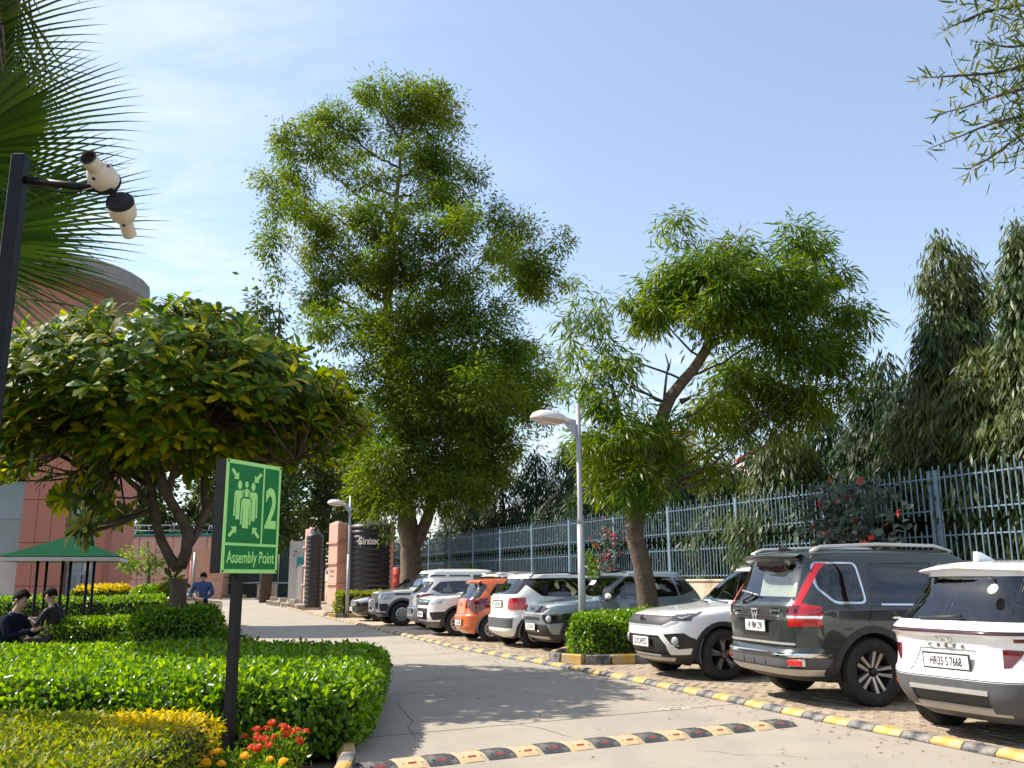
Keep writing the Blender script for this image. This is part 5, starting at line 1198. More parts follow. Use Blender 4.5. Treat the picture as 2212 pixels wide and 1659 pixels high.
g = G(); p, r = wob([v - base for v in tl], [.25, .21, .185, .18, .165, .15, .13, .115, .10, .07, .03], amp=.06); g.tube(p, r, 12); g.build('trunk', m_bark, mt)
t2 = [aty(1368, 1140, MY + .05), aty(1356, 1080, MY + .1), aty(1360, 1010, MY + .15), aty(1340, 920, MY), aty(1320, 820, MY)]
g = G(); p, r = wob([v - base for v in t2], [.13, .13, .12, .08, .03], amp=.05); g.tube(p, r, 9); g.build('trunk', m_bark, mt)
for pts, r_ in (([(1432, 890), (1438, 820), (1444, 790), (1436, 760)], .035), ([(1444, 800), (1450, 775)], .02), ([(1470, 868), (1488, 858), (1500, 872)], .07), ([(1530, 745), (1640, 700), (1720, 640), (1750, 570)], .09), ([(1530, 740), (1490, 640), (1460, 560)], .07)):
    g = G(); p, r = wob([aty(x, y, MY) - base for x, y in pts], [r_, r_ * .8, r_ * .35], amp=.04); g.tube(p, r, 7); g.build('branch', m_barkd, mt)
limbs(mt, base, dense([tuple(v) for v in tl], .3)[10:], mid, .07, m_barkd)
mid = [(c, rx * .9, ry * .9, rz * .86, d_) for c, rx, ry, rz, d_ in mid]
mid += [(tuple(np.array(b_[0]) + rdir(1)[0] * np.array([b_[1], b_[2], b_[3]]) * 1.15), b_[1] * .42, b_[2] * .42, b_[3] * .42, b_[4]) for b_ in mid for _ in (0, 1, 2)]
P = clump_leaves(mid, .20, .15, 15, .24, 78, .75, .9); leaf_obj('crown', *P, T_SICKLE, l_mid, mt, base); print('leaning tree leaves', len(P[0]))
dry = [pblob(1530, 515, 45, 32, MY, -.5, 1.0), pblob(1575, 505, 38, 28, MY, -.5, .8), pblob(1500, 520, 35, 25, MY, -.4, .7)]
P = clump_leaves(dry, .15, .08, 12, .22, 14, .2); o = leaf_obj('dry_leaves', *P, T_LANCE, l_dry, mt, base); o['label'] = 'dry reddish leaves at the top of the crown'

# ---- drooping ashoka trees behind the fence
def ashoka(px, ytop, wpx, off, label, n, mat, tops=((0, 0),), group='drooping trees behind the fence', cone=(.07, 1.62, .75)):
    b = fpt(px, off); t = thing('ashoka_tree', label, 'tree', b, 0, group); k = b.y / PF
    ztop = aty(px, ytop, b.y).z; rw = wpx * k
    g = G(); g.tube([(0, 0, 0), (.05, 0, ztop * .5), (0, 0, ztop * .97)], [.14, .09, .02], 7); g.build('trunk', m_barkd, t)
    pos, dr, nn = [], [], []; nb = n * 20 // 110
    for (tx, ty) in tops:
        zt = ztop - ty * k; m = nb // len(tops)
        u = RNG.uniform(0, 1, m) ** .62; z = zt - u * (zt - .6); rad = rw * np.clip(cone[0] + cone[1] * u ** cone[2], 0, 1.0) * (1 - .35 * np.clip((u - .75) * 4, 0, 1)) * (.85 + .3 * np.sin(u * 23 + px) * np.cos(px + u * 9))
        an = RNG.uniform(0, 2 * math.pi, m); f = RNG.uniform(.3, 1.0, m) ** .4
        x = tx * k * (1 - np.clip(u * 2, 0, 1)) + rad * f * np.cos(an); y = rad * f * np.sin(an) * .9
        cc = np.stack([x, y, z], 1); kk = 11; base_ = np.repeat(cc, kk, 0)
        p = base_ + RNG.normal(0, 1, (m * kk, 3)) * np.array([[.10, .10, .14]]); o_ = np.stack([np.repeat(np.cos(an), kk), np.repeat(np.sin(an), kk), np.zeros(m * kk)], 1)
        v = o_ * .55 + rdir(m * kk) * .45; v[:, 2] -= 1.0
        pos.append(p); dr.append(v); nn.append(o_ + rdir(m * kk) * .5)
    pos = np.concatenate(pos); q = len(pos); Ls = RNG.uniform(.6, 1.35, q) * .225
    V, F = leaf_arrays(pos, np.concatenate(dr), np.concatenate(nn), Ls, Ls * .2, T_LANCE)
    link(bpy.data.objects.new('crown', np_mesh('crown', V, F, mat)), t)
ashoka(1950, 505, 165, 1.9, 'drooping conical tree with two tops behind the red-flowered shrub', 17000, l_ash, ((0, 0), (45, 40)), cone=(.02, 1.5, .8))
ashoka(2172, 485, 150, 1.4, 'yellowish drooping conical tree behind the fence at the right edge', 17000, l_ash, cone=(.02, 1.5, .8))
ashoka(2075, 760, 110, 1.0, 'low drooping tree in front of the two conical ones by the fence', 9000, l_ash)
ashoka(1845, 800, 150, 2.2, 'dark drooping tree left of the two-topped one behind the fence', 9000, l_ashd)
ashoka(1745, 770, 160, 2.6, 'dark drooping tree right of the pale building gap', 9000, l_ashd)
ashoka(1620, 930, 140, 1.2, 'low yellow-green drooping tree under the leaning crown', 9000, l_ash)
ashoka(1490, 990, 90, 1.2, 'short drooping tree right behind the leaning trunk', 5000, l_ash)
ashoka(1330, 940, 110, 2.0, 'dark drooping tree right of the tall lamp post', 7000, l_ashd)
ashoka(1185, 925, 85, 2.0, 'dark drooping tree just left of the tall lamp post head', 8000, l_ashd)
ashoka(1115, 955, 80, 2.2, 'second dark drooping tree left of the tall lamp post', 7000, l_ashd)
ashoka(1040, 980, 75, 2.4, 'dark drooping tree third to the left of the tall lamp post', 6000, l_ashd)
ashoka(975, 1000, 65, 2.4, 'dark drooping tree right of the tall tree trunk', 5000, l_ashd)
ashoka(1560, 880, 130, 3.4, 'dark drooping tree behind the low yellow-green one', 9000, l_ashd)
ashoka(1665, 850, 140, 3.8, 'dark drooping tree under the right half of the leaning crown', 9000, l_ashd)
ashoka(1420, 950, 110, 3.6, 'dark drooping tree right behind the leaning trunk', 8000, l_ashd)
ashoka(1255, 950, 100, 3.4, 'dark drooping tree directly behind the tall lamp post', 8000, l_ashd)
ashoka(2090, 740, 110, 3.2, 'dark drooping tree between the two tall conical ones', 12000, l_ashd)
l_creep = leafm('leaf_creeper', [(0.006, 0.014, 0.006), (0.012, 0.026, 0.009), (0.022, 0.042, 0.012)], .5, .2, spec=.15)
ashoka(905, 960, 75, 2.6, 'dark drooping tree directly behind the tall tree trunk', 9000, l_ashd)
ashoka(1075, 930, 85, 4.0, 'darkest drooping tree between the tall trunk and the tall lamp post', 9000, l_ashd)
# creeper mass behind the railing
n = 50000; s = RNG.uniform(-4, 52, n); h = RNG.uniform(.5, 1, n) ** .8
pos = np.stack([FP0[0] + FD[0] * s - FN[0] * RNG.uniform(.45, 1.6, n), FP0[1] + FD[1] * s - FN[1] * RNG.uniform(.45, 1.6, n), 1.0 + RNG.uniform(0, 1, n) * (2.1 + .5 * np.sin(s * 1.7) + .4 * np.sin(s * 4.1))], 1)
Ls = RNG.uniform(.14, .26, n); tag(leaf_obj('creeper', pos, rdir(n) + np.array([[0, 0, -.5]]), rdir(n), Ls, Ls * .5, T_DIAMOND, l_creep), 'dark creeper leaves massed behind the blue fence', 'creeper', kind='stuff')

# ---- background trees far left
def bgtree(px, ytop, ybot, rpx, Y, label, n=1.0, mat=l_bg):
    b = Vector((aty(px, 1250, Y).x, Y, 0)); t = thing('background_tree', label, 'tree', b, 0, 'trees far behind the garden'); k = Y / PF
    bl = []; yy = ytop + rpx * .3
    while yy < ybot:
        f = min(1, .45 + (yy - ytop) / (ybot - ytop) * 1.1)
        for q in range(3): bl.append(pblob(px + random.uniform(-.6, .6) * rpx * f, yy + random.uniform(-10, 10), rpx * f * .45, rpx * .36, Y, random.uniform(-2, 2), n))
        yy += rpx * .42
    g = G(); g.tube([(0, 0, 0), (.2, 0, aty(px, (ytop + ybot) / 2, Y).z), (0, 0, aty(px, ytop + 20, Y).z)], [.4, .25, .05], 7); g.build('trunk', m_barkd, t)
    P = clump_leaves(bl, .5, .42, 26, .9, 2.0, .4); leaf_obj('crown', *P, T_DIAMOND, mat, t, b)
bgtree(575, 632, 1160, 75, 62, 'slender tree top showing between the broad-leaved tree and the tall tree', .8)
bgtree(690, 780, 1160, 70, 66, 'tree behind the black tanks left of the tall tree')
bgtree(600, 950, 1245, 85, 88, 'dark tree behind the green assembly sign')
bgtree(470, 960, 1245, 80, 90, 'dark tree behind the pink wall, left of the sign')
bgtree(330, 980, 1245, 80, 92, 'dark tree behind the pink wall beyond the plumeria trunk')
bgtree(215, 1000, 1245, 60, 60, 'tree beside the building corner at the left')
bgtree(760, 930, 1245, 70, 70, 'dark tree directly behind the large water tank')
bgtree(1010, 900, 1160, 60, 75, 'dark distant tree right of the tall trunk')

# ---- hedges
def in_poly(P, poly):
    x, y = P[:, 0], P[:, 1]; c = np.zeros(len(P), bool); n = len(poly)
    for i in range(n):
        (x0, y0), (x1, y1) = poly[i], poly[(i + 1) % n]
        k = ((y0 > y) != (y1 > y)) & (x < (x1 - x0) * (y - y0) / (y1 - y0 + 1e-12) + x0); c ^= k
    return c
def hedge(name, label, poly, zt, n_top, n_side, L, ratio, mat, tpl=T_OVAL, z0=.02, wav=.03, round_=.12, group=None, cat='hedge', core=True, patch=None):
    poly = ccw(poly); c = np.mean(poly, 0); t = thing(name, label, cat, (c[0], c[1], 0), 0, group); pl = [(a - c[0], b - c[1]) for a, b in poly]
    P = np.array(pl); k = len(pl); lo, hi = P.min(0), P.max(0)
    def dist(Q):
        d = np.full(len(Q), 9.0)
        for i in range(k):
            a, b = P[i], P[(i + 1) % k]; e = b - a; u = np.clip(((Q - a) @ e) / (e @ e), 0, 1); d = np.minimum(d, np.linalg.norm(Q - a - u[:, None] * e, axis=1))
        return d
    def zt_(Q): return zt + wav * (np.sin(Q[:, 0] * 2.3 + Q[:, 1]) + np.sin(Q[:, 1] * 3.1 - Q[:, 0] * 1.3)) * .6
    Q = RNG.uniform(lo, hi, (int(n_top * 1.9), 2)); Q = Q[in_poly(Q, pl)][:n_top]; dd = dist(Q); z = zt_(Q) - round_ * np.clip(1 - dd / round_, 0, 1) ** 2 + RNG.normal(0, L * .38, len(Q))
    pos = [np.column_stack([Q, z])]; nr = [np.tile([0, 0, 1.0], (len(Q), 1))]
    per = [np.linalg.norm(P[(i + 1) % k] - P[i]) for i in range(k)]; tot = sum(per)
    for i in range(k):
        a, b = P[i], P[(i + 1) % k]; m = int(n_side * per[i] / tot); e = (b - a) / per[i]; no = np.array([e[1], -e[0]]); u = RNG.uniform(0, 1, (m, 1)); S = a + (b - a) * u
        z = z0 + RNG.uniform(0, 1, m) ** .85 * (zt_(S) - z0 - .03); top = np.clip((z - (zt - round_)) / round_, 0, 1)
        bulge = .05 * np.sin(S[:, 0] * 5 + z * 7) + RNG.normal(0, L * .4, m) - round_ * .8 * top ** 2 - .10 * np.clip(.25 - z, 0, 1)
        S = S + no[None] * bulge[:, None]; pos.append(np.column_stack([S, z])); nr.append(np.tile([no[0], no[1], .25], (m, 1)))
    pos = np.concatenate(pos); nr = np.concatenate(nr); n = len(pos); Ls = RNG.uniform(.65, 1.3, n) * L
    d = nr * .55 + rdir(n); nn = nr + rdir(n) * .75
    if patch is not None:
        w = np.array([patch(x + c[0], y + c[1], zz) for x, y, zz in pos]) > RNG.uniform(0, 1, n)
        for sel, nm, m_ in ((~w, 'foliage', mat), (w, 'bright_foliage', l_goldb)):
            V, F = leaf_arrays(pos[sel], d[sel], nn[sel], Ls[sel], Ls[sel] * ratio, tpl); o = link(bpy.data.objects.new(nm, np_mesh(nm, V, F, m_)), t)
    else:
        V, F = leaf_arrays(pos, d, nn, Ls, Ls * ratio, tpl); link(bpy.data.objects.new('foliage', np_mesh('foliage', V, F, mat)), t)
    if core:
        g = G(); ins = .06; g.prism([(x - np.sign(x) * ins, y - np.sign(y) * ins) for x, y in pl], .0, zt - .07); g.build('stems', m_core, t)  # solid dark core filling the hedge, closes gaps between leaves
    return t
hedge('broad_hedge', 'broad flat-topped hedge of glossy green leaves behind the yellow hedge', [(-8.6, 8.05), (-1.75, 7.95), (-1.40, 8.2), (-1.36, 8.9), (-1.68, 12.2), (-2.2, 12.7), (-9.5, 12.9)], .60, 62000, 24000, .062, .55, l_hedge, round_=.16, wav=.02)
hedge('golden_hedge', 'yellow-green small-leaved hedge along the bottom left corner', [(-8.0, 3.2), (-2.35, 3.2), (-2.12, 5.2), (-2.10, 6.9), (-2.6, 7.15), (-7.5, 7.35)], .50, 52000, 9000, .045, .42, l_gold, T_DIAMOND, wav=.035, round_=.12,
      patch=lambda x, y, z: max(0, 1 - ((x + 2.45) / .55) ** 2 - ((y - 6.75) / .55) ** 2) * 1.3)
hedge('island_hedge', 'clipped dark green hedge on the kerbed island below the tall lamp post', [(1.02, 16.95), (1.35, 16.62), (2.6, 16.95), (4.3, 17.65), (3.9, 18.75), (1.3, 17.85)], .80, 7000, 8500, .06, .55, l_hedge, T_DIAMOND, round_=.12, z0=.12)
hedge('lamp_hedge', 'small clipped hedge at the foot of the far lamp post', [(-7.25, 37.9), (-6.9, 37.5), (-3.4, 38.9), (-3.8, 39.9), (-7.0, 38.6)], .95, 3000, 4500, .08, .6, l_gold, T_DIAMOND)
cx, cy = aty(383, 1320, 14).x, 14.0
hedge('round_hedge', 'round clipped hedge collar around the plumeria trunk', [(cx + .62 * math.cos(a), cy + .62 * math.sin(a)) for a in np.linspace(0, 2 * math.pi, 15)[:-1]], 1.02, 2600, 5200, .06, .6, l_hedge, T_DIAMOND, round_=.1)
hedge('low_hedge', 'low leafy mound at the foot of the round hedge, beside the road', [(cx - 1.2, cy - .3), (cx - .3, cy - .75), (cx + .9, cy - .5), (cx + 1.05, cy + .6), (cx - .6, cy + 1.1)], .62, 3500, 2500, .06, .6, l_hedge, T_DIAMOND, round_=.25, wav=.06)
hedge('garden_hedge', 'long dark garden hedge behind the canopy table', [(-15, 20.2), (-7.6, 20.2), (-7.6, 21.2), (-15, 21.2)], 1.08, 9000, 9000, .06, .6, l_hedge, T_DIAMOND)
hedge('garden_hedge', 'lower dark hedge in front of the long garden hedge', [(-8.0, 15.9), (-6.0, 15.7), (-6.0, 16.4), (-8.0, 16.6)], .80, 3500, 4500, .06, .6, l_hedge, T_DIAMOND)
hedge('box_hedge', 'small box hedge with a yellow top near the building corner', [(-11.6, 24.5), (-10.3, 24.5), (-10.3, 25.3), (-11.6, 25.3)], 1.30, 1800, 2200, .07, .6, l_gold, T_DIAMOND, patch=lambda x, y, z: .9 if z > 1.2 else 0)
hedge('box_hedge', 'small plain box hedge left of the plumeria trunk', [(-10.0, 24.5), (-9.2, 24.5), (-9.2, 25.3), (-10.0, 25.3)], 1.30, 1500, 2000, .07, .6, l_hedge, T_DIAMOND)
b = Vector((aty(300, 1250, 25).x, 25.6, 0)); t = thing('topiary_tree', 'small clipped topiary tree with bright top in front of the pink wall', 'tree', b)
g = G(); g.tube([(0, 0, 0), (.05, 0, 1.2), (0, 0, 2.0)], [.07, .06, .03], 7); g.build('trunk', m_bark, t)
P = clump_leaves([pblob(295, 1200, 42, 26, 25.6), pblob(330, 1225, 25, 25, 25.6), pblob(280, 1225, 20, 20, 25.6)], .11, .5, 30, .2, 16, .1); leaf_obj('crown', *P, T_DIAMOND, l_hedge, t, b)
kerb_run('island_kerb', 'raised striped kerb around the front of the hedge island', [(1.15, 18.2), (.80, 17.2), (.86, 16.72), (1.2, 16.36), (1.7, 16.36), (2.6, 16.62), (4.3, 17.3)], h=.17, L=.42)
kerb_run('lamp_island_kerb', 'small kerb at the foot of the far lamp post hedge', [(-7.4, 38.9), (-7.55, 37.9), (-7.0, 37.1), (-5.6, 37.6)], h=.16, L=.42)

# ---- broad-leaved plumeria
PY = 14.0
base = Vector((cx, cy, 0)); pt = thing('plumeria_tree', 'spreading plumeria tree with large paddle leaves on the left', 'tree', base)
def PP(x, y, dy=0): return aty(x, y, PY + dy) - base
sk = {'trunk': ([PP(384, 1400), PP(383, 1320), PP(386, 1270), PP(388, 1215)], [.15, .135, .125, .12])}
g = G(); p, r = wob(*sk['trunk'], amp=.03); g.tube(p, r, 12); g.build('trunk', m_bark, pt)
br = [([(384, 1230), (362, 1195), (345, 1160), (335, 1110), (325, 1050), (290, 960)], 0, .085), ([(390, 1225), (405, 1180), (400, 1130), (365, 1080), (345, 1020), (330, 940), (350, 860)], -.3, .095), ([(400, 1190), (425, 1150), (445, 1110), (480, 1050), (540, 985), (600, 930)], .2, .07),
      ([(430, 1140), (440, 1080), (440, 1000), (470, 900)], .8, .05), ([(335, 1110), (300, 1060), (230, 1000), (150, 960)], .1, .05), ([(365, 1080), (380, 1000), (440, 920), (480, 840)], -1.0, .055), ([(345, 1020), (270, 930), (200, 870)], -.8, .05), ([(325, 1050), (260, 1020), (190, 1030)], 1.2, .045), ([(540, 985), (640, 930), (700, 900)], .1, .045), ([(480, 1050), (560, 1000), (650, 1000)], -.7, .04), ([(330, 940), (300, 850), (280, 790)], .6, .045), ([(350, 860), (400, 790), (430, 740)], 0, .045)]
nodes = []
for pts, dy, r0 in br:
    q = [PP(x, y, dy * i / (len(pts) - 1)) for i, (x, y) in enumerate(pts)]; g = G(); p, r = wob(q, [r0, r0 * .8, r0 * .4], amp=.06); g.tube(p, r, 8); g.build('branch', m_bark, pt); nodes += p[len(p) // 2:]
nodes = np.array(nodes)
ros = []
ctr = np.array(PP(375, 930)); 
for i in range(1150):
    d = rdir(1)[0]; d[2] = abs(d[2]) if random.random() < .86 else -abs(d[2]) * .45
    f = random.uniform(.35, 1.0) ** .5; lump = 1 + .10 * math.sin(d[0] * 6 + 1) * math.cos(d[1] * 5)
    ros.append(ctr + d * np.array([2.8, 3.3, (1.95 * (1 - .72 * max(0, -d[0]) - .12 * max(0, d[0])) if d[2] > 0 else 1.25)]) * f * lump)
for x, y, s in ((5, 800, 40), (40, 900, 40), (90, 830, 40), (-20, 900, 40), (60, 760, 35), (120, 750, 35), (10, 960, 40), (760, 900, 25), (30, 1020, 40), (90, 980, 40), (170, 1100, 30), (210, 1060, 30), (30, 860, 40), (60, 780, 35), (250, 1090, 25), (380, 1190, 6), (600, 960, 40), (730, 880, 30), (200, 1130, 20)):
    for k in range(7 if s > 10 else 1): ros.append(np.array(PP(x + random.gauss(0, s), y + random.gauss(0, 22), random.uniform(-1.2, .8))))
ros = np.array(ros); pos, dr, nn, LL = [], [], [], []
gt = G()
for c_ in ros:
    out_ = c_ - ctr; out_ /= np.linalg.norm(out_); ax = out_ * .8 + np.array([0, 0, .75]); ax /= np.linalg.norm(ax)
    j = int(np.argmin(np.linalg.norm(nodes - c_, axis=1))); s = nodes[j]; m_ = (s + c_) / 2 + np.array([0, 0, -.05]); e = c_ - ax * .02
    if np.linalg.norm(c_ - s) < 1.7: gt.tube([s, m_, e], [.02, .016, .012], 5)
    nl = random.randint(11, 16); b1 = np.cross(ax, [.3, .5, .8]); b1 /= np.linalg.norm(b1); b2 = np.cross(ax, b1)
    for k in range(nl):
        w = 2 * math.pi * k / nl * 1.618 * 2 + random.uniform(-.2, .2); el = random.uniform(.05, .9); rr = b1 * math.cos(w) + b2 * math.sin(w)
        v = rr * math.cos(el) + ax * math.sin(el) ; v[2] -= .12
        pos.append(c_ - ax * random.uniform(0, .07)); dr.append(v); nn.append(ax * math.cos(el) - rr * math.sin(el)); LL.append(random.uniform(.20, .35))
gt.build('twigs', m_bark, pt)['kind'] = 'stuff'
pos = np.array(pos); dr = np.array(dr); nn = np.array(nn); LL = np.array(LL)
order = np.argsort(pos[:, 1] + RNG.uniform(0, 2.2, len(pos)) + np.abs(pos[:, 2] - ctr[2]) * .2); front = order[:300]; rest = order[300:]
crown = leaf_obj('crown', pos[rest], dr[rest], nn[rest], LL[rest], LL[rest] * .34, T_PADDLE, l_plum, pt, smooth=True); crown['kind'] = 'stuff'
lv, lf = T_PADDLE; lme = np_mesh('leaf', lv * np.array([[1, .34, 1]]), lf, l_plum, smooth=True)
D, B, Cc = frames(dr[front], nn[front])
for i, k in enumerate(front):
    mtx = Matrix(((D[i][0], B[i][0], Cc[i][0], pos[k][0]), (D[i][1], B[i][1], Cc[i][1], pos[k][1]), (D[i][2], B[i][2], Cc[i][2], pos[k][2]), (0, 0, 0, 1))) @ Matrix.Diagonal((LL[k], LL[k], LL[k], 1))
    o = bpy.data.objects.new('leaf', lme); link(o, crown); o.matrix_local = mtx
print('plumeria leaves', len(pos))

# ---- fan palm at the left edge
b = Vector((-4.35, 6.9, 0)); t = thing('fan_palm', 'fan palm with pleated fronds entering at the upper left', 'palm', b)
g = G(); p, r = wob([(0, 0, 0), (.05, 0, 2.5), (0, 0, 5.0), (0, 0, 7.4)], [.20, .17, .17, .15], amp=.03); g.tube(p, r, 12); g.build('trunk', m_bark, t)
m_thatch = pm('palm_thatch', (0.16, 0.10, 0.06), .95, var=.5, scale=14)
g = G()
for i in range(130):
    w = random.uniform(0, 6.28); z = random.uniform(4.6, 7.2); q = Vector((.18 * math.cos(w), .18 * math.sin(w), z)); d = Vector((math.cos(w) * random.uniform(.1, .5), math.sin(w) * random.uniform(.1, .5), -random.uniform(.3, .8)))
    g.tube([q, q + d * .5, q + d], [.012, .010, .003], 4)
o = g.build('dead_leaf_skirt', m_thatch, t); o['kind'] = 'stuff'
def frond(hub, axis, nrm, R, spread, n, droop):
    hub = Vector(hub) - b; ax = Vector(axis).normalized(); nr = Vector(nrm).normalized(); nr = (nr - ax * nr.dot(ax)).normalized(); sd = nr.cross(ax)
    top = Vector((0, 0, 6.6)); g = G(); g.tube([top, (top + hub) / 2 + Vector((0, 0, .25)), hub], [.03, .022, .018], 6); fo = g.build('frond', l_palm, t)
    for k in range(n):
        w = -spread + 2 * spread * (k + .5) / n; d = ax * math.cos(w) + sd * math.sin(w); q = nr.cross(d); L = R * (1 - .18 * abs(w) / spread) * random.uniform(.93, 1.05); hw = R * .5 * math.tan(spread / n) * .78
        vs = []; fs = []
        rows = [(0.02, .04), (.22, .5), (.38, 1.0), (.50, .72), (.70, .48), (.88, .22), (1.0, .02)]
        for (u, ww) in rows:
            c_ = hub + d * L * u + Vector((0, 0, -droop * L * max(0, u - .35) ** 2)) ; lift = nr * (hw * ww * 1.1)
            vs += [c_ + q * hw * ww - lift, c_ + lift, c_ - q * hw * ww - lift]
        for i in range(len(rows) - 1):
            a_ = i * 3; fs += [(a_, a_ + 1, a_ + 4, a_ + 3), (a_ + 1, a_ + 2, a_ + 5, a_ + 4)]
        g = G(); g.add(vs, fs); g.build('leaflet', l_palm, fo)
FYp = 6.5
frond(aty(-115, 330, FYp), (1, -.1, .28), (.1, -1, .25), 1.62, 1.4, 52, .24)
frond(aty(-130, 530, FYp - .25), (1, -.15, .02), (.0, -1, .45), 1.75, .9, 38, .16)
frond(aty(-130, 560, FYp + .2), (1, -.1, -.22), (.2, -.8, .6), 1.45, .85, 36, .30)
frond(aty(-110, 450, FYp + .35), (1, 0, .12), (.1, -1, .2), 1.55, 1.1, 40, .20)
frond(aty(-130, 120, FYp + .3), (.9, 0, .5), (.4, -1, .1), 1.45, 1.1, 38, .22)

l_over = leafm('leaf_overhang', [(0.016, 0.04, 0.010), (0.035, 0.065, 0.012), (0.07, 0.10, 0.016), (0.18, 0.17, 0.035)], .4, .35, spec=.3)
# ---- branches of a tree standing to the right, out of view
b = Vector((7.2, 7.2, 0)); t = thing('overhanging_tree', 'sparse sickle-leaved branches reaching in at the upper right corner', 'tree', b); OY = 8.6
g = G(); p, r = wob([(0, 0, 0), (.1, .2, 2.5), (-.3, .6, 4.5), (-.8, 1.0, 6.2), (-1.2, 1.4, 7.4)], [.2, .17, .14, .1, .05], amp=.1); g.tube(p, r, 10); g.build('trunk', m_bark, t)
tw = [([(2330, 330), (2200, 285), (2080, 305), (1995, 322)][::1], 0), ([(2340, 300), (2230, 330), (2120, 400), (2010, 440), (1965, 470)], 0)]
tw = [[(2380, 60), (2280, 10), (2150, 20), (2060, 55), (2035, 68)], [(2380, 150), (2290, 120), (2160, 155), (2040, 165), (1985, 168)], [(2390, 190), (2290, 180), (2180, 200), (2090, 230), (2020, 248)], [(2390, 220), (2270, 240), (2150, 265), (2060, 300), (1995, 325)], [(2400, 260), (2300, 270), (2210, 290), (2140, 340), (2085, 368)], [(2400, 30), (2310, 60), (2200, 100), (2120, 90)], [(2400, 120), (2310, 200), (2230, 300), (2200, 330)], [(2420, -40), (2300, -50), (2200, -20), (2150, 30)], [(2420, 340), (2300, 330), (2215, 395)]]
pos, dr, nn = [], [], []
for pts in tw:
    q = [aty(x, y, OY + .4 * math.sin(i * 2 + pts[0][1])) - b for i, (x, y) in enumerate(pts)]
    st = Vector((-.9, 1.1, 6.4)); P_ = dense([tuple(st)] + [tuple(v) for v in q], .03); g = G(); rr = np.linspace(.035, .004, len(P_)); g.tube([tuple(v) for v in P_[::4]], list(rr[::4]), 5); g.build('branch', m_barkd, t)
    k0 = int(len(P_) * .36)
    for i in range(k0, len(P_)):
        f = (i - k0) / (len(P_) - k0); cnt = 9 if f < .35 else 4 if f < .6 else 1
        for _ in range(cnt):
            if random.random() > (.55 if cnt == 1 else .8): continue
            sp = .16 if cnt > 2 else .02 if cnt == 1 else .08
            d = rdir(1)[0]; d[2] += random.choice((-.8, .6)) * .8; d[0] -= .3
            pos.append(P_[i] + RNG.normal(0, sp, 3)); dr.append(d); nn.append(rdir(1)[0] + np.array([0, -.6, .2]))
n = len(pos); Ls = RNG.uniform(.10, .20, n); leaf_obj('foliage', pos, dr, nn, Ls, Ls * .12, t_sickle(.26), l_over, t)

# ---- red-flowered shrub on the fence
b = fpt(1895, -.55); t = thing('flowering_shrub', 'grey-green shrub dotted with red flowers in front of the fence', 'shrub', b); k = b.y / PF
n = 1500; u = RNG.normal(0, .42, n) ; v = RNG.uniform(0, 1, n)
pos = np.stack([FD[0] * u * 1.15 * 1.9 * (.75 + .25 * v), FD[1] * u * 1.15 * 1.9 * (.75 + .25 * v), .3 + v * 3.0 - .5 * u * u], 1) + np.stack([FN[0] * RNG.uniform(-.1, .35, n), FN[1] * RNG.uniform(-.1, .35, n), np.zeros(n)], 1)
m_ = np.abs(u) < .78; pos = pos[m_]; n = len(pos); Ls = RNG.uniform(.12, .22, n); d = rdir(n) + np.array([[FN[0] * .6, FN[1] * .6, -.35]])
leaf_obj('foliage', pos, d, rdir(n) * .6 + np.array([[FN[0] * .5, FN[1] * .5, .7]]), Ls, Ls * .75, T_OVAL, l_grey, t)
g = G()
for i in range(9):
    w = random.uniform(-.9, .9); g.tube([(0, 0, 0), (FD[0] * w * .6, FD[1] * w * .6, 1.4), (FD[0] * w, FD[1] * w, 2.9)], [.025, .018, .006], 5)
g.build('stems', m_bark, t)
q = G()
for i in range(7):
    a_ = 2 * math.pi * i / 7; q.add([(0, 0, 0), (.045 * math.cos(a_ - .35), .045 * math.sin(a_ - .35), .02), (.085 * math.cos(a_), .085 * math.sin(a_), .01 - .02 * (i % 2)), (.045 * math.cos(a_ + .35), .045 * math.sin(a_ + .35), .02)], [(0, 1, 2, 3)])
fm = q.mesh('flower', m_petal)
for i in random.sample(range(n), 52):
    p_ = Vector(pos[i]) + Vector((FN[0], FN[1], 0)) * random.uniform(.08, .2); s_ = random.uniform(.6, 1.25); inst('flower', fm, t, p_, (R_(random.uniform(40, 90)), random.uniform(-.4, .4), math.atan2(FN[1], FN[0]) + math.pi / 2 + random.uniform(-.6, .6)), (s_, s_, s_))
for px, ww, hh, lab in ((1335, .45, 3.0, 'red-leaved creeper climbing the fence behind the leaning trunk'), (1300, .22, 2.2, 'small green creeper on the fence left of the leaning trunk'), (1035, .7, 2.0, 'sunlit leafy shrub by the fence between the utility vehicle and the lamp post')):
    b = fpt(px, -.35); t = thing('climbing_shrub', lab, 'shrub', b, 0, 'creepers on the fence'); n = int(420 * ww / .4); u = RNG.normal(0, ww * .6, n); z = RNG.uniform(.4, hh, n)
    pos = np.stack([FD[0] * u, FD[1] * u, z], 1) + RNG.normal(0, .08, (n, 3)); Ls = RNG.uniform(.10, .18, n); leaf_obj('foliage', pos, rdir(n), rdir(n), Ls, Ls * .6, T_OVAL, l_grey if px == 1335 else l_mid, t)
    g = G(); g.tube([(0, 0, 0), (.05, .03, hh * .5), (0, 0, hh * .95)], [.02, .015, .005], 5); g.build('stem', m_bark, t)
    if px == 1335:
        n = 70; pos = np.stack([FD[0] * RNG.normal(0, .3, n), FD[1] * RNG.normal(0, .3, n), RNG.uniform(1, 3, n)], 1) + RNG.normal(0, .12, (n, 3)); Ls = RNG.uniform(.08, .14, n); o = leaf_obj('red_leaves', pos, rdir(n), rdir(n), Ls, Ls * .6, T_OVAL, m_petal, t); o['label'] = 'reddish young leaves'

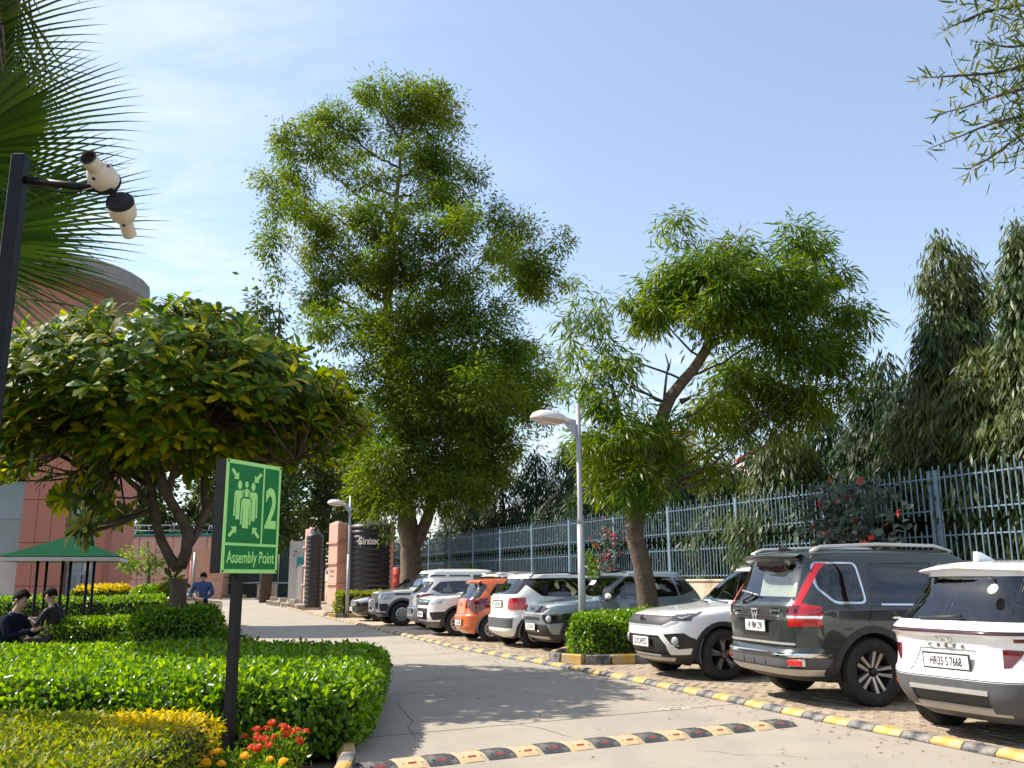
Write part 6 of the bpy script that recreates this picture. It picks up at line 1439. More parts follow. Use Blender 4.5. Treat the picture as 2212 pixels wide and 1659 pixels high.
# ---- marigolds
def marigold(cx_, cy_, label, r, nfl, mat, zt):
    t = thing('marigold_plant', label, 'flowers', (cx_, cy_, 0), 0, 'marigolds by the sign'); n = 900
    pos = rdir(n) * np.array([[r, r, zt * .5]]) * RNG.uniform(.3, 1, (n, 1)) + np.array([[0, 0, zt * .5]]); Ls = RNG.uniform(.03, .065, n)
    leaf_obj('foliage', pos, rdir(n) + np.array([[0, 0, .6]]), rdir(n), Ls, Ls * .3, T_DIAMOND, l_hedge, t)
    g = G()
    for i in range(7): g.tube([(0, 0, 0), (random.uniform(-r, r) * .6, random.uniform(-r, r) * .6, zt * .9)], [.006, .004], 5)
    g.build('stems', l_hedge, t)
    q = G()
    for ring, (rad, zz, m) in enumerate(((.034, 0, 11), (.026, .009, 9), (.016, .016, 7))):
        for i in range(m):
            a_ = 2 * math.pi * i / m + ring * .3; q.add([(0, 0, zz), (rad * .8 * math.cos(a_ - .3), rad * .8 * math.sin(a_ - .3), zz + .008), (rad * math.cos(a_), rad * math.sin(a_), zz + .001), (rad * .8 * math.cos(a_ + .3), rad * .8 * math.sin(a_ + .3), zz + .008)], [(0, 1, 2, 3)])
    fm = q.mesh('flower', mat)
    for i in range(nfl):
        a_ = random.uniform(0, 6.28); f = random.uniform(.2, 1.05); s_ = random.uniform(.9, 1.35); inst('flower', fm, t, (r * f * math.cos(a_), r * f * math.sin(a_), zt * (1.04 - .32 * f * f) + random.uniform(-.02, .03)), (random.uniform(-.5, .5) + .3, random.uniform(-.5, .5), 0), (s_, s_, s_))
marigold(-1.78, 7.25, 'orange-red marigold bush in front of the broad hedge end', .27, 24, m_orange, .36)
marigold(-2.0, 6.72, 'low yellow marigolds at the corner of the yellow hedge', .16, 7, m_yelp, .30)
marigold(-1.72, 6.75, 'low green marigold bush with few buds beside the yellow marigolds', .2, 4, m_yelp, .2)
# ================================================================== buildings, tanks, lamps, sign, camera, furniture, people
m_tile = pm('red_tile', (0.44, 0.15, 0.095), .5, var=.10, scale=2, dirt=((0.36, 0.13, 0.09), 2, .5))
m_groove = pm('tile_groove', (0.10, 0.04, 0.03), .9)
m_drum = pm('pink_render', (0.52, 0.22, 0.165), .8, var=.08, scale=1.2, dirt=((0.40, 0.18, 0.14), .9, .55))
m_grey = pm('grey_cladding', (0.25, 0.245, 0.24), .6, var=.08, scale=1.5)
m_frame = pm('window_frame', (0.22, 0.25, 0.28), .4, .4, var=.1)
m_pane = pm('office_glass', (0.10, 0.13, 0.16), .06, var=.3, scale=.5, coat=1.0)
m_blind = pm('window_blind', (0.55, 0.45, 0.38), .8, var=.12, scale=1)
m_cream = pm('cream_wall', (0.66, 0.60, 0.50), .85, var=.08, scale=.6, dirt=((.45, .38, .3), .6, .58))
m_redtrim = pm('red_trim', (0.40, 0.05, 0.045), .7)
m_pink = pm('pink_tank', (0.66, 0.37, 0.28), .6, var=.08, scale=1.4, dirt=((0.44, 0.24, 0.17), 1.6, .58))
m_tank = pm('black_tank', (0.022, 0.023, 0.026), .42, var=.25, scale=3, dirt=((0.07, 0.065, 0.06), 2.0, .58))
m_lamp = pm('lamp_grey', (0.36, 0.36, 0.37), .45, .3, var=.06)
m_lampw = pm('lamp_head', (0.62, 0.60, 0.57), .4, .1, var=.06)
m_lens = pm('lamp_lens', (0.55, 0.38, 0.33), .2, var=.15, scale=8, coat=.8)
m_black = pm('black_paint', (0.010, 0.010, 0.012), .5, spec=.2, var=.3, scale=10, dirt=((.09, .075, .06), 6, .66))
m_green = pm('sign_green', (0.003, 0.16, 0.032), .3, var=.03, scale=4, spec=.2)
m_lgreen = pm('sign_light_green', (0.36, 0.74, 0.20), .35, var=.03, scale=5)
m_cctv = pm('camera_cream', (0.60, 0.53, 0.42), .45, var=.08, scale=20, dirt=((0.3, 0.24, 0.17), 30, .6))
m_dark = pm('dark_plastic', (0.022, 0.019, 0.02), .6, spec=.15)
m_net = pm('green_net', (0.03, 0.05, 0.045), .9, var=.3, scale=2)
m_teal = pm('teal_pipe', (0.02, 0.22, 0.20), .5)
m_canopy = pm('green_canopy', (0.004, 0.06, 0.026), .9, var=.12, scale=3, spec=.05)  # green darkened so the tree's shade is in the cloth colour
m_whitec = pm('white_canvas', (0.62, 0.60, 0.56), .75, var=.08)
m_stone = pm('stone_slab', (0.40, 0.34, 0.27), .75, var=.15, scale=6)
m_redp = pm('red_drum_paint', (0.36, 0.04, 0.03), .5, var=.15)
m_shed = pm('shed_sheet', (0.50, 0.49, 0.46), .55, .2, var=.08)
m_skin = pm('skin', (0.42, 0.24, 0.16), .5, var=.08, scale=20)
m_hair = pm('hair', (0.010, 0.008, 0.007), .75, spec=.1, var=.4, scale=60)
m_navy = pm('navy_cloth', (0.010, 0.014, 0.026), .9, spec=.08, var=.25, scale=15, bump=.4, bscale=30)
m_blue = pm('blue_jacket', (0.018, 0.04, 0.12), .7, var=.3, scale=12, bump=.5, bscale=25)
m_jean = pm('jeans', (0.06, 0.075, 0.10), .9, var=.2, scale=20)
m_shirt = pm('pale_shirt', (0.45, 0.47, 0.5), .8, var=.1)

# ---- round-cornered office building at the left
BY = 28.0; bx0 = -15.9
ob = thing('office_building', 'red-tiled office building with a round canopy roof at the left edge', 'building', (-16.2, 30.2, 1.25))
def OB(x, y, z): return (x + 16.2, y - 30.2, z - 1.25)
g = G(); g.lathe([(2.38, 3.4), (2.38, 9.75)], 40, c=(0, 0, 0)); g.build('drum', m_drum, ob)
for z in (5.6, 7.4, 9.0):
    g = G(); g.lathe([(2.385, z), (2.40, z + .01), (2.40, z + .05), (2.385, z + .06)], 40); g.build('drum_joint', m_groove, ob)
g = G(); g.lathe([(2.3, 9.72), (3.27, 9.76), (3.34, 9.80)], 56, smooth=False); g.lathe([(3.34, 9.80), (3.42, 9.86), (3.42, 10.42), (3.34, 10.48), (.01, 10.55)], 28, smooth=False); g.build('canopy_roof', m_grey, ob)
g = G(); g.box((-1.9, 1.3, 1.2), (9.5, 2.0, 4.9)); g.box((-6.5, 2.2, 5.3), (7, 3.5, 6)); g.build('wall', m_drum, ob)
xL, xR = aty(42, 1150, BY).x, aty(140, 1150, BY).x; w3 = (xR - xL) / 3
g = G(); g.box(OB((xL + xR) / 2, BY + .45, 2.7), (xR - xL, .8, 5.4)); g.build('pillar', m_groove, ob)
tg = G(); tg.box((0, 0, 0), (w3 - .014, .03, 1.28), bev=.006); tme = tg.mesh('tile', m_tile)
tg = G(); tg.box((0, 0, 0), (.03, .75, 1.28), bev=.006); tme2 = tg.mesh('tile', m_tile)
for r in range(4):
    for c_ in range(3): inst('tile', tme, ob, OB(xL + w3 * (c_ + .5), BY + .045, .67 + r * 1.295))
    inst('tile', tme2, ob, OB(xR + .008, BY + .45, .67 + r * 1.295))
def win_wall(x0, x1, nx, zs, y):
    for i in range(nx):
        a0, a1 = x0 + (x1 - x0) * i / nx, x0 + (x1 - x0) * (i + 1) / nx
        for j in range(len(zs) - 1):
            f = G(); zc, h = (zs[j] + zs[j + 1]) / 2, zs[j + 1] - zs[j]; w_ = a1 - a0
            for dx_, dz_, sx_, sz_ in ((0, h / 2 - .03, w_, .06), (0, -h / 2 + .03, w_, .06), (-w_ / 2 + .03, 0, .06, h - .12), (w_ / 2 - .03, 0, .06, h - .12)): f.box((dx_, 0, dz_), (sx_, .08, sz_))
            o = f.build('window', m_frame, ob); o.location = OB((a0 + a1) / 2, y, zc)
            p_ = G(); p_.box((0, .02, 0), (w_ - .12, .012, h - .12)); p_.build('pane', m_blind if (i * 7 + j * 3) % 4 == 1 else m_pane, o)
win_wall(-18.4, xL - .03, 3, (.1, 1.0, 2.2, 3.4, 4.5), BY + .25)
win_wall(xR + .05, xR + .85, 2, (.1, .9, 1.7, 2.4, 3.4, 4.5), BY + .25)
g = G(); g.box(OB(xR + 1.02, BY + .4, 2.4), (.28, .5, 4.8)); g.build('pillar', m_tile, ob)

# ---- pale houses beyond the fence
def house(px0, px1, ytop, Y, label, bands, dpt=6):
    x0, x1 = aty(px0, 1200, Y).x, aty(px1, 1200, Y).x; zt = aty((px0 + px1) / 2, ytop, Y).z; t = thing('pale_house', label, 'building', ((x0 + x1) / 2, Y, 0), 0, 'pale houses beyond the fence'); w_ = x1 - x0
    g = G(); g.box((0, dpt / 2, zt / 2), (w_, dpt, zt)); g.build('wall', m_cream, t)
    g = G(); g.box((0, dpt / 2, zt + .06), (w_ + .25, dpt + .25, .14)); g.build('parapet_cap', m_redtrim, t)
    for z in bands:
        g = G(); g.box((0, -.06, z), (w_ + .2, .16, .12)); g.build('trim_band', m_redtrim, t)
    for i in range(max(1, int(w_ / 2.2))):
        for z in bands:
            f = G(); f.box((0, 0, 0), (1.0, .08, 1.2)); o = f.build('window', m_frame, t); o.location = (-w_ / 2 + 1.1 + i * 2.2, -.03, z - 1.3); f = G(); f.box((0, -.035, 0), (.86, .03, 1.06)); f.build('pane', m_pane, o)
house(1452, 1515, 936, 48, 'cream rooftop room with red edges seen left of the leaning tree', (aty(1480, 985, 48).z,))
house(1660, 1760, 968, 52, 'cream house glimpsed under the leaning crown', (6.2,))
house(1380, 1700, 1040, 54, 'long cream house low behind the fence', (4.6,))
house(2090, 2190, 840, 46, 'cream house with a red band behind the right edge trees', (9.2, 6.5))

# ---- tanks and sheds at the far end
def ptank(px0, px1, ytop, Y, depth, label, rot=-.85):
    k = Y / PF; w_ = (px1 - px0) * k; c = aty((px0 + px1) / 2, 1280, Y); zt = aty(px0, ytop, Y).z; t = thing('pink_tank', label, 'tank', (c.x, Y, 0), rot, 'pink panel tanks')
    g = G(); g.box((0, depth / 2, .12), (w_ + .3, depth + .3, .24)); g.build('plinth', m_stone, t)
    n = 4; h = (zt - .24) / n
    for i in range(n):
        g = G(); g.box((0, depth / 2, .24 + h * (i + .5)), (w_, depth, h - .05), bev=.03); g.build('panel', m_pink, t)
        if i: g = G(); g.box((0, depth / 2, .24 + h * i), (w_ + .16, depth + .16, .07)); g.build('flange', m_pink, t)
    g = G(); g.box((0, depth / 2, zt + .03), (w_ * .4, .2, .1)); g.build('lifting_lug', m_pink, t)
    return t
t = ptank(697, 735, 1129, 46, .55, 'tall pink panel tank next to the far lamp post')
tm = text_mesh('stencil', 'TOFC', .2, m_ink); o = inst('stencil', tm, t, (0, -.006, 1.86)); o.rotation_euler = (R_(90), 0, 0)
tm = text_mesh('stencil', 'No-2', .17, m_ink); o = inst('stencil', tm, t, (0, -.006, 1.64)); o.rotation_euler = (R_(90), 0, 0)
ptank(648, 672, 1142, 50, .5, 'second pink panel tank behind the slim black tank')
def rtank(px, rpx, ytop, Y, n, label, cap=.25, z0=.1):
    k = Y / PF; c = aty(px, 1280, Y); r = rpx * k; zt = aty(px, ytop, Y).z; t = thing('water_tank', label, 'tank', (c.x, Y, 0), 0, 'black water tanks')
    pr = [(r * .96, z0)]; h = (zt - cap - z0) / n
    for i in range(n): z = z0 + i * h; pr += [(r * .97, z + h * .08), (r, z + h * .22), (r, z + h * .62), (r * .97, z + h * .78), (r * .955, z + h * .95)]
    g = G(); g.lathe([(.01, z0)] + pr + [(r * .93, zt - cap), (r * .5, zt - .04), (.01, zt)], 36); g.build('shell', m_tank, t)
    g = G(); g.lathe([(r * .30, zt - .06), (r * .30, zt + .08), (r * .26, zt + .12), (.01, zt + .14)], 24); g.build('lid', m_tank, t)
    g = G(); g.box((0, 0, z0 / 2), (r * 1.9, r * 1.9, z0)); g.build('plinth', m_stone, t)
    return t, r, zt
rtank(676, 18, 1146, 47.5, 17, 'slim ribbed black water tank between the two pink tanks')
rtank(747, 13, 1137, 47, 14, 'slim black tank half hidden by the far lamp post')
t, r, zt = rtank(802, 49, 1124, 46.5, 16, 'large round black water tank lettered in white')
for i, ch in enumerate('Sintex'):
    a_ = R_(-90) + (i - 2.5) * .14 - .03; tm = text_mesh('letter', ch, .48, m_plate, .01, bold=.012); o = inst('letter', tm, t, ((r + .015) * math.cos(a_), (r + .015) * math.sin(a_), 3.30)); o.rotation_euler = (R_(90), 0, a_ + R_(90))
g = G(); g.lathe([(.30, 3.78), (.34, 4.0), (.40, 4.12)], 10, c=(.2, -r * .55, 0)); g.build('inlet_hood', m_shed, t)
g = G(); g.cyl((.05, 0, zt), (.05, 0, zt + .5), .05, n=8); g.build('vent_pipe', m_pink, t)
q = aty(844, 1280, 46); t = thing('pipe_post', 'pinkish pipe riser at the right of the large black tank', 'pipe', (q.x, 46, 0)); g = G(); g.box((0, 0, 2.1), (.2, .2, 4.2)); g.build('riser', m_pink, t); g = G(); g.box((.06, 0, 2.9), (.4, .26, .1)); g.build('collar', m_pink, t)
q = aty(862, 1280, 44.5); t = thing('red_drum', 'red drum right of the large black tank', 'drum', (q.x, 44.5, .0)); g = G(); g.lathe([(.01, 1.0), (.30, 1.0), (.32, 1.05), (.32, 1.3), (.335, 1.33), (.32, 1.36), (.32, 1.65), (.335, 1.68), (.32, 1.71), (.32, 2.0), (.30, 2.02), (.01, 2.0)], 20); g.build('barrel', m_redp, t); g = G(); g.box((0, 0, .5), (.8, .8, 1.0)); g.build('stand', m_stone, t)
q = aty(818, 1268, 43); t = thing('low_wall', 'short pale wall with a dark cap behind the near-black sedan', 'wall', (q.x, 43, 0)); g = G(); g.box((0, 0, .5), (1.2, .3, 1.0)); g.build('block', m_stone, t); g = G(); g.box((0, 0, 1.1), (1.0, .32, .18), bev=.03); g.build('cap', m_black, t)
q = aty(637, 1280, 60); t = thing('metal_shed', 'narrow grey metal shed left of the pink tanks', 'shed', (q.x, 60, 0)); zt = aty(637, 1169, 60).z
g = G(); g.box((0, .8, zt / 2), (.9, 1.6, zt)); g.build('body', m_shed, t)
for i in range(12): g = G(); g.box((0, -.01, .3 + i * (zt - .4) / 12), (.86, .03, .05)); g.build('rib', m_shed, t)
g = G(); g.add([(.18, -.35, 2.3), (.5, -.35, 2.3), (.5, -.3, .2), (.18, -.3, .2)], [(0, 1, 2, 3)]); g.add([(.14, -.37, 2.9), (.54, -.37, 2.9), (.62, -.4, 2.2), (.34, -.4, 2.5), (.1, -.4, 2.2)], [(0, 1, 2, 3, 4)], 1); g.build('hanging_cloth', [m_whitec, m_teal], t)

# ---- pink treatment plant wall at the very back
Y = 78.0; x0, x1 = aty(262, 1200, Y).x, aty(482, 1200, Y).x; zt = aty(370, 1158, Y).z
t = thing('treatment_tank', 'long pink steel treatment tank at the very back of the road', 'tank', ((x0 + x1) / 2, Y, 0)); w_ = x1 - x0
n = 6
for i in range(n):
    for j in range(3): g = G(); g.box((-w_ / 2 + w_ * (i + .5) / n, 1.5, zt * (j + .5) / 3), (w_ / n - .04, 3, zt / 3 - .05), bev=.03); g.build('panel', m_pink, t)
for j in (1, 2): g = G(); g.box((0, -.06, zt * j / 3), (w_, .18, .12)); g.build('flange', m_pink, t)
g = G(); g.box((0, .1, zt + .1), (w_ + .2, .5, .2)); g.build('top_edge', m_teal, t)
g = G()
for z in (.45, .9): g.tube([(-w_ / 2, 0, zt + z), (w_ / 2, 0, zt + z)], .035, 6)
for i in range(9): g.cyl((-w_ / 2 + w_ * i / 8, 0, zt + .1), (-w_ / 2 + w_ * i / 8, 0, zt + .9), .03, n=6)
g.build('handrail', m_fence, t)
q = aty(446, 1240, 74); t = thing('hopper', 'pink steel hopper right of the long treatment tank', 'hopper', (q.x, 74, 0)); z1, z2 = aty(446, 1188, 74).z, aty(446, 1258, 74).z
g = G(); s1, s2 = 1.35, .25; g.add([(-s1, -s1, z1), (s1, -s1, z1), (s1, s1, z1), (-s1, s1, z1), (-s2, -s2, z2), (s2, -s2, z2), (s2, s2, z2), (-s2, s2, z2)], [(0, 1, 2, 3), (0, 1, 5, 4), (1, 2, 6, 5), (2, 3, 7, 6), (3, 0, 4, 7)]); g.build('cone', m_pink, t)
g = G(); g.cyl((0, 0, 0), (0, 0, z2), .22, n=10); g.build('outlet', m_pink, t)
for sx in (-1.25, 1.25): g = G(); g.cyl((sx, 0, 0), (sx, 0, z1), .08, n=8); g.build('leg', m_pink, t)
q = aty(416, 1290, 72); t = thing('grey_pole', 'plain grey pole before the pink treatment tank', 'pole', (q.x, 72, 0)); g = G(); g.cyl((0, 0, .5), (0, 0, aty(416, 1193, 72).z), .16, .12, n=10); g.build('shaft', m_lamp, t); g = G(); g.box((0, 0, .25), (1.3, 1.3, .5), bev=.08); g.build('footing', m_stone, t)
xa, xb = aty(484, 1250, 80).x, aty(640, 1250, 80).x; t = thing('net_fence', 'dark net-covered fence behind the sign post', 'fence', ((xa + xb) / 2, 80, 0))
g = G(); g.box((0, .05, 2.3), (xb - xa, .04, 4.6)); g.build('net', m_net, t)
for i in range(5): g = G(); g.cyl((-(xb - xa) / 2 + (xb - xa) * i / 4, 0, 0), (-(xb - xa) / 2 + (xb - xa) * i / 4, 0, 4.6), .05, n=6); g.build('post', m_lamp, t)
g = G(); g.tube([(-(xb - xa) / 2, -.1, 1.2), (0, -.2, 1.25), ((xb - xa) / 2, -.1, 1.2)], .09, 8); g.build('pipe', m_lamp, t)
q = aty(577, 1280, 76); t = thing('crate', 'brown crate on the ground before the net fence', 'crate', (q.x, 76, 0)); g = G(); g.box((0, 0, .55), (1.4, .8, 1.1), bev=.02); g.build('box', m_stone, t); g = G(); g.box((0, 0, 1.12), (1.5, .9, .08)); g.build('lid', m_stone, t)
t = thing('brick_pile', 'loose bricks along the kerb left of the slim black tank', 'bricks', (-15.2, 58.5, 0))
for i in range(16): g = G(); g.box((0, 0, 0), (.42, .3, .24), bev=.02); o = g.build('brick', m_stone, t); o.location = (i * .30 + random.uniform(-.1, .1), -i * .75 + random.uniform(-.15, .15), .12 + (.24 if i % 5 == 2 else 0)); o.rotation_euler = (0, 0, random.uniform(-.6, .6))

# ---- lamp posts
def lamp_post(name, label, loc):
    t = thing(name, label, 'lamp post', loc, 0, 'grey lamp posts')
    g = G(); g.tube([(0, 0, 0), (0, 0, 2.45)], [.072, .066], 12); g.tube([(0, 0, 2.45), (0, 0, 2.55), (0, 0, 4.78)], [.066, .052, .048], 12); g.build('pole', m_lamp, t)
    g = G(); g.box((0, 0, .01), (.3, .3, .02)); g.cyl((0, 0, .02), (0, 0, .1), .09, .075, n=12); g.build('base_plate', m_lamp, t)
    g = G(); g.prism([(-.03, 3.65), (-.05, 4.1), (-.30, 4.42), (-.30, 4.50), (-.04, 4.46)], -.012, .012, 'xz'); g.build('bracket', m_lamp, t)
    g = G(); g.lathe([(.335, -.01), (.345, .02), (.30, .10), (.20, .155), (.08, .175), (.01, .178)], 28); h = g.build('lamp_head', m_lampw, t); h.location = (-.58, 0, 4.47); h.rotation_euler = (0, R_(6), 0); h.scale = (1.05, .8, 1)
    g = G(); g.lathe([(.325, 0), (.27, -.05), (.15, -.085), (.01, -.095)], 28); g.build('lens', m_lens, h)
    g = G(); g.box((.33, 0, .03), (.14, .12, .1), bev=.02); g.build('socket', m_lampw, h)
lamp_post('lamp_post', 'tall grey street lamp standing in the hedge island, in front of the grey-blue car', (1.28, 17.45, 0))
lamp_post('lamp_post', 'far grey street lamp beside the large black tank', (aty(752, 1250, 37.2).x, 37.2, 0))

# ---- assembly point sign
sA = math.atan2(.60, .265); s0 = Vector((-2.185, 6.95, 1.505)); SW, SH = .656, .862
st = thing('assembly_sign', 'green assembly point sign board with the number 2 on a black post', 'sign', (s0.x, s0.y, 0), sA)
zb_ = s0.z
g = G(); g.box((SW / 2, .055, zb_ + SH / 2), (SW, .10, SH)); g.build('case', m_black, st)
face = G(); face.box((SW / 2, 0, zb_ + SH / 2), (SW, .006, SH)); face.build('border', m_lgreen, st)
def SP(u, v, y=-.0045): return (u * SW, y, zb_ + v * SH)
def spanel(u0, v0, u1, v1):
    g = G(); a_, b_ = SP(u0, v0), SP(u1, v1); g.box(((a_[0] + b_[0]) / 2, -.0035, (a_[2] + b_[2]) / 2), (b_[0] - a_[0], .004, b_[2] - a_[2])); g.build('panel', m_green, st)
spanel(.045, .265, .655, .965); spanel(.69, .265, .955, .965); spanel(.045, .035, .955, .24)
def sshape(name, polys, mat=m_lgreen, y=-.0075):
    g = G()
    for pl in polys: g.prism([(u * SW, zb_ + v * SH) for u, v in pl], y, y + .0028, 'xz')
    return g.build(name, mat, st)
def arrow(cu, cv, su, sv):
    """arrow pointing to the middle; (su, sv) signs"""
    k = .068
    pts = [(1, 1), (1, -.1), (.62, .25), (-.25, -.75), (-.75, -.25), (.2, .66), (-.1, 1)]
    pts = [(1.0, -1.0), (1.0, .35), (.62, 0), (.05, 1.0), (-.45, .62), (.0, -.2), (-.45, -.62)] if False else [(1, 1), (1, -.35), (.55, .02), (-.55, -1), (-1, -.6), (.05, .5), (-.35, .9)]
    sshape('arrow', [[(cu + su * a_ * k, cv + sv * b_ * k * .72) for a_, b_ in pts]])
arrow(.14, .875, 1, -1); arrow(.56, .865, -1, -1); arrow(.14, .36, 1, 1); arrow(.56, .36, -1, 1)
def figure(cu, cv, s, front=False):
    """sign figure: head, shoulders, arms and body"""
    hd = [(cu + .036 * s * math.cos(a_), cv + .155 * s + .040 * s * math.sin(a_)) for a_ in np.linspace(0, 2 * math.pi, 15)[:-1]]
    bd = [(cu - .060 * s, cv + .105 * s), (cu + .060 * s, cv + .105 * s), (cu + .085 * s, cv + .08 * s), (cu + .092 * s, cv - .125 * s), (cu + .066 * s, cv - .125 * s), (cu + .060 * s, cv + .04 * s), (cu + .052 * s, cv + .04 * s), (cu + .052 * s, cv - .155 * s), (cu - .052 * s, cv - .155 * s), (cu - .052 * s, cv + .04 * s), (cu - .060 * s, cv + .04 * s), (cu - .066 * s, cv - .125 * s), (cu - .092 * s, cv - .125 * s), (cu - .085 * s, cv + .08 * s)]
    if front:
        c_ = np.array([cu, cv]); sshape('figure_outline', [[(cu + .048 * s * math.cos(a_), cv + .155 * s + .052 * s * math.sin(a_)) for a_ in np.linspace(0, 2 * math.pi, 15)[:-1]], [(cu - .07 * s, cv + .118 * s), (cu + .07 * s, cv + .118 * s), (cu + .10 * s, cv + .09 * s), (cu + .105 * s, cv - .165 * s), (cu - .105 * s, cv - .165 * s), (cu - .10 * s, cv + .09 * s)]], m_green, -.0085)
    sshape('figure', [hd, bd], m_lgreen, -.0075 if not front else -.0100)
figure(.355, .66, .82); figure(.235, .625, 1.0); figure(.475, .62, 1.0); figure(.355, .555, 1.02, True)
tm = text_mesh('number', '2', .44, m_lgreen, .001, sx=.66, bold=.012); o = inst('number', tm, st, (.822 * SW, -.0065, zb_ + .575 * SH)); o.rotation_euler = (R_(90), 0, 0)
tm = text_mesh('lettering', 'Assembly Point', .128, m_lgreen, .001, sx=.70, bold=.0018); o = inst('lettering', tm, st, (.5 * SW, -.0065, zb_ + .135 * SH)); o.rotation_euler = (R_(90), 0, 0)
for u, v in ((.022, .018), (.978, .018), (.022, .982), (.978, .982)): g = G(); g.cyl(SP(u, v, -.002), SP(u, v, -.009), .008, n=8); g.build('screw', m_black, st)
g = G(); g.box((.26, .06, zb_ / 2), (.065, .065, zb_)); g.build('post', m_black, st)

# ---- security cameras on a black pole
px_, py_ = -2.90, 5.0; t = thing('camera_pole', 'black pole with a side arm at the left edge', 'pole', (px_, py_, 0))
g = G(); g.box((0, 0, 1.96), (.08, .08, 3.92), bev=.006); g.build('pole', m_black, t)
e = aty(243, 412, 5.0) - Vector((px_, py_, 0)); s_ = aty(50, 388, 5.0) - Vector((px_, py_, 0))
g = G(); g.tube([s_, e], .024, 8); g.build('arm', m_black, t); e2 = aty(262, 440, 5.02) - Vector((px_, py_, 0)); g = G(); g.tube([e, e2], .02, 8); g.build('elbow', m_black, t)
cp = [aty(x, y, 4.97) - Vector((px_, py_, 0)) for x, y in ((60, 398), (110, 412), (160, 416), (205, 405), (222, 396))]; g = G(); g.tube([tuple(v) for v in dense([tuple(v) for v in cp], .02)], .005, 5); g.build('cable', m_black, t)
def cctv(label, base, tip, rb, rt, back):
    base, tip = Vector(base), Vector(tip); d = (tip - base); L = d.length; q = d.to_track_quat('Z', 'Y')
    t = thing('security_camera', label, 'camera', base, 0, 'security cameras on the pole arm'); t.rotation_mode = 'QUATERNION'; t.rotation_quaternion = q
    g = G(); g.lathe([(rb * .9, -.035), (rb, -.02), (rb * 1.02, .03), (rb * .93, .07), (rb * .66, .10), (rt * 1.02, .115)], 28); g.build('dome', m_cctv, t)
    g = G(); g.lathe([(.005, -.045), (rb * .98, -.045), (rb * 1.03, -.03), (rb * .9, -.02)], 28); g.build('back_plate', m_dark, t)
    g = G(); g.lathe([(rt * .96, .09), (rt, .13), (rt * 1.02, L), (rt * 1.04, L + .006)], 24); g.build('barrel', m_cctv, t)
    g = G(); g.lathe([(rt * 1.04, L + .004), (rt * .86, L + .008), (rt * .82, L - .02), (.004, L - .022)], 24); g.build('lens_hood', m_dark, t)
    for k in range(3): w = k * 2.1 + .4; g = G(); g.cyl((rb * .78 * math.cos(w), rb * .78 * math.sin(w), .082), (rb * .78 * math.cos(w), rb * .78 * math.sin(w), .094), .009, n=8); g.build('screw', m_dark, t)
ca = aty(226, 388, 5.0); cb = aty(196, 348, 4.84)
cctv('upper cream security camera looking towards the viewer', ca, ca + (cb - ca).normalized() * .19, .082, .047, True)
ca = aty(262, 446, 5.03); cb = aty(276, 494, 5.19)
cctv('lower cream security camera turned away, black back plate showing', ca, ca + (cb - ca).normalized() * .22, .078, .040, False)

# ---- table, bench and canopy in the garden
gx, gy = -8.45, 17.6
t = thing('garden_canopy', 'shade-darkened green pyramid canopy on thin posts over the garden table', 'canopy', (gx, gy, 0), R_(18)); hw = .98; ze, za = 1.88, 2.28
g = G(); cs = [(-hw, -hw, ze), (hw, -hw, ze), (hw, hw, ze), (-hw, hw, ze)]
for i in range(4):
    a_, b_ = Vector(cs[i]), Vector(cs[(i + 1) % 4]); ap = Vector((0, 0, za)); g = G()
    g.add([a_, b_, ap, a_ + Vector((0, 0, .02)), b_ + Vector((0, 0, .02)), ap + Vector((0, 0, .02))], [(0, 2, 1), (3, 4, 5)]); g.build('roof_panel', m_canopy, t)
    g = G(); g.tube([a_, ap], .018, 6); g.build('rib', m_black, t); g = G(); g.box((a_ + b_) / 2 + Vector((0, 0, -.03)), ((b_ - a_).length if i % 2 == 0 else .015, (b_ - a_).length if i % 2 else .015, .07)); g.build('valance', m_whitec, t)
for sx in (-.42, .0, .42):
    for sy in (-.5, .5): g = G(); g.cyl((sx, sy, 0), (sx, sy, ze + .12), .026, n=8); g.build('post', m_black, t)
t = thing('garden_table', 'stone picnic table under the green canopy', 'table', (gx + .25, gy - .4, 0))
for i in range(3): g = G(); g.box((0, -.26 + i * .26, .74), (1.5, .245, .05), bev=.008); g.build('plank', m_stone, t)
for sx in (-.5, .5): g = G(); g.box((sx, 0, .36), (.1, .5, .71)); g.build('leg', m_stone, t)
t = thing('garden_bench', 'tiled stone seat in the sun behind the broad hedge', 'bench', (-7.6, 16.2, 0), .35)
for i in range(3):
    for j in range(2): g = G(); g.box(((j - .5) * .25, (i - 1) * .19, .47), (.24, .18, .04), bev=.006); g.build('tile', m_stone, t)
for sx in (-.18, .18): g = G(); g.box((sx, 0, .22), (.08, .45, .45)); g.build('leg', m_stone, t)

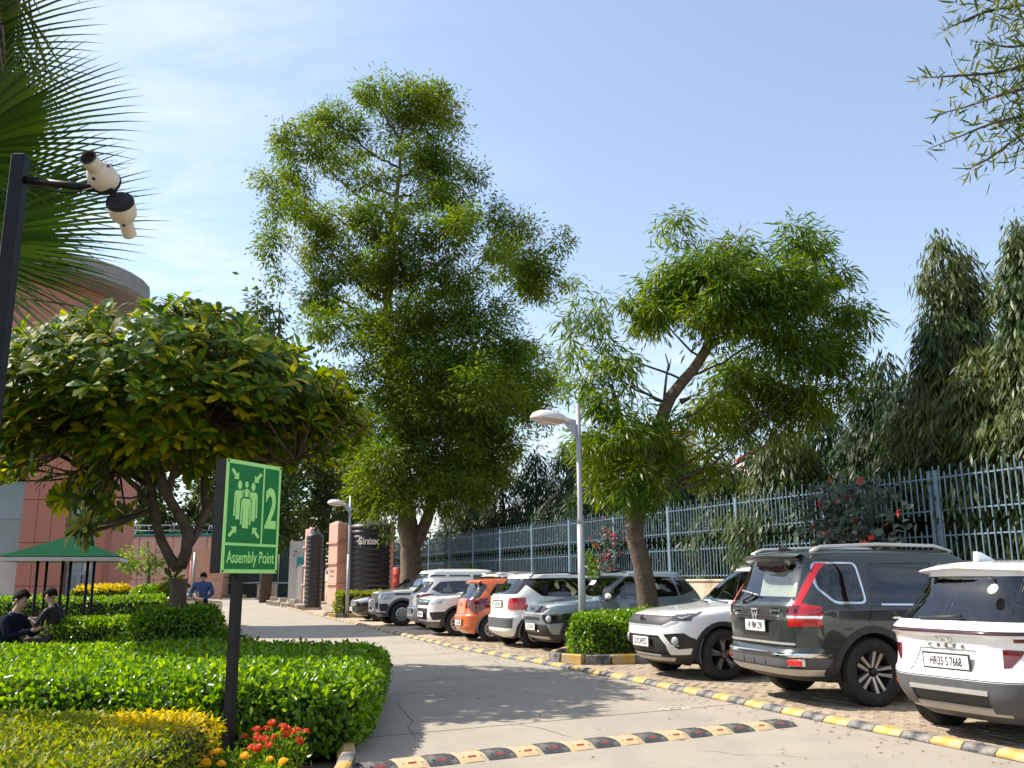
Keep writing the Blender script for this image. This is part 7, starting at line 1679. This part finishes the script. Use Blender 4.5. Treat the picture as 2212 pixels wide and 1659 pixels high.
# ---- people
def person(name, label, J, radii, edges, mats, zone, loc, rot=0.0, root='pelvis'):
    t = thing(name, label, 'person', loc, rot); names = list(J); me = bpy.data.meshes.new('body')
    me.from_pydata([J[n_] for n_ in names], [(names.index(a_), names.index(b_)) for a_, b_ in edges], [])
    ob_ = bpy.data.objects.new('body', me); COL.objects.link(ob_)
    md = ob_.modifiers.new('skin', 'SKIN'); md.use_smooth_shade = True; md2 = ob_.modifiers.new('sub', 'SUBSURF'); md2.levels = 2; md2.render_levels = 2
    if not me.skin_vertices: bpy.context.view_layer.update()
    for i, n_ in enumerate(names):
        sv = me.skin_vertices[0].data[i]; r_ = radii[n_]; sv.radius = r_ if isinstance(r_, tuple) else (r_, r_); sv.use_root = (n_ == root)
    dg = bpy.context.evaluated_depsgraph_get(); m2 = bpy.data.meshes.new_from_object(ob_.evaluated_get(dg)); bpy.data.objects.remove(ob_)
    m2.materials.clear()
    for m in mats: m2.materials.append(m)
    PJ = np.array([J[n_] for n_ in names])
    for p in m2.polygons:
        j = int(np.argmin(np.linalg.norm(PJ - np.array(p.center), axis=1))); p.material_index = zone.get(names[j], 0); p.use_smooth = True
    m2.name = 'body'; o = bpy.data.objects.new('body', m2); link(o, t)
    return t
def head_parts(t, c, fwd, s=1.0, hairmat=m_hair, cap=False):
    """hair, ears, nose and eyes on a head centred at c, facing fwd"""
    f = Vector(fwd).normalized(); q = f.to_track_quat('X', 'Z'); c = Vector(c)
    def H(x, y, z): return c + q @ Vector((x * s, y * s, z * s))
    g = G(); vs, fs = [], []; nu, nv = 14, 8
    for j in range(nv + 1):
        el = R_(90) - j * R_(112) / nv
        for i in range(nu):
            az = 2 * math.pi * i / nu; front = max(0, math.cos(az)); e2 = max(el, R_(46) * front ** .7 - R_(24) * (1 - front)); r_ = .112 * (1 + .05 * math.sin(az * 3 + j))
            vs.append(H(r_ * 1.06 * math.cos(e2) * math.cos(az) - .012, r_ * .86 * math.cos(e2) * math.sin(az), r_ * 1.08 * math.sin(e2) + .022))
    for j in range(nv):
        for i in range(nu): fs.append((j * nu + i, j * nu + (i + 1) % nu, (j + 1) * nu + (i + 1) % nu, (j + 1) * nu + i))
    g.add(vs, fs, 0, True); g.build('hair', hairmat, t)
    g = G(); g.add([H(.098, -.014, .02), H(.098, .014, .02), H(.125, 0, -.025), H(.098, 0, -.035), H(.10, 0, .03)], [(0, 4, 2), (4, 1, 2), (1, 3, 2), (3, 0, 2)], 0, True); g.build('nose', m_skin, t)
    for sg in (-1, 1):
        g = G(); g.tube([H(.0, sg * .082, .03), H(-.015, sg * .098, .0), H(.0, sg * .084, -.03)], [.010, .016, .009], 6); g.build('ear', m_skin, t)
        g = G(); g.lathe([(.001, .012), (.010, .008), (.013, 0)], 8); o = g.build('eye', m_hair, t); o.location = H(.090, sg * .034, .018); o.rotation_euler = q.to_euler()
    g = G(); g.tube([H(.092, -.022, -.055), H(.098, 0, -.056), H(.092, .022, -.055)], [.004, .006, .004], 6); g.build('mouth', pm('lips', (.22, .09, .07), .5), t)
def hand(J, Rr, E, zone, wr, name, fdir, side, zi):
    """palm and five bent fingers"""
    f = Vector(fdir).normalized(); s_ = Vector(side).normalized(); w = Vector(J[wr]); dn = f.cross(s_).normalized()
    J[name] = tuple(w + f * .075); Rr[name] = (.024, .036); E.append((wr, name)); zone[name] = zi
    for k, (o_, l) in enumerate(((-.030, .065), (-.010, .078), (.010, .074), (.030, .058))):
        a_, b_ = f'{name}_k{k}', f'{name}_t{k}'; J[a_] = tuple(w + f * (.10 + l * .45) + s_ * o_ * 1.1 + dn * .006); J[b_] = tuple(w + f * (.10 + l * .8) + s_ * o_ * 1.1 + dn * .035); Rr[a_] = .009; Rr[b_] = .007; E += [(name, a_), (a_, b_)]; zone[a_] = zone[b_] = zi
    a_, b_ = f'{name}_h0', f'{name}_h1'; J[a_] = tuple(w + f * .06 - s_ * .045 + dn * .012); J[b_] = tuple(w + f * .095 - s_ * .05 + dn * .035); Rr[a_] = .011; Rr[b_] = .008; E += [(name, a_), (a_, b_)]; zone[a_] = zone[b_] = zi
# seated man in navy, looking down at what he holds; local x = forward
def seated(label, loc, rot, top, legs, held=True):
    J = {'pelvis': (0, 0, .52), 'belly': (.03, 0, .68), 'chest': (.08, 0, .88), 'neck0': (.11, 0, 1.03), 'neck': (.135, 0, 1.09), 'chin': (.185, 0, 1.145), 'head': (.175, 0, 1.20), 'crown': (.155, 0, 1.275)}
    Rr = {'pelvis': (.15, .13), 'belly': (.15, .12), 'chest': (.17, .12), 'neck0': (.09, .07), 'neck': .055, 'chin': (.062, .07), 'head': (.076, .09), 'crown': (.06, .072)}
    E = [('pelvis', 'belly'), ('belly', 'chest'), ('chest', 'neck0'), ('neck0', 'neck'), ('neck', 'chin'), ('chin', 'head'), ('head', 'crown')]
    zone = {'neck': 1, 'chin': 1, 'head': 1, 'crown': 1, 'pelvis': 2}
    for sg, n_ in ((1, 'L'), (-1, 'R')):
        J.update({'sh' + n_: (.09, sg * .19, .98), 'el' + n_: (.20, sg * .25, .74), 'wr' + n_: (.42, sg * .10, .82), 'hip' + n_: (.06, sg * .10, .50), 'kn' + n_: (.47, sg * .12, .50), 'an' + n_: (.45, sg * .12, .10), 'toe' + n_: (.62, sg * .13, .05)})
        Rr.update({'sh' + n_: .065, 'el' + n_: .05, 'wr' + n_: .032, 'hip' + n_: .09, 'kn' + n_: .065, 'an' + n_: .042, 'toe' + n_: (.04, .03)})
        E += [('chest', 'sh' + n_), ('sh' + n_, 'el' + n_), ('el' + n_, 'wr' + n_), ('pelvis', 'hip' + n_), ('hip' + n_, 'kn' + n_), ('kn' + n_, 'an' + n_), ('an' + n_, 'toe' + n_)]
        zone.update({'wr' + n_: 0, 'hip' + n_: 2, 'kn' + n_: 2, 'an' + n_: 2, 'toe' + n_: 3}); hand(J, Rr, E, zone, 'wr' + n_, 'palm' + n_, (.9, -.35 * sg, .15), (0, -sg, .2), 1)
    t = person('person', label, J, Rr, E, [top, m_skin, legs, m_black], zone, loc, rot); head_parts(t, (.18, 0, 1.21), (1, 0, -.35))
    g = G(); g.tube([(.07, y, 1.03 + .02 * math.cos(y * 20)) for y in (-.07, -.03, .03, .07)], .022, 6); g.build('collar', m_shirt, t)
    return t
seated('man in a dark navy jacket sitting at the left edge, looking down at his hands', (-6.78, 12.6, 0), R_(-8), m_navy, m_jean)
seated('dark-clothed person sitting behind the canopy posts, facing left', (-7.75, 16.0, 0), R_(172), m_dark, m_dark)
q = G(); q.box((0, 0, 0), (.012, .07, .14), bev=.005); t = thing('phone', 'phone held by the man in navy at the left edge', 'phone', (-6.27, 12.53, .89), R_(-8)); q.build('phone_body', m_black, t); q = G(); q.box((-.007, 0, 0), (.004, .062, .13)); q.build('screen', m_pane, t)
for (lx, ly, lab) in ((-6.78, 12.6, 'bench under the man in navy'), (-7.75, 16.0, 'bench under the dark-clothed person')):
    t = thing('bench', lab, 'bench', (lx - .02, ly, 0)); g = G(); g.box((0, 0, .39), (.45, 1.2, .06), bev=.01); g.build('seat', m_stone, t)
    for sy in (-.45, .45): g = G(); g.box((0, sy, .18), (.3, .1, .36)); g.build('leg', m_stone, t)
# man standing with his hands behind his back, seen from behind; local x = forward (away)
J = {'pelvis': (0, 0, .90), 'belly': (.0, 0, 1.05), 'chest': (.01, 0, 1.24), 'neck0': (.05, 0, 1.40), 'neck': (.075, 0, 1.445), 'chin': (.12, 0, 1.48), 'head': (.11, 0, 1.53), 'crown': (.10, 0, 1.60)}
Rr = {'pelvis': (.16, .12), 'belly': (.17, .13), 'chest': (.19, .13), 'neck0': (.10, .08), 'neck': .055, 'chin': (.062, .07), 'head': (.076, .09), 'crown': (.06, .072)}
E = [('pelvis', 'belly'), ('belly', 'chest'), ('chest', 'neck0'), ('neck0', 'neck'), ('neck', 'chin'), ('chin', 'head'), ('head', 'crown')]
zone = {'neck': 1, 'chin': 1, 'head': 1, 'crown': 1, 'pelvis': 0}
for sg, n_ in ((1, 'L'), (-1, 'R')):
    J.update({'sh' + n_: (.02, sg * .20, 1.35), 'el' + n_: (-.07, sg * .29, 1.10), 'wr' + n_: (-.20, sg * .07, .98), 'hip' + n_: (0, sg * .10, .86), 'kn' + n_: (.03, sg * .11, .48), 'an' + n_: (-.01, sg * .12, .09), 'toe' + n_: (.16, sg * .14, .045)})
    Rr.update({'sh' + n_: .075, 'el' + n_: .06, 'wr' + n_: .036, 'hip' + n_: .095, 'kn' + n_: .068, 'an' + n_: .045, 'toe' + n_: (.04, .03)})
    E += [('chest', 'sh' + n_), ('sh' + n_, 'el' + n_), ('el' + n_, 'wr' + n_), ('pelvis', 'hip' + n_), ('hip' + n_, 'kn' + n_), ('kn' + n_, 'an' + n_), ('an' + n_, 'toe' + n_)]
    zone.update({'hip' + n_: 2, 'kn' + n_: 2, 'an' + n_: 2, 'toe' + n_: 3}); hand(J, Rr, E, zone, 'wr' + n_, 'palm' + n_, (-.2, -.9 * sg, -.2), (0, 0, 1), 1)
q = aty(438, 1250, 25.0)
t = person('person', 'person in a blue jacket standing on the road, hands behind the back', J, Rr, E, [m_blue, m_skin, m_navy, m_black], zone, (q.x, 25.0, 0), R_(100)); head_parts(t, (.115, 0, 1.535), (1, 0, -.5))
